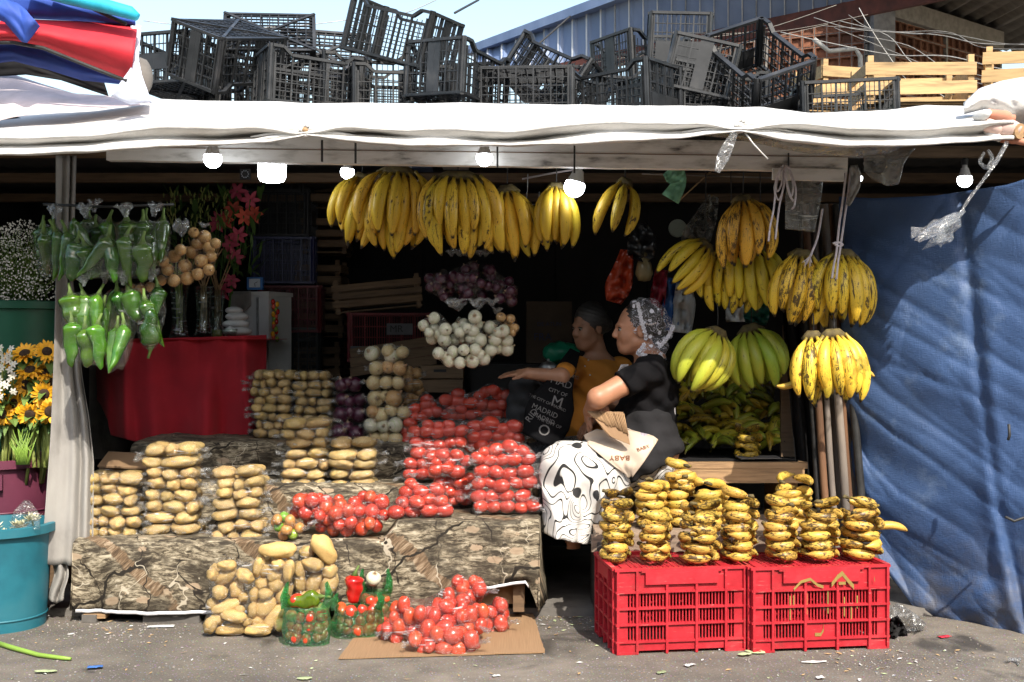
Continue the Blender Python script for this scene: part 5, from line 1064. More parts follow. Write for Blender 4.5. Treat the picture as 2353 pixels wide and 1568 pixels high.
# ------------------------------------------------------------------ green carrier bags with vegetables
def carrier(uc, vtop, vbot, w, Y, lab, seed, veg):
    c = P(uc, vbot, Y); c.z = 0.004; s = px(Y); H = (vbot-vtop)*s; hw = w*s/2; t = thing('green_carrier_bag', lab, 'bag', c, group='green carrier bags')
    A = []; n = 44; body = H*0.62
    for i in range(22):
        q = i/21; z = H*0.62*q
        A.append([])
        for k in range(n):
            a = 2*pi*k/n; ca, sa = cos(a), sin(a)
            rx = hw*(1.0-0.10*abs(2*q-0.9)); ry = hw*0.62*(1-0.12*abs(2*q-1))
            e = (abs(ca)**3+abs(sa)**3)**(-1/3)
            up = 0
            if q > 0.8:                                          # two pairs of handle ears rise at the sides
                up = ((q-0.8)/0.2)*(0.30*H)*max(0, abs(ca)-0.55)/0.45*(0.5+0.5*cos(4*a))
            g_ = 1+0.06*nz((ca*3+seed, sa*3, z*18))+0.04*nz((ca*9, sa*9+seed, z*30))-0.25*(up/(0.30*H+1e-6))*0.5
            A[-1].append((rx*e*ca*g_, ry*e*sa*g_, z+up))
    MB().grid(A, close=True).build('bag_body', M['film_g'], t, smooth=True)
    for sx in (-1, 1):
        for sy in (-1, 1):
            MB().tube([(sx*hw*0.80, sy*hw*0.25, H*0.60), (sx*hw*0.92, sy*hw*0.2, H*0.78), (sx*hw*0.80, sy*hw*0.12, H*(0.92+0.08*((sx+sy+seed) % 2)))], [0.026, 0.016, 0.006], 8, flat=0.25).build('handle', M['film_g'], t, smooth=True)
    k = 0
    for z in np.arange(0.03, H*0.6, 0.042):
        for q in range(9):
            a = 2*pi*q/9+z*20; r_ = TOM[2][1]; s_ = rr(0.024, 0.029)
            p = c+Vector((cos(a)*hw*0.66, sin(a)*hw*0.40, z+rr(-.006, .006)))
            if sin(a) < 0.45: add_fruit('tomato', TOM[rng.randrange(3)][0], p, rot3(rr(-2, 2), rr(-2, 2), rr(0, 6)), s_, rng.choice(RT), f'tomato inside the {veg}', 'tomato', f'tomatoes in the {veg}')
    return t, c, s
t, c, s = carrier(705, 1352, 1490, 112, 4.74, 'green carrier bag of tomatoes with a green pepper on top, left of pair', 1, 'green carrier bag topped by a green pepper')
add_fruit('pepper', PEP[1], P(735, 1372, 4.72), rot3(0.5, 1.25, 0.4), 0.95, (2.2, 1.2, 1), 'green pepper lying on top of the left green carrier bag', 'pepper', None)
add_fruit('tomato', TOM[0][0], P(682, 1378, 4.74), rot3(0, 0, 1), 0.034, (1, 1, 1), 'bright tomato showing beside the green pepper in the carrier bag', 'tomato', None)
t, c, s = carrier(822, 1372, 1476, 118, 4.86, 'green carrier bag topped by a red pepper, right of pair', 2, 'green carrier bag topped by a red pepper')
add_fruit('pepper', REDPEP, P(815, 1322, 4.86), rot3(0.1, 0.15, 0.4), 0.95, (1, 1, 1), 'shiny red pepper standing on the right green carrier bag', 'pepper', None)
t, c, s = carrier(862, 1330, 1460, 72, 5.02, 'narrow green carrier bag with an onion on top behind the red pepper', 3, 'narrow green carrier bag behind the red pepper')
add_fruit('onion', ON['white'], P(858, 1330, 5.0), rot3(0.6, 0.3, 0), 0.034, (1, 1, 1), 'white onion resting on top of the narrow green carrier bag', 'onion', None)
# ------------------------------------------------------------------ red crates standing upside down
def red_crate(L, W, H, label, loc, rz, marks=False):
    t = thing('red_crate', label, 'crate', loc, (0, 0, rz), 'red crates holding the banana stacks'); mt = M['red_plastic']
    def wall(w, ncol, parent_loc, rot, front):
        m = MB(); T = 0.012; bands = [0.0, 0.155, 0.36, 0.55, 0.745, 1.0]
        m.box((0, 0.001, H*0.868), (w, T, H*0.262))                                   # solid top band
        m.box((0, -0.011, H*0.90), (w*0.56, 0.016, H*0.14)); m.box((0, -0.009, H*0.985), (w*0.62, 0.014, 0.010))
        nf = 0.16*w
        m.box((-w/2+nf/2, 0, H*0.075), (nf, T, H*0.15)); m.box((w/2-nf/2, 0, H*0.075), (nf, T, H*0.15)); m.box((0, 0, H*0.095), (w-2*nf, T*0.98, H*0.11))
        for b in (0.15, 0.355, 0.545, 0.74): m.box((0, -0.003, H*b), (w+0.006, T*1.9, 0.009))
        m.box((0, -0.003, 0.005), (nf*2.0, 0.0001, 0.0001))
        for s in (-1, 1): m.box((s*(w/2-nf/2), -0.003, 0.005), (nf, T*1.9, 0.009))
        xs = [-w/2+0.006]+list(np.linspace(-w/2+0.085, w/2-0.085, ncol+1))+[w/2-0.006]
        for x in xs: m.box((x, -0.004, H*0.5), (0.010, T*2.1, H-0.004))
        for s in (-1, 1): m.box((s*(w/2-0.026), 0, H*0.45), (0.045, T*0.7, H*0.62))
        cells = [(b0, b1) for b0, b1 in ((0.15, 0.355), (0.355, 0.545), (0.545, 0.74))]
        for ci in range(len(xs)-1):
            x0, x1 = xs[ci], xs[ci+1]
            if x1-x0 < 0.04: continue
            n = max(2, int((x1-x0)/0.0128))
            for bi, (b0, b1) in enumerate(cells):
                if bi == 0 and ci == len(xs)//2-1 and front: m.box(((x0+x1)/2, 0.001, H*(b0+b1)/2), (x1-x0, T*0.8, H*(b1-b0))); continue
                for k in range(1, n): m.box((x0+(x1-x0)*k/n, 0.001, H*(b0+b1)/2), (0.0052, T*0.7, H*(b1-b0)))
        return m.build('side_wall' if front else 'end_wall', mt, t, loc=parent_loc, rot=rot)
    fw = wall(L, 3, (0, -W/2, 0), (0, 0, 0), True); wall(L, 3, (0, W/2, 0), (0, 0, pi), True)
    wall(W-0.024, 2, (-L/2+0.006, 0, 0), (0, 0, -pi/2), False); wall(W-0.024, 2, (L/2-0.006, 0, 0), (0, 0, pi/2), False)
    m = MB()
    for i in range(25): m.box((-L/2+L*i/24, 0, H-0.012), (0.007, W-0.02, 0.008))
    for j in range(15): m.box((0, -W/2+W*j/14, H-0.013), (L-0.02, 0.008, 0.008))
    for s in (-1, 1): m.box((s*(L/2-0.06), 0, H-0.010), (0.035, W-0.03, 0.009)); m.box((0, s*(W/2-0.05), H-0.0095), (L-0.03, 0.03, 0.009))
    m.build('floor_grid', mt, t)
    rim = MB()
    for s in (-1, 1): rim.box((0, s*(W/2+0.003), H+0.001), (L+0.012, 0.022, 0.010)); rim.box((s*(L/2+0.002), 0, H+0.0015), (0.022, W-0.012, 0.010))
    rim.build('rim', mt, t)
    if marks:
        plain('gold_paint', (0.28, 0.19, 0.05), 0.6)
        for pts, w_ in (([(-0.12, .255), (-0.09, .285), (-0.05, .295), (-0.02, .27), (0.005, .262)], .006), ([(0.04, .27), (0.065, .30), (0.085, .315), (0.11, .285), (0.135, .258)], .010), ([(0.07, .275), (0.10, .275)], .006), ([(0.225, .28), (0.222, .295)], .006), ([(0.01, .108), (0.012, .085), (0.0, .065), (-0.025, .066)], .007)):
            A = [[(x, -W/2-0.0205 if z > .2 else -W/2-0.0065, z+w_), (x, -W/2-0.0205 if z > .2 else -W/2-0.0065, z-w_)] for x, z in pts]
            sheet(A, 0.0006).build('paint_mark', M['gold_paint'], t)
        for x in (-0.13, -0.115, -0.06, 0.03, 0.10, 0.13, 0.155, 0.205): MB().box((x, -W/2-0.006, H*rr(.4, .6)), (0.005, 0.003, H*rr(.15, .3))).build('paint_drip', M['gold_paint'], t)
    return t
def crate_loc(fl, fr, W):                                          # from the front corners on the ground
    d = fr-fl; rz = math.atan2(d.y, d.x); mid = (fl+fr)/2; return mid+Vector((-sin(rz), cos(rz), 0))*W/2, rz, d.length
fl, fr_ = Vector(((1415-1176.5)*4.57/FPX, 4.57, 0)), Vector(((1712-1176.5)*4.645/FPX, 4.645, 0))
loc, rz, LL = crate_loc(fl, fr_, 0.37); RC1 = red_crate(LL, 0.37, 0.338, 'left of the two bright red plastic crates standing under the banana stacks', loc, rz)
fl, fr_ = Vector(((1727-1176.5)*4.60/FPX, 4.60, 0)), Vector(((2040-1176.5)*4.675/FPX, 4.675, 0))
loc, rz, LL = crate_loc(fl, fr_, 0.37); RC2 = red_crate(LL, 0.37, 0.338, 'right red plastic crate with smeared gold paint marks under the banana stacks', loc, rz, True)
HC = 0.344

# ------------------------------------------------------------------ plank platform and bench
pf = thing('plank_platform', 'low weathered plank platform behind the red crates', 'platform', P(1620, 1200, 5.2))
for k, (y0, y1) in enumerate(((4.99, 5.14), (5.15, 5.31), (5.32, 5.47))):
    MB().box(Vector((P(1625, 0, 5.15).x, (y0+y1)/2, 0.405+0.003*k))-pf.location, (1.03, y1-y0, 0.035), (0, 0.006*(k-1), 0)).build('plank', M['old_wood'], pf)
MB().box(Vector((P(1625, 0, 5.0).x, 4.985, 0.375))-pf.location, (1.02, 0.02, 0.075)).build('front_board', M['old_wood'], pf)
for x in (P(1378, 0, 5.1).x, P(1880, 0, 5.1).x): MB().box(Vector((x, 5.2, 0.19))-pf.location, (0.04, 0.46, 0.38)).build('support', M['grey_wood'], pf)
bn = thing('wooden_bench', 'brown wooden bench shelf behind the women and bananas', 'bench', P(1650, 1080, 5.7))
MB().box(Vector((P(1640, 0, 5.55).x, 5.50, 0.665))-bn.location, (0.86, 0.12, 0.03)).build('front_plank', M['bench_wood'], bn)
MB().box(Vector((P(1640, 0, 5.55).x, 5.84, 0.66))-bn.location, (0.86, 0.54, 0.026)).build('seat_plank', M['grey_wood'], bn)
MB().box(Vector((P(1640, 0, 5.5).x, 5.455, 0.618))-bn.location, (0.85, 0.022, 0.075)).build('fascia', M['bench_wood'], bn)
for x in (P(1470, 0, 5.55).x, P(1815, 0, 5.55).x): MB().box(Vector((x, 5.75, 0.32))-bn.location, (0.05, 0.5, 0.64)).build('leg', M['bench_wood'], bn)
MB().box(Vector((P(1812, 0, 5.6).x, 5.62, 0.98))-bn.location, (0.07, 0.025, 0.58)).build('upright', M['dark_wood'], bn)
MB().box(Vector((P(1850, 0, 6.1).x, 6.1, 1.0))-bn.location, (0.03, 0.9, 0.7)).build('end_panel', M['dark_wood'], bn)
A = [[tuple(Vector((x, y, 0.684+0.004*nz((x*9, y*9, 2))-(0.02 if y < 5.45 else 0)))) for y in (5.47, 5.52, 5.6, 5.8, 6.1)] for x in np.linspace(P(1530, 0, 5.55).x, P(1825, 0, 5.55).x, 24)]
tag(sheet(A, 0.002).build('bench_cover', M['black_cloth'], smooth=True), 'dark stained cloth spread over the bench under the green plantains', 'cloth')
tag(MB().box(P(1745, 1052, 5.47)+Vector((0, 0.02, 0.0)), (0.20, 0.09, 0.004), (0.05, 0, 0.1)).build('newspaper_scrap', M['concrete']), 'grey paper strip on the bench edge under the small banana stack', 'paper')

# ------------------------------------------------------------------ banana stacks
def ring_mesh(L, R, ang, seed):
    me = banana_mesh(L, R, ang/2, -ang/2, seed); n = len(me.vertices); co = np.empty(n*3); me.vertices.foreach_get('co', co); co = co.reshape(-1, 3)
    rad = L/ang; out = np.empty_like(co)                            # lay the arc flat, bulge to -Y, centre of the arc at the origin
    mid = np.array([rad*(1-cos(ang/2)), 0, -rad*sin(ang/2)])
    p = co-mid; out[:, 0] = -p[:, 2]; out[:, 1] = -p[:, 0]-rad; out[:, 2] = p[:, 1]
    me.vertices.foreach_set('co', out.ravel()); me.update(); return me, rad
RING = [ring_mesh(0.172, 0.0205, radians(132), 11), ring_mesh(0.165, 0.0215, radians(116), 12), ring_mesh(0.178, 0.0205, radians(126), 13)]
def banana_stack(u, vb, nl, Y, where, col=YELB, ripe=0.55, base=None, wide=1.0, z0=None, top='tilt', nb=3, lh=0.0405):
    c = P(u, vb, Y); z = z0 if z0 is not None else c.z; ph = rr(-.3, .3)
    for i in range(nl):
        k = nl-1-i; lab = f'small banana cluster, {"topmost" if k == 0 else ORD[k]+" from top"} in the {where}'
        t = thing('banana_cluster', lab, 'bananas', (c.x+rr(-.008, .008), c.y+rr(-.008, .008), z+0.021+i*lh), group=f'clusters of the {where}')
        tl = rr(-.10, .10) if i else 0.0
        last = i == nl-1
        t.rotation_euler = (rr(-.06, .06), tl+(rr(.12, .28)*rng.choice((-1, 1)) if last and top == 'tilt' else 0), ph+rr(-.5, .5)+i*0.5*rng.choice((0, 1)))
        if last and top == 'tilt': t.location.z += 0.008
        nbk = nb if not last else max(1, nb-1)
        for b in range(nbk):
            me, rad = RING[rng.randrange(3)]
            mw = Matrix.Rotation(b*2*pi/nb*1.02+rr(-.12, .12), 4, 'Z')@Matrix.Diagonal((wide, wide*0.95, 1.0, 1))@Matrix.Translation((0, -rad, 0))@Matrix.Rotation(rr(.12, .32), 4, 'Z')@Matrix.Translation((0, rad, 0))@Matrix.Translation((0, rr(-.004, .006), rr(-.004, .004)+0.004*(b % 2)))@Matrix.Rotation(rr(-.12, .12), 4, 'Y')
            put_banana(me, t, mw, jit(col), ripe*rr(0.75, 1.3))
        MB().tube([(-0.05*wide, 0.05, 0.004), (-0.035*wide, 0.068, 0.010), (-0.01, 0.062, 0.008)], [0.006, 0.009, 0.006], 6).build('stalk', M['stalk'], t, smooth=True)
rows = [(1416, 1288, 6, 4.78, 'front banana stack at the far left', 0.80), (1506, 1304, 5, 4.74, 'second front banana stack', 0.78), (1606, 1308, 6, 4.74, 'third front banana stack', 0.95), (1698, 1302, 7, 4.78, 'fourth front banana stack', 0.86),
        (1796, 1300, 6, 4.80, 'fifth front banana stack', 0.84), (1886, 1302, 6, 4.80, 'sixth front banana stack', 0.95), (1978, 1298, 6, 4.84, 'banana stack at the far right', 1.0)]
for u, vb, nl, Y, w, wd in rows: banana_stack(u, vb, nl, Y, w, wide=wd*0.93, z0=HC, ripe=0.95)
for s_, (u, v) in enumerate(((2042, 1222),)):
    t = thing('banana', 'single banana jutting right from the far right stack', 'banana', P(u-45, v, 4.86)); put_banana(BAN[1], t, Matrix.Rotation(-1.4, 4, 'Y')@Matrix.Diagonal((.7, .85, .7, 1)), jit(YELB), 0.6, 'fruit')
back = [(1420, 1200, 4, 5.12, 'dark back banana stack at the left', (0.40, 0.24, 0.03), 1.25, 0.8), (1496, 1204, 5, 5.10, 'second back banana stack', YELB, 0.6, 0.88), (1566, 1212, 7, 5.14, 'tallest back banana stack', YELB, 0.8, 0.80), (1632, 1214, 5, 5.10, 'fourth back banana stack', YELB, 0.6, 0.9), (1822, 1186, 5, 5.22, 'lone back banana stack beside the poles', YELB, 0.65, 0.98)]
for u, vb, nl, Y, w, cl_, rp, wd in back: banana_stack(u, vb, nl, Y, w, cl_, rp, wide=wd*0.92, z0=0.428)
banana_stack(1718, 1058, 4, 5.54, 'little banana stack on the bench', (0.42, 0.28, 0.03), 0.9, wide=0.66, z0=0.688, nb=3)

# ------------------------------------------------------------------ hanging bunches
def bunch(u, v, Y, n, hpx, wpx, label, col, ripe, tiers=1, lean=0.0, yaw=0.0, spread_=1.0, cord=True, meshes=(0, 1, 3), half=False, cordtop=None):
    c = P(u, v, Y); s = hpx*px(Y)/0.235/(1.0 if tiers == 1 else 1.28); wc = wpx*px(Y)
    t = thing('banana_bunch', label, 'bananas', c, (0, lean, yaw), 'hanging banana bunches')
    for tr in range(tiers):
        zt = -tr*0.065*s; nn = n if tr == 0 else max(2, n-1)
        for i in range(nn):
            q = (i+0.5)/nn*2-1+(0.12 if tr else 0)
            for row in ((0,) if (half or tr) else (0, 1)):
                if row and i == nn-1: continue
                qq = q+(1.0/nn if row else 0)
                ph = -pi/2+qq*1.15*spread_ if row == 0 else pi/2-qq*0.9
                sc = s*rr(0.9, 1.06)*(0.97 if tr else 1)
                x = qq*wc*0.36; y = -0.012 if row == 0 else 0.03
                mw = Matrix.Translation((x, y, zt+rr(-.008, .008)-0.012*row))@Matrix.Rotation(ph+rr(-.08, .08), 4, 'Z')@Matrix.Rotation(rr(-.06, .06), 4, 'X')@Matrix.Rotation(-(0.10 if row == 0 else 0.0)+0.22*(tr), 4, 'Y')@Matrix.Diagonal((sc*0.95, sc*1.02, sc, 1))
                put_banana(BAN[meshes[rng.randrange(len(meshes))]], t, mw, jit(col, 0.10), ripe*rr(0.7, 1.35))
    MB().tube([(-wc*0.36, 0.006, -0.016), (-wc*0.14, 0, 0.008), (wc*0.14, 0, 0.008), (wc*0.36, 0.006, -0.016)], [0.014*s, 0.02*s, 0.02*s, 0.014*s], 8).build('crown', M['stalk'], t, smooth=True)
    if cord:
        tp = P(u, cordtop if cordtop else 400, Y); tp.z = max(tp.z, c.z+0.05) if cordtop else 2.25
        Ri = t.rotation_euler.to_matrix().inverted(); MB().tube([Ri@(q-c) for q in (c, c.lerp(tp, 0.5)+Vector((0.004, 0, 0)), tp)], 0.0028, 5).build('cord', M['black_cord'], t, smooth=True)
    return t
bunch(832, 412, 5.34, 5, 140, 60, 'leftmost hanging yellow banana bunch by the small bulb', YEL, 0.35, lean=0.18)
bunch(915, 396, 5.30, 7, 190, 130, 'huge hanging banana bunch, left half of the central mass', YEL, 0.5, tiers=2, lean=0.08)
bunch(1052, 408, 5.24, 8, 182, 165, 'huge hanging banana bunch, right half of the central mass', YEL, 0.6, tiers=2)
bunch(1165, 440, 5.30, 5, 150, 72, 'slim banana bunch at the right of the central mass', YEL, 0.45, lean=-0.12, tiers=1)
bunch(1205, 470, 5.40, 2, 118, 40, 'two long bananas at the far right of the central mass', YGR, 0.3, lean=-0.25, half=True, cord=False)
bunch(1278, 432, 5.25, 5, 132, 52, 'rounded banana bunch hanging left of the tilted bulb', (0.55, 0.38, 0.03), 0.3)
bunch(1436, 422, 5.25, 3, 138, 40, 'three banana bunch hanging alone right of the tilted bulb', (0.52, 0.36, 0.03), 0.55, lean=0.30, half=True)
bunch(1707, 462, 5.12, 5, 146, 62, 'ripe orange yellow bunch hanging highest on the right', (0.66, 0.36, 0.035), 0.8)
bunch(1620, 566, 5.30, 5, 122, 70, 'bunch fanning to the left below the highest right bunch', (0.56, 0.42, 0.03), 0.4, lean=0.75, half=True)
bunch(1678, 582, 5.36, 8, 138, 150, 'wide yellow bunch hanging behind the highest right bunch', (0.60, 0.44, 0.03), 0.45, tiers=2)
bunch(1745, 575, 5.32, 4, 128, 60, 'yellow green bananas at the right of the wide bunch', (0.52, 0.42, 0.03), 0.4, lean=-0.15, half=True)
bunch(1842, 588, 5.12, 5, 146, 78, 'left of two big yellow bunches before the blue tarp', (0.70, 0.46, 0.035), 0.75, lean=0.18)
bunch(1938, 588, 5.10, 6, 152, 92, 'right of two big yellow bunches before the blue tarp', (0.74, 0.52, 0.04), 0.8, tiers=1, lean=0.05)
bunch(1648, 768, 5.32, 6, 152, 70, 'green yellow plantain bunch sweeping left above the shelf', (0.40, 0.43, 0.04), 0.25, lean=0.50, half=False, cordtop=690, meshes=(4, 0, 4))
bunch(1725, 760, 5.44, 6, 150, 80, 'greenest plantain bunch hanging beside the sweeping one', (0.27, 0.36, 0.03), 0.2, lean=-0.25, cordtop=690, meshes=(4, 0, 2))
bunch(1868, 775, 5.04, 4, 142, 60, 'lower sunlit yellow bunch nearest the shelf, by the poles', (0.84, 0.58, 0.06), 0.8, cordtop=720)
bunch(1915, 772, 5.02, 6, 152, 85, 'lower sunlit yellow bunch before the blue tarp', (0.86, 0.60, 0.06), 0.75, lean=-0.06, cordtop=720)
for (u, v, ang, lab) in ((1822, 866, 1.35, 'sunlit banana pointing left from the lower bunch'), (1965, 868, -1.30, 'sunlit banana pointing right from the lower bunch')):
    t = thing('banana', lab, 'banana', P(u+(28 if ang > 0 else -28), v-8, 5.03)); put_banana(BAN[1], t, Matrix.Rotation(ang, 4, 'Y')@Matrix.Diagonal((.6, .8, .6, 1)), jit(YELB), 0.5, 'fruit')

# ------------------------------------------------------------------ heap of green plantains on the shelf
for k in range(125):
    q = rng.random(); u = rr(1522, 1800); v = rr(885, 1030); d_ = (1032-v)/150.0
    Y = 5.66+0.42*d_+rr(-.03, .05); c = P(u, v, Y); yaw = rr(-1.3, 1.3)-pi/2+rng.choice((0, 0, pi)); 
    R = Matrix.Rotation(yaw, 4, 'Z')@Matrix.Rotation(rr(-1.9, -1.2), 4, 'Y')@Matrix.Rotation(rr(-1, 1), 4, 'X')
    s = rr(0.72, 0.95); me = BAN[rng.choice((0, 1, 2, 3))]
    o = put_banana(me, None, Matrix.Translation(c)@R@Matrix.Translation((-0.03, 0, 0.10))@Matrix.Diagonal((s, s*1.15, s, 1)), jit(rng.choice((GRN, GRN, DGR, YGR, (0.46, 0.33, 0.03))), .2), rr(0.3, 0.9), 'plantain')
    tag(o, 'small green plantain lying in the dark heap on the bench shelf', 'plantain', 'plantains heaped on the shelf')

# ------------------------------------------------------------------ bulbs
plain('lamp_base', (0.55, 0.54, 0.52), 0.5)
def emit(name, st):
    t = NT(name); return t.fin(t.n('Emission', {'Color': (0.90, 0.96, 1.0), 'Strength': st}).outputs[0])
M['bulb'] = emit('lit_bulb_glass', 12.0)
def bulb(u, v, r, Y, label, tilt=0.0, lantern=False, wire=True):
    c = P(u, v, Y); s = r*px(Y); t = thing('light_bulb', label, 'light bulb', c, (0, tilt, 0), 'lit bulbs under the awning')
    if lantern: prof = [(0.02*s, -0.78*s), (0.55*s, -0.76*s), (0.85*s, -0.66*s), (0.97*s, -0.40*s), (1.0*s, 0.0), (1.0*s, 0.66*s), (0.99*s, 0.70*s)]; bp = [(1.0*s, 0.70*s), (1.0*s, 0.95*s), (0.7*s, 1.1*s), (0.42*s, 1.3*s), (0.42*s, 1.75*s), (0.02*s, 1.76*s)]
    else: prof = [(0.02*s, -1.0*s), (0.35*s, -0.95*s), (0.68*s, -0.74*s), (0.92*s, -0.40*s), (1.0*s, -0.02*s), (0.96*s, 0.30*s), (0.90*s, 0.46*s)]; bp = [(0.90*s, 0.46*s), (0.72*s, 0.85*s), (0.58*s, 1.3*s), (0.52*s, 1.6*s), (0.36*s, 1.62*s), (0.36*s, 2.2*s), (0.02*s, 2.2*s)]
    MB().lathe(prof, 24).build('globe', M['bulb'], t, smooth=True); MB().lathe(bp, 24).build('base', M['lamp_base'], t, smooth=True, sharp=50)
    MB().lathe([(0.45*s, 2.0*s), (0.47*s, 2.8*s), (0.2*s, 3.0*s), (0.02*s, 3.0*s)], 14).build('socket', M['black_cord'], t, smooth=True, sharp=50)
    return t
bulb(489, 366, 21, 4.80, 'lit round bulb left of the big lantern bulb'); bulb(625, 395, 32, 5.15, 'big lit drum shaped bulb, brightest lamp on the left', lantern=True); bulb(798, 396, 16, 5.65, 'small lit bulb left of the hanging bananas', 0.12)
bulb(1113, 364, 19, 4.78, 'lit round bulb above the central bananas'); bulb(1320, 430, 24, 5.12, 'tilted lit bulb right of the central bananas', 0.25); bulb(1974, 410, 8, 5.9, 'tiny lit bulb half hidden by the hanging cloth'); bulb(2217, 414, 17, 5.35, 'lit bulb above the blue tarp on the right')

# ------------------------------------------------------------------ ropes, strips and hanging bits on the right
def rope(pts, r, label, cat='rope', mat='rope', Y=None, name='rope', n=7):
    return tag(MB().tube([P(*p) if len(p) == 3 else P(p[0], p[1], Y) for p in pts], r, n).build(name, M[mat], smooth=True), label, cat)
lp = thing('rope_loops', 'pale rope loops knotted on the beam with long loose ends', 'rope', P(1802, 380, 4.8))
for pts in ([(1800, 380), (1785, 420), (1778, 480), (1770, 520), (1766, 555)], [(1805, 380), (1800, 430), (1790, 480), (1782, 550)], [(1800, 380), (1780, 430), (1790, 460), (1803, 420), (1806, 382)], [(1808, 380), (1822, 420), (1818, 452), (1808, 420), (1802, 385)], [(1812, 382), (1828, 430), (1826, 470), (1820, 480)], [(1802, 385), (1812, 440), (1822, 462)], [(1795, 385), (1783, 415), (1786, 440), (1795, 425), (1800, 392)]):
    MB().tube([P(a, b, 4.79+rr(-.01, .01))-lp.location for a, b in smooth_pts(pts)], 0.0042, 7).build('strand', M['rope'], lp, smooth=True)
t2 = thing('tied_rope', 'pale rope tied round the right yellow bunch and hung from the beam', 'rope', P(1928, 390, 4.9))
for pts in ([(1945, 392), (1938, 450), (1928, 520), (1922, 580), (1916, 610), (1912, 640)], [(1955, 385), (1948, 450), (1938, 520), (1930, 575), (1926, 600), (1922, 642)], [(1914, 560), (1925, 557), (1936, 562), (1930, 566), (1918, 562)]):
    MB().tube([P(a, b, 4.96)-t2.location for a, b in smooth_pts(pts)], 0.0048, 7).build('strand', M['rope'], t2, smooth=True)
t3 = thing('frayed_string', 'frayed braided string ending in a tassel before the left yellow bunch', 'string', P(1885, 490, 5.0))
MB().tube([P(a, b, 5.0)-t3.location for a, b in smooth_pts([(1890, 480), (1880, 540), (1868, 575), (1862, 590)])], 0.005, 7).build('braid', M['rope'], t3, smooth=True)
for k in range(14): MB().tube([P(1862, 588, 5.0)-t3.location, P(1862+rr(-24, 4), 600+rr(0, 18), 5.0)-t3.location], 0.0012, 4).build('fray', M['rope'], t3)
def strip(pts, widths, Y, label, mat='film_h', name='plastic_strip', cat='plastic', wob=0.02):
    A = []; P_ = smooth_pts([(p[0], p[1], w) for p, w in zip(pts, widths)], 5)
    for i, (u, v, w) in enumerate(P_):
        d = np.array(P_[min(i+1, len(P_)-1)][:2])-np.array(P_[max(i-1, 0)][:2]); d = d/(np.linalg.norm(d)+1e-6); nx_, ny_ = -d[1], d[0]
        A.append([tuple(P(u+nx_*w*q, v+ny_*w*q, Y+wob*nz((i*0.35, q*1.7, u)))) for q in np.linspace(-1, 1, 9)])
    return tag(sheet(A, 0.001).build(name, M[mat], smooth=True), label, cat)
strip([(1690, 305), (1676, 330), (1660, 365), (1648, 396)], [6, 12, 14, 6], 4.4, 'torn clear plastic strip dangling from the right awning knot')
rope([(1706, 296, 4.42), (1730, 330, 4.42), (1764, 366, 4.44)], 0.0035, 'short white cord sticking out of the right awning knot', 'cord', 'awning', name='twine')
strip([(2315, 325), (2290, 370), (2255, 420), (2225, 460), (2210, 485)], [5, 5, 3, 4, 3], 4.42, 'long twisted white plastic tie hanging from the rag knot')
tas = thing('plastic_tassel', 'crumpled clear plastic tassel at the end of the white tie', 'plastic', P(2216, 484, 4.42)); neck_mesh((0, 0, 0), P(2128, 545, 4.40)-tas.location, 0.19, 0.062, 4.0, tas, 'film_h'); neck_mesh((0, 0, 0), P(2150, 548, 4.46)-tas.location, 0.13, 0.05, 7.0, tas, 'film_h')
strip([(2270, 345), (2280, 365), (2268, 385), (2252, 372), (2262, 350)], [3, 5, 5, 4, 3], 4.44, 'small curled clear plastic ribbon beside the white tie')
strip([(1850, 372), (1848, 430), (1842, 490), (1838, 530)], [42, 42, 38, 34], 4.92, 'cloudy plastic bag hanging flat under the beam end', 'film_sheet', 'flat_bag', 'bag', 0.03)
strip([(1962, 380), (1966, 420), (1955, 455), (1948, 472)], [9, 12, 8, 5], 4.95, 'grey cloth strip hanging beside the tied rope', 'curtain', 'cloth_strip', 'cloth')
plain('mint_paper', (0.22, 0.50, 0.32), 0.6)
strip([(1538, 388), (1552, 405), (1558, 425), (1540, 458)], [20, 24, 18, 22], 5.2, 'mint green plastic sheet hanging under the beam', 'mint_paper', 'green_sheet', 'sheet', 0.04)
# hanging rods, hooks
rope([(1475, 400, 5.4), (1800, 410, 5.4)], 0.004, 'thin horizontal rod carrying the right banana bunches', 'rod', 'pole', name='hanging_rod')
rope([(1200, 412, 5.5), (1260, 400, 5.5), (1330, 388, 5.4)], 0.005, 'grey rope stretched behind the tilted bulb', 'rope', 'rope')
rope(smooth_pts([(1213, 400, 5.35), (1212, 440, 5.35), (1210, 462, 5.35), (1220, 470, 5.35), (1236, 466, 5.35), (1240, 440, 5.35)]), 0.0025, 'empty steel hook hanging between the banana bunches', 'hook', 'metal', name='steel_hook')
rope([(1560, 462, 5.6), (1640, 388, 5.6)], 0.004, 'slanting stick under the roof behind the mint sheet', 'stick', 'bench_wood', name='thin_stick')
# ------------------------------------------------------------------ lettering
def text(s, size, loc, R, mat, parent=None, name='lettering', depth=0.0):
    cu = bpy.data.curves.new('t', 'FONT'); cu.body = s; cu.size = size; cu.extrude = 0.0006; cu.align_x = 'CENTER'; cu.align_y = 'CENTER'; cu.resolution_u = 3
    o = bpy.data.objects.new('t', cu); C.objects.link(o); dg = bpy.context.evaluated_depsgraph_get()
    me = bpy.data.meshes.new_from_object(o.evaluated_get(dg)); bpy.data.objects.remove(o); bpy.data.curves.remove(cu)
    me.materials.clear(); me.materials.append(mat); me.name = name
    return link(name, me, parent, mw=Matrix.Translation(loc)@R.to_4x4())
FACE = Matrix.Rotation(pi/2, 3, 'X')                               # letters upright, facing the viewer

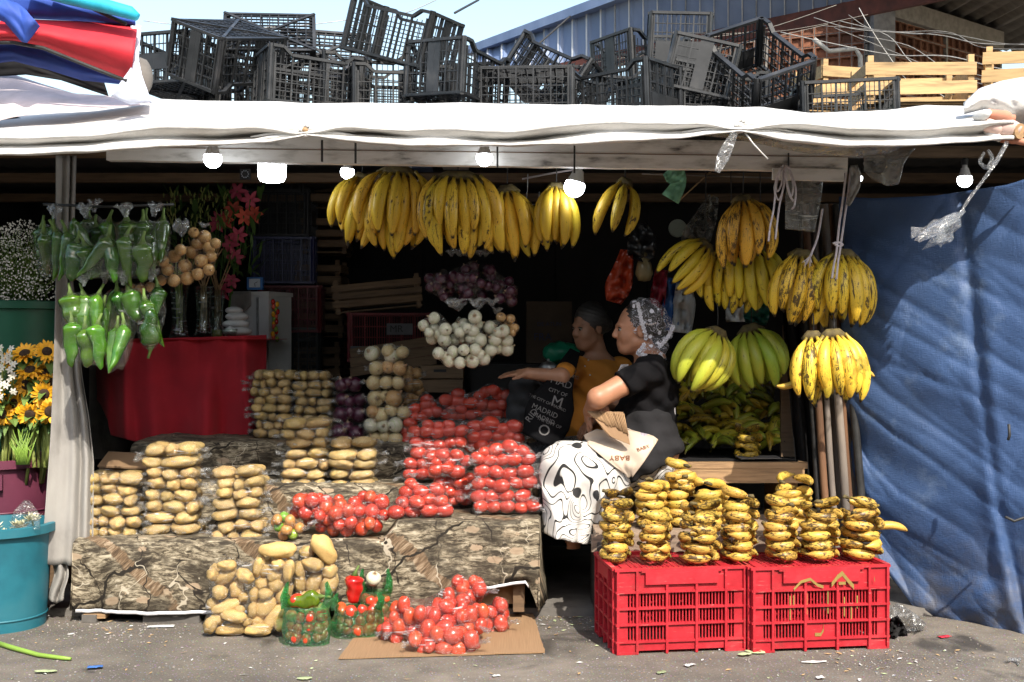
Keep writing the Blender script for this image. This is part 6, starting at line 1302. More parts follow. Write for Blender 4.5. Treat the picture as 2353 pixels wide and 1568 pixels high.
# ------------------------------------------------------------------ bags of green peppers
def pepper_bag(uc, vn, vt, vb, w, Y, n, where, bright):
    items = []; s = px(Y)
    for i in range(n):
        me = PEP[rng.randrange(4)]; L = {0: .17, 1: .15, 2: .19, 3: .13}[PEP.index(me)]; Rr = {0: .034, 1: .038, 2: .030, 3: .042}[PEP.index(me)]
        q = (i % 3+0.5)/3*2-1 if n > 2 else (i*2-1)*0.5 if n > 1 else 0
        low = i < (n+1)//2
        u = uc+q*w*0.40+rr(-3, 3); vv = vt if not low else vb-L/s*rr(0.92, 1.02)
        vv = max(vv, vt); c = P(u, vv, Y+(-0.045 if low else 0.035)+rr(-.012, .012)); flip = rng.random() < 0.25; R = rot3(rr(-.25, .2), rr(-.3, .3)+q*0.15, rr(0, 6.3))@(rot3(pi, 0, 0) if flip else Matrix.Identity(3)); c = c-Vector((0, 0, L)) if flip else c
        k = bright*rr(0.8, 1.25); add_fruit('pepper', me, c, R, 1.12, (k*rr(.8, 1.3), k, k), f'green pepper inside the {where}', 'pepper', f'peppers in the {where}')
        items.append((tuple(c+R@Vector((0, 0, -L*0.48))), R, (Rr*1.18, Rr*1.18, L*0.56)))
    tp = P(uc, vn, Y); make_bag(items, f'clear tied bag of green peppers, {where}', 'film_thin', 'hanging bags of green peppers', neck=(tp, (rr(-.2, .2), 0, 1), 0.055, 0.035, rr(0, 9)), top=tuple(tp), seed=rr(0, 40), blend=0.6, wr=0.006)
for a in ((124, 503, 522, 628, 96, 4.92, 5, 'bag at the far left of the upper row', 0.75), (196, 500, 512, 636, 74, 4.90, 4, 'second bag of the upper row', 0.7), (216, 488, 500, 585, 46, 5.02, 3, 'bag half hidden behind the upper row', 0.5), (290, 500, 508, 640, 150, 4.88, 7, 'widest bag of the upper row', 0.85), (352, 498, 505, 605, 76, 5.0, 4, 'bag at the right end of the upper row', 0.5),
          (194, 658, 678, 832, 120, 4.84, 6, 'wide bag of the lower row', 1.25), (240, 652, 664, 800, 50, 4.95, 3, 'bag between the two lower bags', 0.8), (282, 656, 668, 850, 52, 4.86, 4, 'long narrow bag of the lower row', 1.1), (348, 648, 660, 792, 58, 4.90, 3, 'single bag right in the lower row', 0.6)): pepper_bag(*a)
tag(MB().tube([P(100, 470, 4.98), P(250, 476, 4.98), P(400, 470, 5.05)], 0.006, 6).build('hanging_line', M['black_cord'], smooth=True), 'black line carrying the upper row of pepper bags', 'line')
tag(MB().tube([P(180, 640, 4.96), P(260, 636, 4.96), P(360, 640, 4.98)], 0.005, 6).build('hanging_line', M['black_cord'], smooth=True), 'black line carrying the lower row of pepper bags', 'line')

# ------------------------------------------------------------------ flower stall on the left
plain('petal_yellow', (0.82, 0.40, 0.012), 0.6, scale=60, rnd=0.12); plain('seed_disc', (0.035, 0.018, 0.008), 0.9, scale=90, bump=0.6); plain('sepal', (0.12, 0.20, 0.035), 0.7, rnd=0.25); plain('flower_leaf', (0.065, 0.14, 0.028), 0.55, rnd=0.25); plain('thick_stem', (0.28, 0.33, 0.08), 0.6, rnd=0.2); plain('white_petal', (0.55, 0.53, 0.45), 0.6); plain('cream_petal', (0.70, 0.66, 0.42), 0.7, rnd=0.15)
def petal_ring(m, n, r0, L, w, el, cup, mi, seed, jitter=0.25):
    q = random.Random(seed)
    for k in range(n):
        a = 2*pi*k/n+q.uniform(-.1, .1); e = el+q.uniform(-jitter, jitter); l = L*q.uniform(0.8, 1.12); d = Vector((cos(a), sin(a), 0)); sd = Vector((-sin(a), cos(a), 0)); v = []
        for t, ww in ((0, .35), (.35, .95), (.7, .8), (1.0, .08)):
            c = d*(r0+l*t*cos(e+cup*t))+Vector((0, 0, l*t*sin(e+cup*t))); v += [c-sd*w*ww, c+Vector((0, 0, -w*ww*0.35)), c+sd*w*ww]
        m.add(v, [(i*3+j, i*3+j+1, i*3+j+4, i*3+j+3) for i in range(3) for j in range(2)], mi)
def leaf(m, base, d, L, w, droop, mi=0):
    base = Vector(base); d = Vector(d).normalized(); sd = d.cross(Vector((0, 0, 1))); sd = sd.normalized() if sd.length > 1e-3 else Vector((1, 0, 0)); v = []
    for t, ww in ((0, .06), (.2, .7), (.45, 1.0), (.75, .6), (1.0, .03)):
        c = base+d*L*t+Vector((0, 0, -droop*L*t*t)); v += [c-sd*w*ww+Vector((0, 0, w*ww*.3)), c, c+sd*w*ww+Vector((0, 0, w*ww*.3))]
    m.add(v, [(i*3+j, i*3+j+1, i*3+j+4, i*3+j+3) for i in range(4) for j in range(2)], mi)
bin_c = Vector((-2.50, 5.55, 0)); bin_z = 0.70
suns = [(108, 808, 0.5, 0.55), (57, 812, 0.0, 1.2), (20, 828, -0.9, 0.2), (69, 850, 0.0, 1.25), (60, 884, -0.1, -0.1), (101, 906, 0.35, -0.1), (121, 880, 0.7, 0.2), (32, 928, -0.3, 0.2), (69, 953, 0.1, -0.35), (6, 952, -0.2, 0.1), (115, 946, 0.6, -0.1), (103, 856, 0.3, 1.0), (45, 868, -0.2, 0.8), (-14, 905, -0.2, 0.3)]
sn = ['highest at the right', 'top, mostly hidden', 'turned left beside the white flowers', 'upper, seen from the side', 'upper middle facing out', 'dark centred beside the curtain', 'cut off by the curtain, upper', 'left of centre with drooping petals', 'lowest in the middle', 'lowest at the left edge', 'cut off by the curtain, lower', 'half hidden below the highest', 'small among the upper leaves', 'at the left photo edge']
for k, (u, v, ax, ez) in enumerate(suns):
    c = P(u, v, 5.26+0.10*((k*37) % 5)/5); t = thing('sunflower', 'yellow sunflower, '+sn[k]+' in the maroon bin bunch', 'sunflower', c, group='sunflowers in the maroon bin')
    nrm_ = Vector((ax, -1, ez)).normalized(); R = nrm_.to_track_quat('Z', 'Y').to_matrix(); s = 0.052*rr(0.92, 1.1)
    def rotm(m): m.v = [tuple(R@Vector(p)) for p in m.v]; return m
    m = MB(); petal_ring(m, 17, s*0.38, s*0.85, s*0.17, 0.35, -0.5, 0, k); petal_ring(m, 15, s*0.38, s*0.72, s*0.16, 0.75, -0.4, 0, k+50); rotm(m).build('petals', M['petal_yellow'], t, smooth=True)
    m = MB(); m.lathe([(0.002, 0.010), (s*0.3, 0.012), (s*0.46, 0.004), (s*0.5, -0.008), (s*0.3, -0.02), (0.003, -0.024)], 18); rotm(m).build('seed_disc', M['seed_disc'], t, smooth=True)
    m = MB(); petal_ring(m, 13, s*0.35, s*0.55, s*0.15, -0.2, 0.2, 0, k+90); rotm(m); 
    for q in range(5): leaf(m, R@Vector((0, 0, -0.03))+Vector((0, 0.01, -0.01*q)), (rr(-1, 1), rr(-1, 0.1), rr(-.5, .4)), rr(.06, .11), rr(.016, .03), 0.5)
    m.build('leaves', M['sepal'], t, smooth=True)
    e = Vector((bin_c.x+(c.x-bin_c.x)*0.55+0.05, bin_c.y-0.12+rr(-.06, .06), bin_z-0.12))-c
    MB().tube([R@Vector((0, 0, -0.015)), R@Vector((0, 0, -0.06))+Vector((0, 0.03, -0.05)), e*0.55+Vector((0, 0.03, 0)), e], 0.0075, 8).build('stem', M['thick_stem'], t, smooth=True)
m = MB(); r3 = random.Random(3)
for k in range(150):
    u, v = r3.uniform(-60, 128), r3.uniform(815, 985); leaf(m, P(u, v, 5.34+r3.uniform(0, .2)), (r3.uniform(-1, 1), r3.uniform(-1, .2), r3.uniform(-.8, .5)), r3.uniform(.05, .11), r3.uniform(.014, .03), 0.5)
tag(m.build('sunflower_foliage', M['flower_leaf'], smooth=True), 'dense green sunflower leaves filling the bunch in the maroon bin', 'foliage', kind='stuff')
for k in range(22):
    u = [(-30+k*5.2), (72+(k-14)*5.5)][k >= 14]; a = P(u, 975+rr(-10, 10), 5.34+rr(0, .12)); b = P(u+rr(-6, 10), 1075, 5.36+rr(0, .12))
    tag(MB().tube([a, a.lerp(b, .5)+Vector((rr(-.006, .006), 0, 0)), b], rr(.008, .011), 8).build('cut_stalk', M['thick_stem'], smooth=True), 'thick pale green sunflower stalk standing in the maroon bin', 'stalk', 'stalks in the maroon bin')
m = MB()
for k in range(40): a = P(rr(38, 66), 1068, 5.3); m.tube([a, a+Vector((rr(-.02, .02), 0, .06)), a+Vector((rr(-.05, .05), rr(-.02, .02), rr(.10, .17)))], [.004, .004, .001], 4, flat=.3)
tag(m.build('green_blades', M['stem_green'], smooth=True), 'thin bright green blades between the two stalk bundles', 'leaves', kind='stuff')
# tuberoses
for k, (u, v0, v1) in enumerate(((4, 800, 925), (26, 805, 910), (-14, 790, 930))):
    t = thing('tuberose_spike', f'white tuberose spike {("at the left edge of the sunflowers", "second from the left edge", "half outside the left edge")[k]}', 'flower', P(u, v1, 5.24), group='tuberose spikes')
    MB().tube([P(u, v0, 5.24)-t.location, P(u+3, v1, 5.26)-t.location], .005, 6).build('stem', M['thick_stem'], t, smooth=True)
    for q in range(9):
        m = MB(); petal_ring(m, 6, 0.002, 0.018, 0.005, 0.3, -0.4, 0, k*20+q); d = Vector((rr(-.8, .9), -1, rr(-.2, .6))).normalized(); R = d.to_track_quat('Z', 'Y').to_matrix(); m.v = [tuple(R@Vector(p)+d*0.02) for p in m.v]
        m.build('blossom', M['white_petal'], t, smooth=True, loc=P(u+rr(-9, 10), lerp(v0, v1-12, q/8), 5.22)-t.location)
def tub(name, label, c, rt, rb, zt, zb, mat, rim=0.02, bands=()):
    t = thing(name, label, 'bucket', (c[0], c[1], zb)); H = zt-zb; R_ = lambda z: lerp(rb, rt, z/H)
    MB().lathe([(0.01, 0.004), (rb, 0.0), (rb*1.005, 0.02)]+[(R_(z), z) for z in np.linspace(0.03, H-0.05, 8)]+[(R_(H)-0.002, H-0.045), (R_(H)+rim, H-0.04), (R_(H)+rim, H-0.004), (R_(H)+rim*0.6, H), (R_(H)-0.006, H-0.002), (R_(H)-0.012, H-0.05), (rb*0.98, 0.02), (0.01, 0.015)], 56).build('shell', M[mat], t, smooth=True, sharp=35)
    for z in bands: MB().lathe([(R_(z)-.002, z-.005), (R_(z)+.004, z-.003), (R_(z)+.004, z+.003), (R_(z)-.002, z+.005)], 56).build('band', M[mat], t, smooth=True)
    return t
tb1 = tub('maroon_bin', 'maroon plastic bin holding the sunflowers beside the curtain', bin_c, 0.26, 0.22, bin_z, 0.0, 'maroon', bands=(0.45,))
MB().box((0.0, -0.265, 0.60), (0.12, 0.03, 0.07)).build('handle', M['maroon'], tb1, rot=(0, 0, 0.25))
tub('teal_bucket', 'large teal blue plastic bucket at the lower left on the ground', (-2.275, 5.06, 0), 0.215, 0.19, 0.455, 0.0, 'teal', bands=(0.05,))
tub('green_drum', 'dark green plastic drum holding the tiny white filler flowers', (P(25, 0, 6.0).x, 6.0, 0), 0.34, 0.30, P(0, 690, 5.7).z, 0.55, 'green_bucket')
simple('flower_stand', (-2.64, 6.0, 0.27), (0.8, 0.7, 0.53), M['dark_wood'], 'dark wooden stand under the green flower drum', 'stand')
for k, (u, v, r) in enumerate(((45, 1212, 26), (74, 1196, 24), (12, 1232, 26), (-18, 1215, 26), (66, 1225, 22), (30, 1235, 20))):
    c = P(u, v, 4.98); t = thing('carnation', f'pale cream ruffled carnation, {("centre", "highest", "left front", "outermost left", "right", "lowest")[k]} in the teal bucket', 'flower', c, group='carnations in the teal bucket'); m = MB(); s = r*px(4.98)
    for q in range(5): petal_ring(m, 13-q, 0.002, s*(1.0-0.13*q), s*0.16, 0.15+0.27*q, 0.25, 0, k*10+q, 0.3)
    m.build('petals', M['cream_petal'], t, smooth=True); MB().tube([(0, 0, 0), (0.01, 0.03, -0.12)], .004, 5).build('stem', M['thick_stem'], t)
strip([(62, 1150), (60, 1180), (58, 1215)], [6, 30, 34], 4.93, 'clear crinkled sleeve round the carnations in the teal bucket', 'film', 'flower_sleeve', 'plastic', 0.05)
# baby's breath: uncountable
m = MB(); r4 = random.Random(8)
for k in range(1700):
    u = r4.gauss(40, 55); v = r4.uniform(505, 690)
    if u > 140 or v < 505+0.006*(u-50)**2: continue
    c = P(u, v, 5.75+r4.uniform(-.2, .25)); s = r4.uniform(.0025, .006); a = r4.uniform(0, 3)
    m.add([c+Vector((cos(a+b)*s, -0.3*s*sin(b*2), sin(a+b)*s)) for b in (0, 1.57, 3.14, 4.71)], [(0, 1, 2, 3)], 0)
for k in range(260):
    a = P(r4.gauss(40, 28), 700, 5.9); b = P(r4.gauss(40, 50), r4.uniform(520, 660), 5.75+r4.uniform(-.2, .25)); m.tube([a, a.lerp(b, .6)+Vector((r4.uniform(-.02, .02), 0, 0)), b], .0011, 3, mi=1)
tag(m.build('filler_flowers', [M['white_petal'], M['sepal']]), 'misty mass of tiny white filler flowers in the green drum', 'flowers', kind='stuff')

# ------------------------------------------------------------------ things on the red cloth table
def glass_mat(name, c=(0.9, 0.95, 0.93)): return film(name, tint=c, haze=0.02, gloss=0.06, rough=0.04, bs=8, bstr=0.2)
M['vase_glass'] = glass_mat('vase_glass', (0.86, 0.92, 0.88)); plain('pink_petal', (0.46, 0.06, 0.11), 0.6, rnd=0.3); plain('coral_petal', (0.62, 0.10, 0.06), 0.6, rnd=0.2); plain('sugar_white', (0.66, 0.66, 0.66), 0.6); plain('bud_green', (0.26, 0.30, 0.08), 0.6)
for k, (u, w, vt, vb, Y) in enumerate(((412, 19, 656, 776, 6.5), (468, 18, 658, 771, 6.6), (500, 15, 668, 768, 6.72))):
    s = px(Y); c = P(u, vb, Y); H = (vb-vt)*s; r = w*s; t = thing('glass_vase', f'{("tall flared glass vase of green stems, leftmost on the red table", "straight glass vase of dry stems in the middle of the red table", "dark glass vase behind the jar on the red table")[k]}', 'vase', c)
    MB().lathe([(0.01, 0.0), (r*1.3, 0.0), (r*1.05, H*0.08), (r*0.85, H*0.35), (r*0.95, H*0.7), (r*1.25, H), (r*1.18, H), (r*0.88, H*0.7), (r*0.78, H*0.35), (r*0.9, H*0.1), (0.01, H*0.05)], 28, fn=lambda q, z: 1+0.03*cos(8*q)).build('glass', M['vase_glass'], t, smooth=True)
    for q in range(9): MB().tube([(rr(-.5, .5)*r, rr(-.5, .5)*r, H*0.1), (rr(-.6, .6)*r, rr(-.5, .5)*r, H), (rr(-2.5, 2.5)*r, rr(-1.5, .5)*r, H*rr(1.4, 2.0))], .004, 5).build('stem', M['thick_stem'] if k == 0 else M['bench_wood'], t, smooth=True)
for k, (u, v) in enumerate(((536, 480), (560, 497), (520, 508), (585, 492), (498, 517), (528, 563), (548, 540), (515, 668), (532, 645), (505, 505), (575, 460), (545, 440), (540, 590))):
    t = thing('lily', f'{("red", "coral", "pink")[k % 3]} lily {("highest", "brightest, centre right", "left of centre", "far right", "far left", "low middle", "middle", "lowest", "second lowest", "left", "upper right", "topmost dark", "dark lower")[k]} of the flowers behind the onions', 'flower', P(u, v, 6.75), group='lilies behind the onions')
    m = MB(); petal_ring(m, 6, 0.004, 0.058, 0.015, 0.55, -0.6, 0, k); R = Vector((rr(-.7, .7), -1, rr(-.3, .5))).normalized().to_track_quat('Z', 'Y').to_matrix(); m.v = [tuple(R@Vector(p)) for p in m.v]; m.build('petals', M['coral_petal'] if k < 4 else M['pink_petal'], t, smooth=True)
    MB().tube([(0, 0, 0), (-.02, .03, -.12), (-.05, .05, -.35)], .004, 5).build('stem', M['flower_leaf'], t)
m = MB()
for k in range(170):
    b = P(rr(385, 600), rr(450, 640), 6.8+rr(-.1, .2)); leaf(m, b, (rr(-.6, .6), rr(-.5, .2), rr(.2, 1)), rr(.08, .18), rr(.008, .02), 0.2, 0)
for k in range(120):
    b = P(rr(375, 530), rr(440, 530), 6.7+rr(-.1, .1)); m.tube([b, b+Vector((rr(-.012, .012), 0, .03))], [.003, .005], 4, mi=1)
tag(m.build('flower_greenery', [M['flower_leaf'], M['bud_green']], smooth=True), 'dark leaves and pale buds massed behind the hanging onions', 'foliage', kind='stuff')
t = thing('sugar_bags', 'pile of tied white sugar bags on the red table', 'bags', P(545, 772, 6.55))
for k, (u, v, a, b) in enumerate(((545, 762, 34, 12), (542, 745, 31, 11), (545, 728, 27, 11), (538, 714, 20, 9))):
    s = px(6.55); MB().add([tuple((P(u, v, 6.55)-t.location)+Vector((x*a*s, y*.06, z*b*s*(1+.15*nz((x*3, y*3, z*3+k)))))) for x, y, z in ico(3)[0]], ico(3)[1]).build('sugar_bag', M['sugar_white'], t, smooth=True)
t = thing('glass_jar', 'small glass jar half full of green liquid at the table edge', 'jar', P(499, 784, 6.42)); s = px(6.42); plain('olive_liquid', (0.10, 0.11, 0.02), 0.2)
MB().lathe([(0.002, 0), (13*s, 0), (13*s, 30*s), (7*s, 38*s), (6*s, 50*s), (7*s, 56*s)], 22).build('glass', M['vase_glass'], t, smooth=True); MB().lathe([(0.002, 2*s), (12*s, 2*s), (12*s, 26*s), (0.002, 26*s)], 22).build('liquid', M['olive_liquid'], t, smooth=True, sharp=50)
t = thing('sugar_bowl', 'cut glass bowl of white sugar beside the green jar', 'bowl', P(529, 776, 6.44)); MB().lathe([(0.002, 0), (9*s, 0), (15*s, 8*s), (17*s, 20*s), (16*s, 20*s), (0.002, 6*s)], 22, fn=lambda q, z: 1+.04*cos(12*q)).build('glass', M['vase_glass'], t, smooth=True); MB().lathe([(14*s, 14*s), (10*s, 21*s), (0.002, 27*s)], 18).build('sugar', M['sugar_white'], t, smooth=True)
# ------------------------------------------------------------------ white cooler, clock, stacked crates in the dark
co = thing('white_cooler', 'chipped white enamel cooler box behind the red table', 'cooler', P(600, 850, 7.0), (0, 0, -0.35))
MB().box((0, 0, 0.22), (0.27, 0.26, 0.46)).build('body', M['white_paint'], co); MB().box((0.06, -0.133, 0.22), (0.012, 0.012, 0.44)).build('door_seam', M['metal'], co); MB().box((0, 0, 0.462), (0.285, 0.275, 0.025)).build('lid', M['white_paint'], co)
A = [[(x, -0.14-0.004*nz((x*9, t*4, 1)), 0.478-t*(0.16-0.9*abs(x+0.06))) for t in np.linspace(0, 1, 6)] for x in np.linspace(-0.135, 0.02, 10)]; sheet(A, .002).build('cloth_flap', M['curtain'], co, smooth=True)
ck = thing('alarm_clock', 'small blue alarm clock on top of the white cooler', 'clock', P(587, 652, 6.9)); plain('clock_blue', (0.03, 0.14, 0.42), 0.4); plain('clock_face', (0.5, 0.55, 0.62), 0.5)
MB().box((0, 0, 0), (0.095, 0.04, 0.075)).build('case', M['clock_blue'], ck); MB().box((0, -0.021, 0.002), (0.066, 0.004, 0.052)).build('face', M['clock_face'], ck); MB().bar((0, -0.0245, 0), (0.018, -0.0245, 0.010), .003, .003).build('hand', M['black_cord'], ck); MB().bar((0, -0.0245, 0), (0.004, -0.0245, -0.02), .003, .003).build('hand', M['black_cord'], ck)
SC = {k: crate_meshes(0.40, 0.32, 0.30, M[k], 6, 4, 4, 5, dip=0.0, panel_end='badge') for k in ('navy_plastic', 'shaded_red', 'black_plastic')}
for k, (u, v, mt, lab) in enumerate(((668, 806, 'black_plastic', 'dark grey plastic crate at the bottom of the left crate column'), (672, 712, 'shaded_red', 'dark red plastic crate second in the left crate column'), (655, 602, 'navy_plastic', 'navy blue plastic crate in the middle of the left crate column'), (650, 495, 'black_plastic', 'black plastic crate fourth in the left crate column'), (645, 400, 'black_plastic', 'black plastic crate on top of the left crate column'))):
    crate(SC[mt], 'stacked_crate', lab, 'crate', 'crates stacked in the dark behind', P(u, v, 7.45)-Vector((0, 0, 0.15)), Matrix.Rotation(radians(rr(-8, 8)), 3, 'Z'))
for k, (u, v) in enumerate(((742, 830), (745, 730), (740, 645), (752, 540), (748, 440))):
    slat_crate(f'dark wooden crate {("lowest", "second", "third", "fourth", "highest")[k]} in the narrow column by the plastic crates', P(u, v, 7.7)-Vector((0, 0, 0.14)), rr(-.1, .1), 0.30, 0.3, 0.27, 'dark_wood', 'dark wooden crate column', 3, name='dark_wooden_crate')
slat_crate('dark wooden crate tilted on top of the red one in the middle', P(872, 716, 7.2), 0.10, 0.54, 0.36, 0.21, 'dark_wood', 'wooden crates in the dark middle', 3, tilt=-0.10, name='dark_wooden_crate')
plain('shaded_label', (0.11, 0.11, 0.12), 0.7)  # white label painted dark grey to stand for the shade back there
rc = crate(crate_meshes(0.52, 0.34, 0.30, M['shaded_red'], 6, 4, 4, 4, dip=0.0, panel_end='low'), 'stacked_crate', 'dark red crate with a white lettered label under the tilted wooden crate', 'crate', 'crates in the dark middle', P(895, 830, 7.2), Matrix.Rotation(0.12, 3, 'Z'))
MB().box((0.06, -0.185, 0.20), (0.16, 0.004, 0.07)).build('label', M['shaded_label'], rc); text('MR', 0.06, Vector((0.04, -0.1885, 0.20)), FACE, M['black_cord'], rc)
MB().box((-0.19, -0.185, 0.06), (0.10, 0.004, 0.07)).build('label', M['shaded_label'], rc); text('EMR', 0.05, Vector((-0.19, -0.1885, 0.06)), FACE, M['black_cord'], rc)
for k in range(3): tag(MB().bar(P(805, 812+22*k, 6.95), P(1002, 782+22*k, 6.95), 0.02, 0.055).build('loose_plank', M['dark_wood']), f'slanting wooden plank {("on top", "in the middle", "at the bottom")[k]} of the three behind the onions', 'plank', 'slanting planks')
t = thing('wooden_box', 'wooden box with a dark hand hole behind the tomatoes', 'box', P(1015, 905, 6.7)); MB().box((0, 0.12, 0.045), (0.25, 0.24, 0.075)).build('lower_board', M['dark_wood'], t); MB().box((0, 0.12, 0.128), (0.25, 0.24, 0.075)).build('upper_board', M['dark_wood'], t); MB().box((-0.01, -0.001, 0.135), (0.075, 0.004, 0.016)).build('hand_hole', M['black_cord'], t)
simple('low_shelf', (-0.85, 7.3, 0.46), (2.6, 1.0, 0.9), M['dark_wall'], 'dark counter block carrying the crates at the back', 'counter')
cb = thing('cardboard_box', 'dim cardboard box with blue lettering behind the seated women', 'box', P(1262, 835, 7.0)); plain('shaded_carton', (0.05, 0.032, 0.02), 0.9); MB().box((0, 0.15, 0.19), (0.28, 0.3, 0.38)).build('carton', M['shaded_carton'], cb); plain('box_ink', (0.015, 0.02, 0.06), 0.7); text('FRA', 0.065, Vector((-0.04, -0.0035, 0.16)), FACE, M['box_ink'], cb); text('DE ATUN', 0.035, Vector((0, -0.0035, 0.24)), FACE, M['box_ink'], cb)  # carton colour darkened to stand for the deep interior shade
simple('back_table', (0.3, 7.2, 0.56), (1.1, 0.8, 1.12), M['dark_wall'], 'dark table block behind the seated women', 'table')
A = []
plain('green_poly', (0.01, 0.22, 0.12), 0.3)
m = MB(); m.add([(x*0.10*(1+.2*nz((x*2, y*2, z*2))), y*.07, z*.065*(1+.35*nz((x*3, y*3, z*3+4)))) for x, y, z in ico(4)[0]], ico(4)[1]); tag(m.build('green_sack', M['green_poly'], smooth=True, loc=P(1290, 812, 6.4)), 'crumpled green plastic sack behind the woman in mustard', 'bag')
t = thing('metal_pot', 'small metal pot lid shining behind the outstretched arm', 'pot', P(1260, 850, 6.3)); MB().lathe([(0.05, 0), (0.052, 0.02), (0.035, 0.04), (0.008, 0.048), (0.008, 0.06), (0.001, 0.062)], 24).build('lid', M['metal'], t, smooth=True, sharp=50); MB().lathe([(0.045, -0.06), (0.05, 0.0)], 24).build('pot_body', M['metal'], t, smooth=True)
for k, (u, v, w, h_, s1, s2, ink) in enumerate(((945, 372, 92, 26, 'Elimina el 99.99%', 'de Virus', 'FORTA'), (1045, 370, 60, 22, 'ES', '', ''))):
    s = px(6.0); t = thing('product_box', ('dark blue printed carton above the central bananas', 'pale printed carton above the right central bananas')[k], 'box', P(u, v, 6.0)); plain('carton_blue' if k == 0 else 'carton_grey', (0.03, 0.05, 0.10) if k == 0 else (0.25, 0.25, 0.25), 0.6)
    MB().box((0, 0.08, 0), (w*s, 0.15, h_*s)).build('carton', M['carton_blue' if k == 0 else 'carton_grey'], t); text(s1, 0.022 if k == 0 else 0.035, Vector((0, 0.0015, -0.004 if k == 0 else 0)), FACE, M['clock_face'] if k == 0 else M['black_cord'], t)
    if s2: text(s2, 0.02, Vector((-0.03, 0.0015, -0.024)), FACE, M['clock_face'], t); text(ink, 0.024, Vector((0.04, 0.0015, 0.02)), FACE, M['clock_face'], t)
t = thing('led_panel', 'small square panel of tiny lamps beside the drum bulb', 'panel', P(564, 401, 6.0)); MB().box((0, 0, 0), (0.055, 0.02, 0.055)).build('case', M['black_cord'], t)
for k in range(10): MB().lathe([(.0035, -.001), (.002, .002), (.0005, .002)], 8).build('diode', M['clock_face'], t, loc=(0.018*cos(k*.628), -0.012, 0.018*sin(k*.628)), rot=(pi/2, 0, 0))
t = thing('chili_garland', 'string of tiny painted chillies and fruits hanging on the cooler', 'garland', P(633, 690, 6.85))
for k in range(16):
    m = MB(); m.add([(x*.012, y*.012, z*.018) for x, y, z in ico(2)[0]], ico(2)[1]); m.build('fruit', M[('pepper_red', 'petal_yellow', 'coral_petal', 'stem_green')[k % 4]], t, smooth=True, loc=(rr(-.016, .016), rr(-.01, .01), -.015*k-.01))
# ------------------------------------------------------------------ bags hanging in the dark on the right
for n_, c_ in (('poly_orange', (0.42, 0.05, 0.015)), ('poly_black', (0.008, 0.008, 0.009)), ('poly_blue', (0.02, 0.10, 0.32)), ('poly_red', (0.30, 0.01, 0.03)), ('poly_white', (0.5, 0.5, 0.5)), ('gourd_tan', (0.22, 0.17, 0.08)), ('poly_teal', (0.01, 0.14, 0.10)), ('disc_grey', (0.16, 0.18, 0.15))): plain(n_, c_, 0.3)
for k, (pts, w, Y, mt, lab, cat) in enumerate((([(1440, 575), (1432, 620), (1420, 660), (1410, 695)], [14, 24, 30, 18], 5.75, 'poly_orange', 'orange plastic bag hanging behind the women', 'bag'), ([(1470, 515), (1475, 550), (1472, 590), (1470, 602)], [14, 32, 30, 12], 5.7, 'poly_black', 'black plastic bag hanging above the orange one', 'bag'),
    ([(1520, 620), (1512, 680), (1505, 740)], [14, 18, 16], 5.8, 'poly_red', 'red striped cloth hanging left of the blue bag', 'bag'), ([(1548, 640), (1542, 700), (1540, 760)], [14, 20, 18], 5.82, 'poly_blue', 'blue plastic bag hanging beside the veil', 'bag'), ([(1570, 650), (1572, 700), (1566, 765)], [16, 26, 22], 5.78, 'poly_white', 'white plastic bag hanging right of the veil', 'bag'),
    ([(1640, 450), (1622, 500), (1600, 545), (1595, 565)], [12, 26, 34, 26], 5.5, 'film_sheet', 'clear plastic bag roll hanging behind the right bunches', 'bag'), ([(1735, 690), (1738, 725), (1736, 745)], [26, 30, 24], 5.6, 'poly_teal', 'dark teal bag below the wide yellow bunch', 'bag'), ([(1690, 690), (1690, 740)], [24, 22], 5.9, 'poly_white', 'grey white bag behind the green plantains', 'bag'))):
    strip(pts, w, Y, lab, mt, 'hanging_bag', cat, 0.10)
m = MB(); m.lathe([(0.002, -0.06), (0.03, -0.055), (0.045, -0.02), (0.036, 0.03), (0.018, 0.07), (0.01, 0.11)], 18); tag(m.build('gourd', M['gourd_tan'], smooth=True, loc=P(1480, 620, 5.72)), 'tan gourd hanging beside the orange bag', 'gourd')
tag(MB().lathe([(0.002, -.006), (0.045, -.006), (0.045, .006), (0.002, .006)], 26).build('round_disc', M['disc_grey'], smooth=True, sharp=40, loc=P(1557, 525, 5.7), rot=(pi/2, 0, 0)), 'dull grey disc hanging behind the banana bunches', 'disc')
# crumpled clear plastic beside the right crate
strip([(2050, 1395), (2075, 1420), (2100, 1432), (2125, 1440)], [14, 24, 20, 8], 4.92, 'crumpled clear plastic lying between the crate and the blue tarp', 'film_h', 'crumpled_plastic', 'plastic', 0.12)
strip([(2050, 1420), (2062, 1450), (2075, 1478)], [14, 20, 14], 4.85, 'dark rag crumpled beside the right red crate', 'black_cloth', 'dark_rag', 'rag', 0.10)
strip([(2315, 1520), (2345, 1524)], [10, 11], 4.46, 'crumpled clear wrapper on the ground at the right edge', 'film_h', 'clear_wrapper', 'wrapper', 0.08)
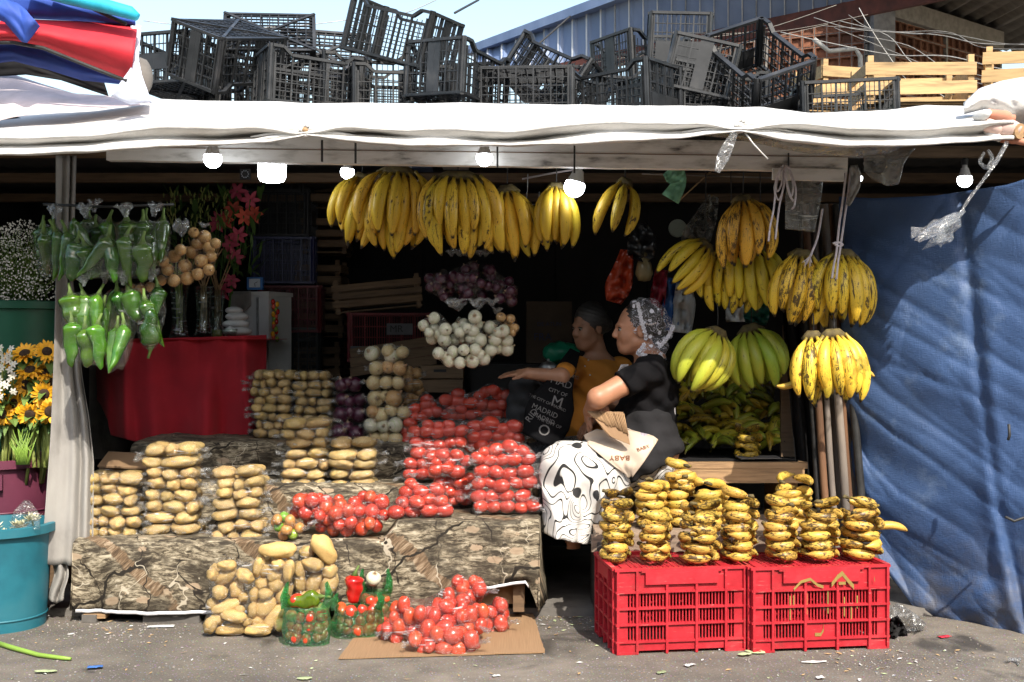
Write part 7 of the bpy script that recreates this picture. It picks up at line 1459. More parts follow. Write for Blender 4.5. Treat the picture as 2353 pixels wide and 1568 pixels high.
# ------------------------------------------------------------------ people: bodies grown as one continuous surface
class SDF:
    def __init__(s, lo, hi, h):
        s.lo = np.array(lo, np.float32); s.h = h; s.n = [int((b-a)/h)+2 for a, b in zip(lo, hi)]; s.F = np.full(s.n, 0.25, np.float32)
    def _reg(s, lo, hi):
        i0 = [max(0, int((a-o)/s.h)-1) for a, o in zip(lo, s.lo)]; i1 = [min(n, int((b-o)/s.h)+2) for b, o, n in zip(hi, s.lo, s.n)]
        if any(a >= b for a, b in zip(i0, i1)): return None
        sl = tuple(slice(a, b) for a, b in zip(i0, i1)); g = np.meshgrid(*[s.lo[k]+s.h*np.arange(i0[k], i1[k], dtype=np.float32) for k in range(3)], indexing='ij', sparse=True); return sl, g
    def _put(s, sl, d, k, op):
        f = s.F[sl]
        if op == 'add': h = np.clip(0.5+0.5*(f-d)/k, 0, 1); s.F[sl] = f*(1-h)+d*h-k*h*(1-h)
        elif op == 'sub': d = -d; h = np.clip(0.5-0.5*(f-d)/k, 0, 1); s.F[sl] = f*(1-h)+d*h+k*h*(1-h)
        else: s.F[sl] = np.maximum(f, d)
    def cap(s, a, b, ra, rb, k=0.02, op='add'):
        a = np.array(a, np.float32); b = np.array(b, np.float32); m = max(ra, rb)+k*2+0.02; r = s._reg(np.minimum(a, b)-m, np.maximum(a, b)+m)
        if r is None: return s
        sl, g = r; ba = b-a; p = [g[i]-a[i] for i in range(3)]; t = np.clip((p[0]*ba[0]+p[1]*ba[1]+p[2]*ba[2])/max(1e-9, float(ba@ba)), 0, 1)
        d = np.sqrt(sum((p[i]-ba[i]*t)**2 for i in range(3)))-(ra+(rb-ra)*t); s._put(sl, d, k, op); return s
    def ell(s, c, rad, R=None, k=0.02, op='add'):
        c = np.array(c, np.float32); m = max(rad)+k*2+0.02; r = s._reg(c-m, c+m)
        if r is None: return s
        sl, g = r; p = [g[i]-c[i] for i in range(3)]
        if R is not None: M_ = np.array(R).T; p = [M_[i][0]*p[0]+M_[i][1]*p[1]+M_[i][2]*p[2] for i in range(3)]
        k0 = np.sqrt(sum((p[i]/rad[i])**2 for i in range(3))); k1 = np.sqrt(sum((p[i]/rad[i]**2)**2 for i in range(3)))+1e-6
        s._put(sl, (k0*(k0-1)/k1).astype(np.float32), k, op); return s
    def cut(s, p, n):                                              # keep the side that n points away from
        p = np.array(p); n = np.array(n, float)/np.linalg.norm(n); g = np.meshgrid(*[s.lo[k]+s.h*np.arange(s.n[k], dtype=np.float32) for k in range(3)], indexing='ij', sparse=True)
        s.F = np.maximum(s.F, sum((g[i]-p[i])*n[i] for i in range(3)).astype(np.float32)); return s
    def warp(s, fn):
        g = np.meshgrid(*[s.lo[k]+s.h*np.arange(s.n[k], dtype=np.float32) for k in range(3)], indexing='ij', sparse=True); s.F = s.F+fn(*g).astype(np.float32); return s
    def mesh(s, name, mat, org=(0, 0, 0), relax=2, whole=True):
        F = s.F; S = F < 0; nx, ny, nz_ = F.shape
        cnt = np.zeros((nx-1, ny-1, nz_-1), np.int8)
        for a in (0, 1):
            for b in (0, 1):
                for c in (0, 1): cnt += S[a:nx-1+a, b:ny-1+b, c:nz_-1+c]
        act = (cnt > 0) & (cnt < 8); ids = np.full(act.shape, -1, np.int64); I = np.argwhere(act); ids[act] = np.arange(len(I))
        acc = np.zeros((len(I), 3)); num = np.zeros(len(I)); cor = [(a, b, c) for a in (0, 1) for b in (0, 1) for c in (0, 1)]
        for p in cor:
            for ax in range(3):
                if p[ax]: continue
                q = list(p); q[ax] = 1; fa = F[I[:, 0]+p[0], I[:, 1]+p[1], I[:, 2]+p[2]]; fb = F[I[:, 0]+q[0], I[:, 1]+q[1], I[:, 2]+q[2]]
                ok = (fa < 0) != (fb < 0); t = np.where(ok, fa/np.where(ok, fa-fb, 1), 0); pt = np.tile(np.array(p, float), (len(I), 1)); pt[:, ax] += t; acc[ok] += pt[ok]; num[ok] += 1
        V = (I+acc/num[:, None])*s.h+s.lo; Q = []
        for ax in range(3):
            b_, c_ = (ax+1) % 3, (ax+2) % 3; s0 = [slice(None)]*3; s1 = [slice(None)]*3; s0[ax] = slice(0, -1); s1[ax] = slice(1, None)
            E = np.argwhere(S[tuple(s0)] != S[tuple(s1)]); E = E[(E[:, b_] > 0) & (E[:, c_] > 0) & (E[:, b_] < F.shape[b_]-1) & (E[:, c_] < F.shape[c_]-1)]
            inside = S[E[:, 0], E[:, 1], E[:, 2]]; cell = []
            for db, dc in ((-1, -1), (0, -1), (0, 0), (-1, 0)):
                k = E.copy(); k[:, b_] += db; k[:, c_] += dc; cell.append(ids[k[:, 0], k[:, 1], k[:, 2]])
            q = np.stack(cell, 1); q[~inside] = q[~inside][:, ::-1]; Q.append(q)
        Q = np.concatenate(Q); Q = Q[(Q >= 0).all(1)]
        if whole:                                                  # keep the one connected body
            lab = np.arange(len(V))
            while True:
                m = lab[Q].min(1); new = lab.copy()
                for i in range(4): np.minimum.at(new, Q[:, i], m)
                new = new[new]
                if (new == lab).all(): break
                lab = new
            big = np.bincount(lab).argmax(); keep = lab == big; re_ = np.cumsum(keep)-1; Q = re_[Q[keep[Q].all(1)]]; V = V[keep]
        for _ in range(relax):
            A_ = np.zeros_like(V); N_ = np.zeros(len(V))
            for i in range(4):
                j = (i+1) % 4; np.add.at(A_, Q[:, i], V[Q[:, j]]); np.add.at(N_, Q[:, i], 1); np.add.at(A_, Q[:, j], V[Q[:, i]]); np.add.at(N_, Q[:, j], 1)
            V = 0.6*V+0.4*A_/np.maximum(N_, 1)[:, None]
        me = bpy.data.meshes.new(name); W_ = V-np.array(org)
        me.vertices.add(len(V)); me.vertices.foreach_set('co', W_.astype(np.float32).ravel()); me.loops.add(Q.size); me.loops.foreach_set('vertex_index', Q.astype(np.int32).ravel())
        me.polygons.add(len(Q)); me.polygons.foreach_set('loop_start', np.arange(0, Q.size, 4, dtype=np.int32)); me.polygons.foreach_set('loop_total', np.full(len(Q), 4, np.int32)); me.update(calc_edges=True); me.validate()
        me.polygons.foreach_set('use_smooth', [True]*len(me.polygons)); me.materials.append(mat); s.V = V; return me

def skin_mat(name, c):
    t = NT(name); v = t.coord('Object', (1, 1, 1), False); tint = t.n('Attribute', attribute_name='tint').outputs['Color']
    col = t.mix(t.ramp(t.noise(v, 18, 4), [(0.35, 0.0), (0.7, 1.0)]), tuple(x*0.86 for x in c), tuple(min(1, x*1.1) for x in c)); col = t.mix(1.0, col, tint, 'MULTIPLY')
    return t.fin(t.bsdf(col, 0.45, t.bump(t.noise(v, 160, 3), 0.15, 0.002), Subsurface_Weight=0.12, Subsurface_Radius=(0.012, 0.005, 0.003), Specular_IOR_Level=0.4))
M['skin_front'] = skin_mat('brown_skin', (0.42, 0.20, 0.115)); M['skin_back'] = skin_mat('tan_skin', (0.32, 0.165, 0.10))
M['hair_dark'] = pm('dark_hair', [(0.008, 0.006, 0.005), (0.022, 0.016, 0.013)], 8, 0.45, 0.6, 60, 0.004, stretch=(0.3, 1, 2)); M['hair_grey'] = pm('greying_hair', [(0.008, 0.007, 0.007), (0.05, 0.047, 0.045)], 12, 0.5, 0.6, 70, 0.004, stretch=(0.4, 1, 2))
plain('eye_white', (0.28, 0.25, 0.22), 0.3); plain('eye_dark', (0.01, 0.007, 0.005), 0.15)
M['tee_black'] = pm('black_jersey', [(0.005, 0.005, 0.006), (0.011, 0.010, 0.011)], 6, 0.95, 0.5, 14, 0.01, off=False, Specular_IOR_Level=0.1); M['apron_dark'] = pm('charcoal_apron', [(0.013, 0.013, 0.014), (0.027, 0.026, 0.028)], 6, 0.95, 0.5, 14, 0.01, off=False, Specular_IOR_Level=0.12)
M['mustard'] = pm('mustard_jersey', [(0.38, 0.14, 0.012), (0.48, 0.19, 0.02)], 6, 0.85, 0.5, 16, 0.01, off=False)
def skirt_mat():
    t = NT('white_skirt_black_lines'); v = t.coord('Object', (1, 1, 1), False)
    w = t.noise(t.n('VectorMath', {0: v, 1: (3.0, 3.0, 2.0)}, operation='MULTIPLY').outputs[0], 1.0, 0.6, 0.4, 2.2)
    ln = t.math('ABSOLUTE', t.math('SUBTRACT', t.math('FRACT', t.mul(w, 15.0)), 0.5)); line = t.ramp(ln, [(0.075, 1.0), (0.10, 0.0)])
    vo = t.n('TexVoronoi', {'Vector': v, 'Scale': 9.0}); bl = t.mul(t.ramp(vo.outputs['Distance'], [(0.20, 1.0), (0.24, 0.0)]), t.ramp(t.n('SeparateColor', {0: vo.outputs['Color']}).outputs[0], [(0.66, 0.0), (0.68, 1.0)]))
    col = t.mix(t.math('MAXIMUM', line, bl), (0.62, 0.60, 0.57), (0.012, 0.012, 0.013)); return t.fin(t.bsdf(col, 0.8, t.bump(t.noise(v, 11, 4), 0.4, 0.012)))
def dots_mat():
    t = NT('grey_dotted_skirt'); v = t.coord('Object', (1, 1, 1), False); d = t.n('TexVoronoi', {'Vector': v, 'Scale': 150.0}, feature='DISTANCE_TO_EDGE').outputs['Distance']
    return t.fin(t.bsdf(t.ramp(d, [(0.04, (0.16, 0.155, 0.15)), (0.12, (0.014, 0.014, 0.015))]), 0.9, t.bump(t.noise(v, 9, 3), 0.3, 0.01)))
def print_mat():
    t = NT('beige_nursery_print'); v = t.coord('Object', (1, 1, 1), False); vo = t.n('TexVoronoi', {'Vector': v, 'Scale': 15.0, 'Randomness': 0.8}); rc_ = t.n('SeparateColor', {0: vo.outputs['Color']})
    st_ = t.ramp(t.math('FRACT', t.mul(t.n('SeparateXYZ', {0: v}).outputs[0], 70.0)), [(0.45, 0.0), (0.55, 1.0)]); c2 = t.mix(st_, (0.50, 0.24, 0.03), (0.70, 0.56, 0.36))
    c2 = t.mix(t.ramp(rc_.outputs[1], [(0.7, 0.0), (0.72, 1.0)]), c2, (0.30, 0.30, 0.42)); f = t.mul(t.ramp(vo.outputs['Distance'], [(0.26, 1.0), (0.30, 0.0)]), t.ramp(rc_.outputs[0], [(0.50, 0.0), (0.52, 1.0)]))
    return t.fin(t.bsdf(t.mix(f, (0.52, 0.42, 0.33), c2), 0.85, t.bump(t.noise(v, 20, 4), 0.35, 0.006)))
def lace_mat():
    t = NT('white_lace'); v = t.coord('Object', (1, 1, 1), False); vo = t.n('TexVoronoi', {'Vector': v, 'Scale': 27.0, 'Randomness': 0.9}); d = vo.outputs['Distance']
    pet = t.mul(t.ramp(d, [(0.26, 1.0), (0.32, 0.0)]), t.ramp(t.n('SeparateColor', {0: vo.outputs['Color']}).outputs[0], [(0.46, 0.0), (0.48, 1.0)]))
    w = t.noise(v, 22.0, 2.0, 0.5, 1.0); vine = t.ramp(t.math('ABSOLUTE', t.math('SUBTRACT', t.math('FRACT', t.mul(w, 7.0)), 0.5)), [(0.05, 1.0), (0.09, 0.0)])
    a = t.math('MINIMUM', t.math('ADD', t.math('MAXIMUM', t.mul(pet, 0.95), t.mul(vine, 0.6)), 0.06), 0.96); b = t.bsdf((0.74, 0.72, 0.78), 0.8)
    return t.fin(t.n('MixShader', {0: a, 1: t.n('BsdfTransparent', {'Color': (1, 1, 1)}).outputs[0], 2: b}).outputs[0])
M['skirt'] = skirt_mat(); M['dots'] = dots_mat(); M['print'] = print_mat(); M['lace'] = lace_mat()
M['lace_solid'] = pm('thick_lace_edge', [(0.55, 0.53, 0.58), (0.74, 0.72, 0.77)], 60, 0.8, 0.6, 120, 0.004)

def head(F, c, fwd, sc, kneck):
    "adds head prims; returns the map from head space to the world"
    f = Vector(fwd).normalized(); l = Vector((0, 0, 1)).cross(f).normalized(); u = f.cross(l); R = Matrix((f, l, u)).transposed(); c = Vector(c)
    def w(p): return c+R@(Vector(p)*sc)
    def e(p, r, k=0.012, op='add'): F.ell(w(p), [x*sc for x in r], R, k, op)
    def cp(a, b, ra, rb, k=0.010, op='add'): F.cap(w(a), w(b), ra*sc, rb*sc, k, op)
    e((-.018, 0, .035), (.100, .078, .096), .02); e((.040, 0, -.030), (.058, .062, .090), .03); e((.058, 0, -.098), (.036, .036, .028), .025); cp((.02, -.045, -.07), (.055, -.02, -.10), .022, .02, .02); cp((.02, .045, -.07), (.055, .02, -.10), .022, .02, .02)
    for s in (-1, 1): e((.058, s*.034, -.038), (.030, .026, .030), .018); e((-.008, s*.077, -.012), (.020, .010, .034), .006); e((-.004, s*.086, -.010), (.010, .006, .020), .004, 'sub')
    cp((.094, 0, .012), (.112, 0, -.026), .008, .012, .010); e((.104, 0, -.034), (.014, .017, .010), .008)
    e((.086, 0, .022), (.016, .046, .010), .012)
    for s in (-1, 1): e((.100, s*.031, .000), (.016, .017, .010), .008, 'sub'); e((.080, s*.031, -.001), (.013, .014, .012), .003)
    cp((.090, -.020, -.066), (.090, .020, -.066), .009, .009, .008); cp((.086, -.017, -.080), (.086, .017, -.080), .010, .010, .008); cp((.104, -.026, -.0725), (.104, .026, -.0725), .0028, .0028, .003, 'sub')
    cp((-.020, 0, -.07), kneck, .056, .064, .03)
    return w, R
def hand(F, wr, d, nrm_, curl, s=1.0, spread_=1.0, thumb=1):
    "palm and five bent fingers; d: from the wrist to the fingers, nrm_: back of the hand"
    wr = Vector(wr); d = Vector(d).normalized(); n = Vector(nrm_); n = (n-d*n.dot(d)).normalized(); sd = d.cross(n)*thumb; pal = wr+d*0.045*s
    F.cap(wr, pal, .024*s, .026*s, .012)
    for q in (-1.5, -0.5, 0.5, 1.5): F.cap(wr+d*.012*s+sd*q*.010*s, wr+d*.082*s+sd*q*.0185*s, .013*s, .0115*s, .010)
    for q, L in ((-1.5, .066), (-0.5, .078), (0.5, .074), (1.5, .058)):
        p = wr+d*.084*s+sd*q*.0190*s*spread_; dd = (d+sd*q*0.05*spread_).normalized(); ang = 0.0; r = .0092
        for k, (fr, c_) in enumerate(((.45, curl[0]), (.32, curl[1]), (.23, curl[2]))):
            ang += c_; v_ = dd*cos(ang)-n*sin(ang); p2 = p+v_*L*fr*s; F.cap(p, p2, r*s, (r-.001)*s, .004); p = p2; r -= .001
    p = wr+d*.020*s-sd*.024*s; v1 = (d*0.75-sd*0.62-n*0.25).normalized(); p2 = p+v1*.036*s; F.cap(wr+d*.015*s, p, .018*s, .015*s, .01); F.cap(p, p2, .0135*s, .0115*s, .006); v2 = (d*0.92-sd*0.2-n*(0.15+curl[1]*0.4)).normalized(); p3 = p2+v2*.032*s; F.cap(p2, p3, .0110*s, .0085*s, .004)
def paint(me, V, spots, org):
    ca = me.color_attributes.new('tint', 'FLOAT_COLOR', 'POINT'); col = np.ones((len(me.vertices), 4), np.float32); X = np.empty(len(me.vertices)*3, np.float32); me.vertices.foreach_get('co', X); X = X.reshape(-1, 3)+np.array(org, np.float32)
    for p, r, c_ in spots:
        w = np.clip(1.4-np.linalg.norm((X-np.array(p))/np.array(r), axis=1), 0, 1)**0.7; col[:, :3] = col[:, :3]*(1-w[:, None])+np.array(c_)*w[:, None]
    ca.data.foreach_set('color', col.ravel())
def ball(name, c, r, mat, parent, R=None): 
    v, f, e = ico(2); rr_ = (r,)*3 if isinstance(r, float) else r; return link(name, mk(name, [tuple((R@Vector((p[0]*rr_[0], p[1]*rr_[1], p[2]*rr_[2]))) if R else (p[0]*rr_[0], p[1]*rr_[1], p[2]*rr_[2])) for p in v], f, mat), parent, loc=c)

# ---- front woman
org = P(1480, 1065, 5.45); org.z = 0.69
w1 = thing('person', 'seated person in black top, white lace veil and white line patterned skirt, holding torn cardboard', 'person', org)
S_ = lambda *a: SDF(*a)
F = SDF((0.25, 5.0, 0.30), (0.85, 5.80, 1.48), 0.0052)
Hc = P(1461, 756, 5.45); nb_ = P(1499, 842, 5.46)
fwd1 = Vector((-1, -0.10, -0.04))
f_ = fwd1.normalized(); l_ = Vector((0, 0, 1)).cross(f_).normalized(); R_ = Matrix((f_, l_, f_.cross(l_))).transposed(); kn = R_.transposed()@(nb_-Hc)/0.95
hw, HR = head(F, Hc, fwd1, 0.95, kn)
chest, belly, hips = P(1500, 890, 5.45), P(1480, 965, 5.45), P(1498, 1035, 5.46)
F.ell(chest, (.112, .165, .15), None, .05).ell(belly, (.135, .16, .13), None, .06).ell(hips, (.13, .18, .11), None, .06)
shL, elL, wrL = P(1496, 850, 5.285), P(1374, 915, 5.17), P(1354, 945, 5.40)
shR, elR, wrR = P(1488, 852, 5.61), P(1400, 945, 5.60), P(1374, 938, 5.33)
F.cap(nb_, shL, .055, .058, .05).cap(nb_, shR, .055, .058, .05)
F.cap(shL, elL, .060, .046, .03).cap(elL, wrL, .046, .030, .02); F.cap(shR, elR, .058, .045, .03).cap(elR, wrR, .044, .029, .02)
hand(F, wrL, (0.0, 0.1, -1), (-1, 0.2, 0), (.25, .3, .25), 0.92, 1.0, 1)
hand(F, wrR, P(1386, 944, 5.215)-wrR, (-.15, -.25, 1), (.75, .75, .3), 0.95, 1.0, -1)
for k, y in enumerate((5.36, 5.52)):
    hp, kn_, an = P(1500, 1045, y), P(1298, 1062, y-0.11), P(1318, 1300, y-0.10); F.cap(hp, kn_, .085, .062, .04).cap(kn_, an, .056, .036, .02).cap(an, an+Vector((-.13, -.02, -.03)), .034, .026, .02)
body = F.mesh('body', M['skin_front'], org)
paint(body, None, [(hw((.094, 0, -.066)), (.014, .03, .010), (.95, .52, .50)), (hw((.09, 0, -.081)), (.014, .028, .010), (.95, .52, .50)), (hw((.09, .032, .03)), (.02, .026, .007), (.25, .2, .18)), (hw((.09, -.032, .03)), (.02, .026, .007), (.25, .2, .18)), (hw((.06, .05, -.035)), (.03, .03, .03), (1.08, .92, .9))], (0, 0, 0))
link('body', body, w1)
for s in (-1, 1):
    ball('eye', hw((.081, s*.031, -.001))-org, .0125, M['eye_white'], w1); ball('pupil', hw((.091, s*.0315, -.002))-org, .0058, M['eye_dark'], w1)
    MB().tube([hw((.092, s*.016, .008))-org, hw((.0945, s*.032, .011))-org, hw((.084, s*.048, .005))-org], [.0022, .0030, .0016], 6).build('eyelid', M['hair_dark'], w1, smooth=True)
# hair
F = SDF((0.45, 5.28, 1.15), (0.82, 5.62, 1.50), 0.0055); F.ell(hw((-.030, 0, .040)), (.098, .083, .098), HR, .02).ell(hw((-.105, 0, .0)), (.045, .05, .05), HR, .03)
F.cut(hw((.068, 0, .06)), HR@Vector((1, 0, -.6))); F.cut(hw((-.005, 0, -.045)), HR@Vector((.75, 0, -1))); F.warp(lambda x, y, z: 0.002*np.sin(z*300+x*90)); link('hair', F.mesh('hair', M['hair_dark'], org), w1)
# black top
F = SDF((0.25, 5.0, 0.70), (0.88, 5.80, 1.26), 0.006); o_g = .014
F.ell(chest, (.112+o_g, .165+o_g, .15+o_g), None, .05).ell(belly, (.135+o_g, .16+o_g, .13+o_g), None, .06).cap(nb_+Vector((.01, 0, -.012)), shL, .055, .066, .05).cap(nb_+Vector((.01, 0, -.012)), shR, .055, .066, .05)
F.cut(P(1480, 985, 5.45), (-.1, 0, -1)); mL, mR = shL.lerp(elL, .62), shR.lerp(elR, .6)
G = SDF((0.25, 5.0, 0.70), (0.88, 5.80, 1.26), 0.006); G.cap(shL, mL, .068, .066, .02).cap(shR, mR, .068, .066, .02)
g_ = np.meshgrid(*[G.lo[k]+G.h*np.arange(G.n[k], dtype=np.float32) for k in range(3)], indexing='ij', sparse=True)
for (a, b) in ((shL, elL), (shR, elR)):
    m_ = a.lerp(b, .56); d_ = (b-a).normalized(); near = (np.abs(g_[1]-m_.y) < 0.16); pl = sum((g_[i]-m_[i])*d_[i] for i in range(3)); G.F = np.where(near, np.maximum(G.F, pl.astype(np.float32)), G.F)
hh = np.clip(0.5+0.5*(F.F-G.F)/.03, 0, 1); F.F = F.F*(1-hh)+G.F*hh-.03*hh*(1-hh)
F.warp(lambda x, y, z: 0.006*np.sin(x*48+z*60)*np.sin(y*30)+0.005*np.sin(z*70-x*42+np.sin(x*40))*np.clip((1.08-z)*6, .2, 1)); F.cap(Hc, nb_+Vector((-.03, 0, .03)), .07, .068, .01, 'sub')
link('black_top', F.mesh('black_top', M['tee_black'], org), w1)
# skirt
F = SDF((0.02, 4.98, 0.22), (0.85, 5.85, 0.98), 0.0065)
F.cap(P(1495, 1062, 5.47), P(1300, 1072, 5.36), .125, .105, .05).cap(P(1490, 1062, 5.36), P(1296, 1068, 5.24), .12, .10, .05).cap(P(1296, 1072, 5.25), P(1290, 1235, 5.20), .098, .105, .05).cap(P(1300, 1075, 5.38), P(1310, 1240, 5.34), .10, .11, .05)
F.cap(P(1360, 1100, 5.24), P(1348, 1270, 5.24), .085, .060, .05).cap(P(1430, 1095, 5.30), P(1380, 1150, 5.26), .07, .06, .06)
F.warp(lambda x, y, z: (0.026*(np.abs(np.sin(x*27+z*4+np.sin(z*11)*0.8))-0.6)+0.012*np.sin(x*75-z*14+y*25))*np.clip((0.74-z)/0.26, 0.10, 1)+0.004*np.sin(x*34+y*60+z*40))
F.cut(P(1300, 1232, 5.25), (-.26, 0, -1)); F.cut(P(1350, 1266, 5.2), (0, 0, -1))
SK = F.mesh('skirt', M['skirt'], org); link('skirt', SK, w1)
# dark apron round the hips
F = SDF((0.40, 5.02, 0.55), (0.90, 5.80, 1.0), 0.0065); F.ell(P(1496, 1030, 5.45), (.158, .205, .135), None, .04).cap(P(1480, 985, 5.40), P(1470, 1060, 5.30), .135, .125, .05).ell(P(1478, 965, 5.45), (.155, .185, .10), None, .05)
F.cut(P(1437, 960, 5.3), (-1, 0, .45)); F.cut(P(1470, 942, 5.4), (-.25, 0, 1)); F.cut(P(1470, 1092, 5.3), (.5, 0, -1)); F.warp(lambda x, y, z: 0.004*np.sin(x*60+z*35)+0.003*np.sin(z*80)); link('dark_apron', F.mesh('dark_apron', M['apron_dark'], org), w1)
# printed apron panel lying on the lap: follows the skirt below it
from mathutils.bvhtree import BVHTree
def bvh(objs):
    v = []; f = []
    for o in objs:
        b = len(v); mw = o.parent.matrix_basis@o.matrix_basis if o.parent else o.matrix_basis; v += [mw@p.co for p in o.data.vertices]; f += [tuple(b+i for i in q.vertices) for q in o.data.polygons]
    return BVHTree.FromPolygons(v, f)
w1.matrix_basis = Matrix.Translation(org)
lapT = bvh([o for o in w1.children if o.name.split('.')[0] in ('skirt', 'dark_apron')])
eye_pt = Vector((0, 0, CAM_H))
def drape(u, v, lift, fallback, tree):
    d = (P(u, v, 5.0)-eye_pt).normalized(); h = tree.ray_cast(eye_pt, d); p = h[0] if h[0] is not None else P(u, v, fallback)
    return p-d*lift
A = []
for i in range(30):
    t = i/29; v = lerp(986, 1096, t); l = interp(v, [986, 1000, 1020, 1045, 1070, 1096], [1372, 1341, 1350, 1378, 1410, 1444]); r = interp(v, [986, 1000, 1008, 1045, 1070, 1096], [1450, 1500, 1513, 1490, 1472, 1453])
    A.append([tuple(drape(lerp(l, r, s), v+3*sin(s*7), 0.012+0.004*nz((s*6, t*6, 1)), 5.3, lapT)-org) for s in np.linspace(0, 1, 30)])
A = np.array(A)
for _ in range(3): A[1:-1, 1:-1] = 0.5*A[1:-1, 1:-1]+0.125*(A[:-2, 1:-1]+A[2:, 1:-1]+A[1:-1, :-2]+A[1:-1, 2:])
ap = sheet(A, .003).build('print_apron', M['print'], w1, smooth=True)
plain('print_ink', (0.30, 0.10, 0.03), 0.8)
apT = bvh([ap]) if False else None
def lay_text(s_, size, u, v, ang, parent, mat, tree, yref, skew=1.0):
    o = text(s_, size, Vector(), Matrix.Identity(3), mat, parent); k = px(yref)
    for p in o.data.vertices:
        x, y = p.co.x/k, p.co.y/k; uu = u+x*cos(ang)+y*sin(ang); vv = v+x*sin(ang)*skew-y*cos(ang)*skew; p.co = drape(uu, vv, 0.004, yref, tree)-parent_org(parent)
    o.matrix_basis = Matrix.Identity(4); return o
def parent_org(p):
    q = Vector()
    while p is not None: q = q+p.location; p = p.parent
    return q
def tree_of(o):
    of = parent_org(o); return BVHTree.FromPolygons([p.co+of for p in o.data.vertices], [tuple(q.vertices) for q in o.data.polygons])
at_ = tree_of(ap); lay_text('BABY', 0.040, 1424, 1052, pi, ap, M['print_ink'], at_, 5.2, 0.8); lay_text('BABY', 0.026, 1478, 1030, -.4, ap, M['print_ink'], at_, 5.2, 0.8)
# bib and straps in the same print
A = [[tuple(P(lerp(lerp(1428, 1445, s), lerp(1372, 1400, s), t)+3*sin(t*6), lerp(838, 925, t), 5.33+0.03*s+0.008*nz((s*3, t*5, 2)))-org) for s in np.linspace(0, 1, 8)] for t in np.linspace(0, 1, 16)]
plain('bib_grey', (0.42, 0.40, 0.41), 0.85); sheet(A, .003).build('apron_bib', M['bib_grey'], w1, smooth=True)
A = [[tuple(P(u+q*5, v, 5.40-0.02*q)-org) for q in np.linspace(-1, 1, 4)] for u, v in smooth_pts([(1512, 838), (1528, 862), (1540, 905), (1546, 950), (1540, 988)])]
sheet(A, .003).build('apron_strap', M['bib_grey'], w1, smooth=True)
# veil
F = SDF((0.42, 5.25, 0.95), (0.90, 5.66, 1.52), 0.005)
F.ell(hw((-.045, 0, .042)), (.112, .096, .108), HR, .02).cap(hw((-.10, 0, .03)), P(1540, 756, 5.45), .07, .018, .05).cap(P(1482, 806, 5.37), P(1512, 800, 5.44), .030, .040, .03).cap(P(1512, 800, 5.42), P(1530, 760, 5.44), .03, .03, .05)
F.cap(P(1510, 812, 5.38), P(1532, 860, 5.37), .026, .020, .03).cap(P(1532, 860, 5.37), P(1546, 898, 5.36), .020, .014, .02)
F.warp(lambda x, y, z: 0.0035*np.sin(x*120+z*90)+0.003*np.sin(z*150-y*60)); F.cut(hw((.030, 0, .10)), HR@Vector((1, 0, .12)))
vl = link('lace_veil', F.mesh('lace_veil', M['lace'], org), w1)
vt = tree_of(vl)
ed = MB(); path = smooth_pts([(1466, 699), (1470, 718), (1474, 738), (1480, 758), (1484, 778), (1478, 796), (1466, 812), (1480, 816), (1498, 822), (1516, 828)], 5)
path2 = smooth_pts([(1546, 752), (1538, 770), (1526, 786), (1514, 798)], 5); path3 = smooth_pts([(1518, 815), (1530, 850), (1544, 895)], 6)
for q, (u, v) in enumerate(path+path2+path3):
    if q % 2: continue
    c = drape(u, v, 0.003, 5.36, vt)-org
    for k in range(5): a = 2*pi*k/5+q; ed.add([tuple(c+Vector((cos(a)*.006+x*.0058, y*.003, sin(a)*.006+z*.0058))) for x, y, z in ico(1)[0]], ico(1)[1])
ed.build('lace_edge', M['lace_solid'], w1, smooth=True)
cl_ = MB()
for k in range(8): cl_.add([tuple(hw((-.005-.011*k, .088, .022+.004*sin(k)))-org+Vector((x*.0055, y*.004, z*.0055))) for x, y, z in ico(1)[0]], ico(1)[1])
cl_.build('hair_clip', M['pinkish_cloth'], w1, smooth=True)
# torn cardboard in the hand
A = []
for i in range(22):
    t = i/21; l = interp(t, [0, .4, 1], [1349, 1366, 1388]); r = interp(t, [0, 1], [1432, 1448]); v0 = 944; v1 = 1020
    A.append([tuple(P(lerp(l, r, s)+1.5*nz((t*20, s, 3)), lerp(v0+3*s, interp(s, [0, .3, 1], [986, 1005, 1022]), t)+1.5*nz((s*16, t, 1)), 5.205-0.03*t)) for s in np.linspace(0, 1, 22)])
m_ = sheet(A, .006); m_.v = [tuple(Vector(p)) for p in m_.v]; cf = m_.build('cardboard_fan', M['cardboard2'], smooth=True, sharp=40); tag(cf, 'torn piece of corrugated cardboard held over the lap by the veiled person', 'cardboard')
M['flute'] = pm('bare_cardboard_flutes', [(0.30, 0.18, 0.09), (0.48, 0.31, 0.17)], 4, 0.9, 0.2, 30)
for k in range(26):
    s = k/25; a = Vector(A[1][int(s*21)]); b = Vector(A[int(lerp(8, 15, s)+3*nz((s*9, 1, 1)))][int(s*21)]); MB().tube([a+Vector((0, -.004, 0)), b+Vector((0, -.004, 0))], .0028, 5).build('flute', M['flute'], cf, smooth=True)

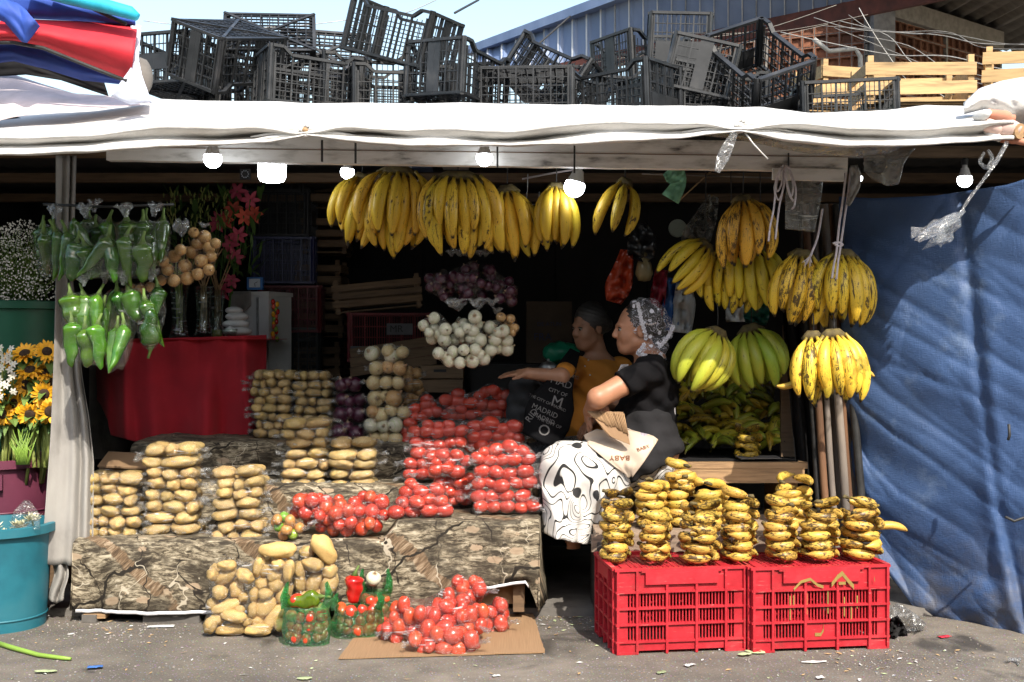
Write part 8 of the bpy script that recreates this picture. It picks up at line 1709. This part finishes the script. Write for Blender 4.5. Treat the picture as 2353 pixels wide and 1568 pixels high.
# ---- back person in mustard
org2 = P(1370, 1030, 6.0); org2.z = 0.66
w2 = thing('person', 'seated older person in mustard top with a black lettered shoulder bag, in the shade behind', 'person', org2)
F = SDF((-0.16, 5.45, 0.30), (0.75, 6.30, 1.50), 0.0056); Hc2 = P(1354, 752, 5.98); nb2 = P(1378, 842, 6.02); fw2 = Vector((-.82, -.55, -.12))
f_ = fw2.normalized(); l_ = Vector((0, 0, 1)).cross(f_).normalized(); R_ = Matrix((f_, l_, f_.cross(l_))).transposed(); kn = R_.transposed()@(nb2-Hc2)/0.92
hw2, HR2 = head(F, Hc2, fw2, 0.92, kn)
F.ell(P(1378, 1030, 6.0), (.14, .17, .11), None, .06)
ch2, be2 = P(1368, 895, 6.0), P(1350, 975, 5.98); Rt = Matrix.Rotation(math.atan2(-.55, -.82), 3, 'Z')
F.ell(ch2, (.115, .165, .16), Rt, .05).ell(be2, (.13, .155, .13), Rt, .05)
s2R, e2R, wr2R = P(1316, 850, 5.93), P(1288, 866, 5.66), P(1212, 858, 5.64); s2L, e2L, wr2L = P(1424, 852, 6.05), P(1402, 930, 5.88), P(1365, 962, 5.76)
F.cap(nb2, s2R, .052, .055, .05).cap(nb2, s2L, .052, .055, .05).cap(s2R, e2R, .054, .042, .03).cap(e2R, wr2R, .041, .028, .02).cap(s2L, e2L, .054, .042, .03).cap(e2L, wr2L, .041, .028, .02)
hand(F, wr2R, (-1, .05, -.05), (0, -.2, 1), (.1, .15, .1), .9, 1, 1); hand(F, wr2L, (-.6, -.3, -.6), (-.4, -.3, .7), (.3, .3, .2), .9, 1, -1)
for y in (5.72, 5.90): F.cap(P(1380, 1040, y+.2), P(1240, 1065, y), .08, .06, .04).cap(P(1240, 1065, y), P(1240, 1290, y), .055, .036, .02)
body = F.mesh('body', M['skin_back'], org2); paint(body, None, [(hw2((.094, 0, -.07)), (.02, .03, .014), (.92, .55, .52)), (hw2((.09, .032, .03)), (.02, .026, .007), (.35, .3, .28)), (hw2((.09, -.032, .03)), (.02, .026, .007), (.35, .3, .28))], (0, 0, 0)); link('body', body, w2)
for s in (-1, 1): ball('eye', hw2((.081, s*.031, -.001))-org2, .012, M['eye_white'], w2); ball('pupil', hw2((.0905, s*.031, -.004))-org2, .0058, M['eye_dark'], w2); MB().tube([hw2((.092, s*.016, .007))-org2, hw2((.0945, s*.032, .009))-org2, hw2((.084, s*.048, .004))-org2], [.0022, .003, .0016], 6).build('eyelid', M['hair_dark'], w2, smooth=True)
F = SDF((0.2, 5.75, 1.15), (0.65, 6.2, 1.50), 0.0058); F.ell(hw2((-.026, 0, .040)), (.099, .083, .099), HR2, .02).ell(hw2((-.115, 0, .0)), (.04, .045, .04), HR2, .03); F.cut(hw2((.078, 0, .062)), HR2@Vector((1, 0, -.6))); F.cut(hw2((-.005, 0, -.045)), HR2@Vector((.75, 0, -1))); F.warp(lambda x, y, z: .002*np.sin(z*300+x*90)); link('hair', F.mesh('hair', M['hair_grey'], org2), w2)
F = SDF((0.15, 5.5, 0.66), (0.75, 6.30, 1.26), 0.0065); F.ell(ch2, (.13, .18, .175), Rt, .05).ell(be2, (.145, .17, .14), Rt, .05).cap(nb2+Vector((0, 0, -.02)), s2R, .056, .066, .05).cap(nb2+Vector((0, 0, -.02)), s2L, .056, .066, .05).cap(s2R, s2R.lerp(e2R, .8), .066, .060, .03).cap(s2L, s2L.lerp(e2L, .62), .066, .060, .03)
F.warp(lambda x, y, z: .0035*np.sin(x*50+z*55)*np.sin(y*26)+.003*np.sin(z*80+x*30)); F.cap(Hc2, nb2+Vector((-.035, -.03, -.01)), .062, .060, .01, 'sub'); F.cut(P(1350, 1005, 5.95), (0, 0, -1)); mt_ = link('mustard_top', F.mesh('mustard_top', M['mustard'], org2), w2)
mtT = tree_of(mt_); plain('gold_lace', (0.55, 0.24, 0.02), 0.7)
for u, v in ((1352, 828), (1344, 842), (1356, 862)): ball('button', drape(u, v, .003, 5.85, mtT)-org2, .0045, M['sugar_white'], w2)
F = SDF((-.02, 5.45, .30), (.70, 6.25, .92), .0075); F.cap(P(1385, 1040, 6.0), P(1245, 1062, 5.86), .13, .10, .05).cap(P(1380, 1045, 5.86), P(1238, 1066, 5.70), .12, .10, .05).cap(P(1240, 1066, 5.72), P(1225, 1215, 5.72), .10, .11, .05).cap(P(1250, 1066, 5.86), P(1260, 1215, 5.84), .10, .11, .05); F.warp(lambda x, y, z: (.010*np.sin(x*50+z*10)+.004*np.sin(x*90-z*30))*np.clip((.75-z)/.3, .15, 1)); link('dotted_skirt', F.mesh('dotted_skirt', M['dots'], org2), w2)
# lettered shoulder bag
tb_ = thing('shoulder_bag', 'black shoulder bag covered in white city lettering, worn by the person in mustard', 'bag', P(1265, 950, 5.6)); plain('bag_black', (0.005, 0.005, 0.006), 0.9, Specular_IOR_Level=0.1); plain('bag_print', (0.26, 0.25, 0.25), 0.8)
def bag_pt(s, t):                                                  # strap above, pouch below
    uc = interp(t, [0, .25, .5, .75, 1], [1322, 1300, 1282, 1262, 1240]); vc = interp(t, [0, .25, .5, .75, 1], [806, 850, 900, 950, 1015]); w = interp(t, [0, .2, .45, .6, .8, 1], [13, 22, 34, 52, 58, 44])
    return P(uc+(s*2-1)*w*0.88, vc+(s*2-1)*w*0.42, interp(t, [0, .2, .5, 1], [5.83, 5.72, 5.60, 5.55])-0.05*sin(pi*s)*t+.006*nz((s*4, t*6, 3)))
A = [[tuple(bag_pt(s, t)-tb_.location) for s in np.linspace(0, 1, 16)] for t in np.linspace(0, 1, 40)]; bg_ = sheet(A, .006).build('pouch', M['bag_black'], tb_, smooth=True); bt_ = tree_of(bg_)
for s_, z_, u, v, a in (('MAD', .050, 1290, 880, .35), ('CITY OF MADRID', .022, 1292, 858, .3), ('CITY OF', .026, 1282, 902, .35), ('M', .075, 1280, 925, .3), ('MADRID', .036, 1252, 945, .42), ('THE CITY OF MADRID', .020, 1258, 926, .42), ('MADRID', .030, 1250, 962, .42), ('RID', .045, 1222, 955, -.9), ('O', .075, 1250, 990, .4), ('THE CITY OF', .022, 1262, 972, .4), ('MAD', .034, 1308, 850, .35)): lay_text(s_, z_, u, v, a, bg_, M['bag_print'], bt_, 5.58)
# ---- third person, only a bent knee in view
org3 = P(1200, 1000, 5.95); org3.z = .45
w3 = thing('person', 'person in dark grey trousers, only a bent knee visible behind the tomatoes', 'person', org3); plain('grey_trouser', (0.045, 0.048, 0.054), 0.9, Specular_IOR_Level=0.15)
F = SDF((-.2, 5.6, .35), (.45, 6.4, 1.2), .008); F.cap(P(1290, 960, 6.15), P(1205, 895, 5.85), .10, .075, .05).cap(P(1205, 895, 5.85), P(1165, 1080, 5.95), .074, .06, .04); F.warp(lambda x, y, z: .005*np.sin(x*60+z*40)+.004*np.sin(z*90)); link('trousers', F.mesh('trousers', M['grey_trouser'], org3), w3)
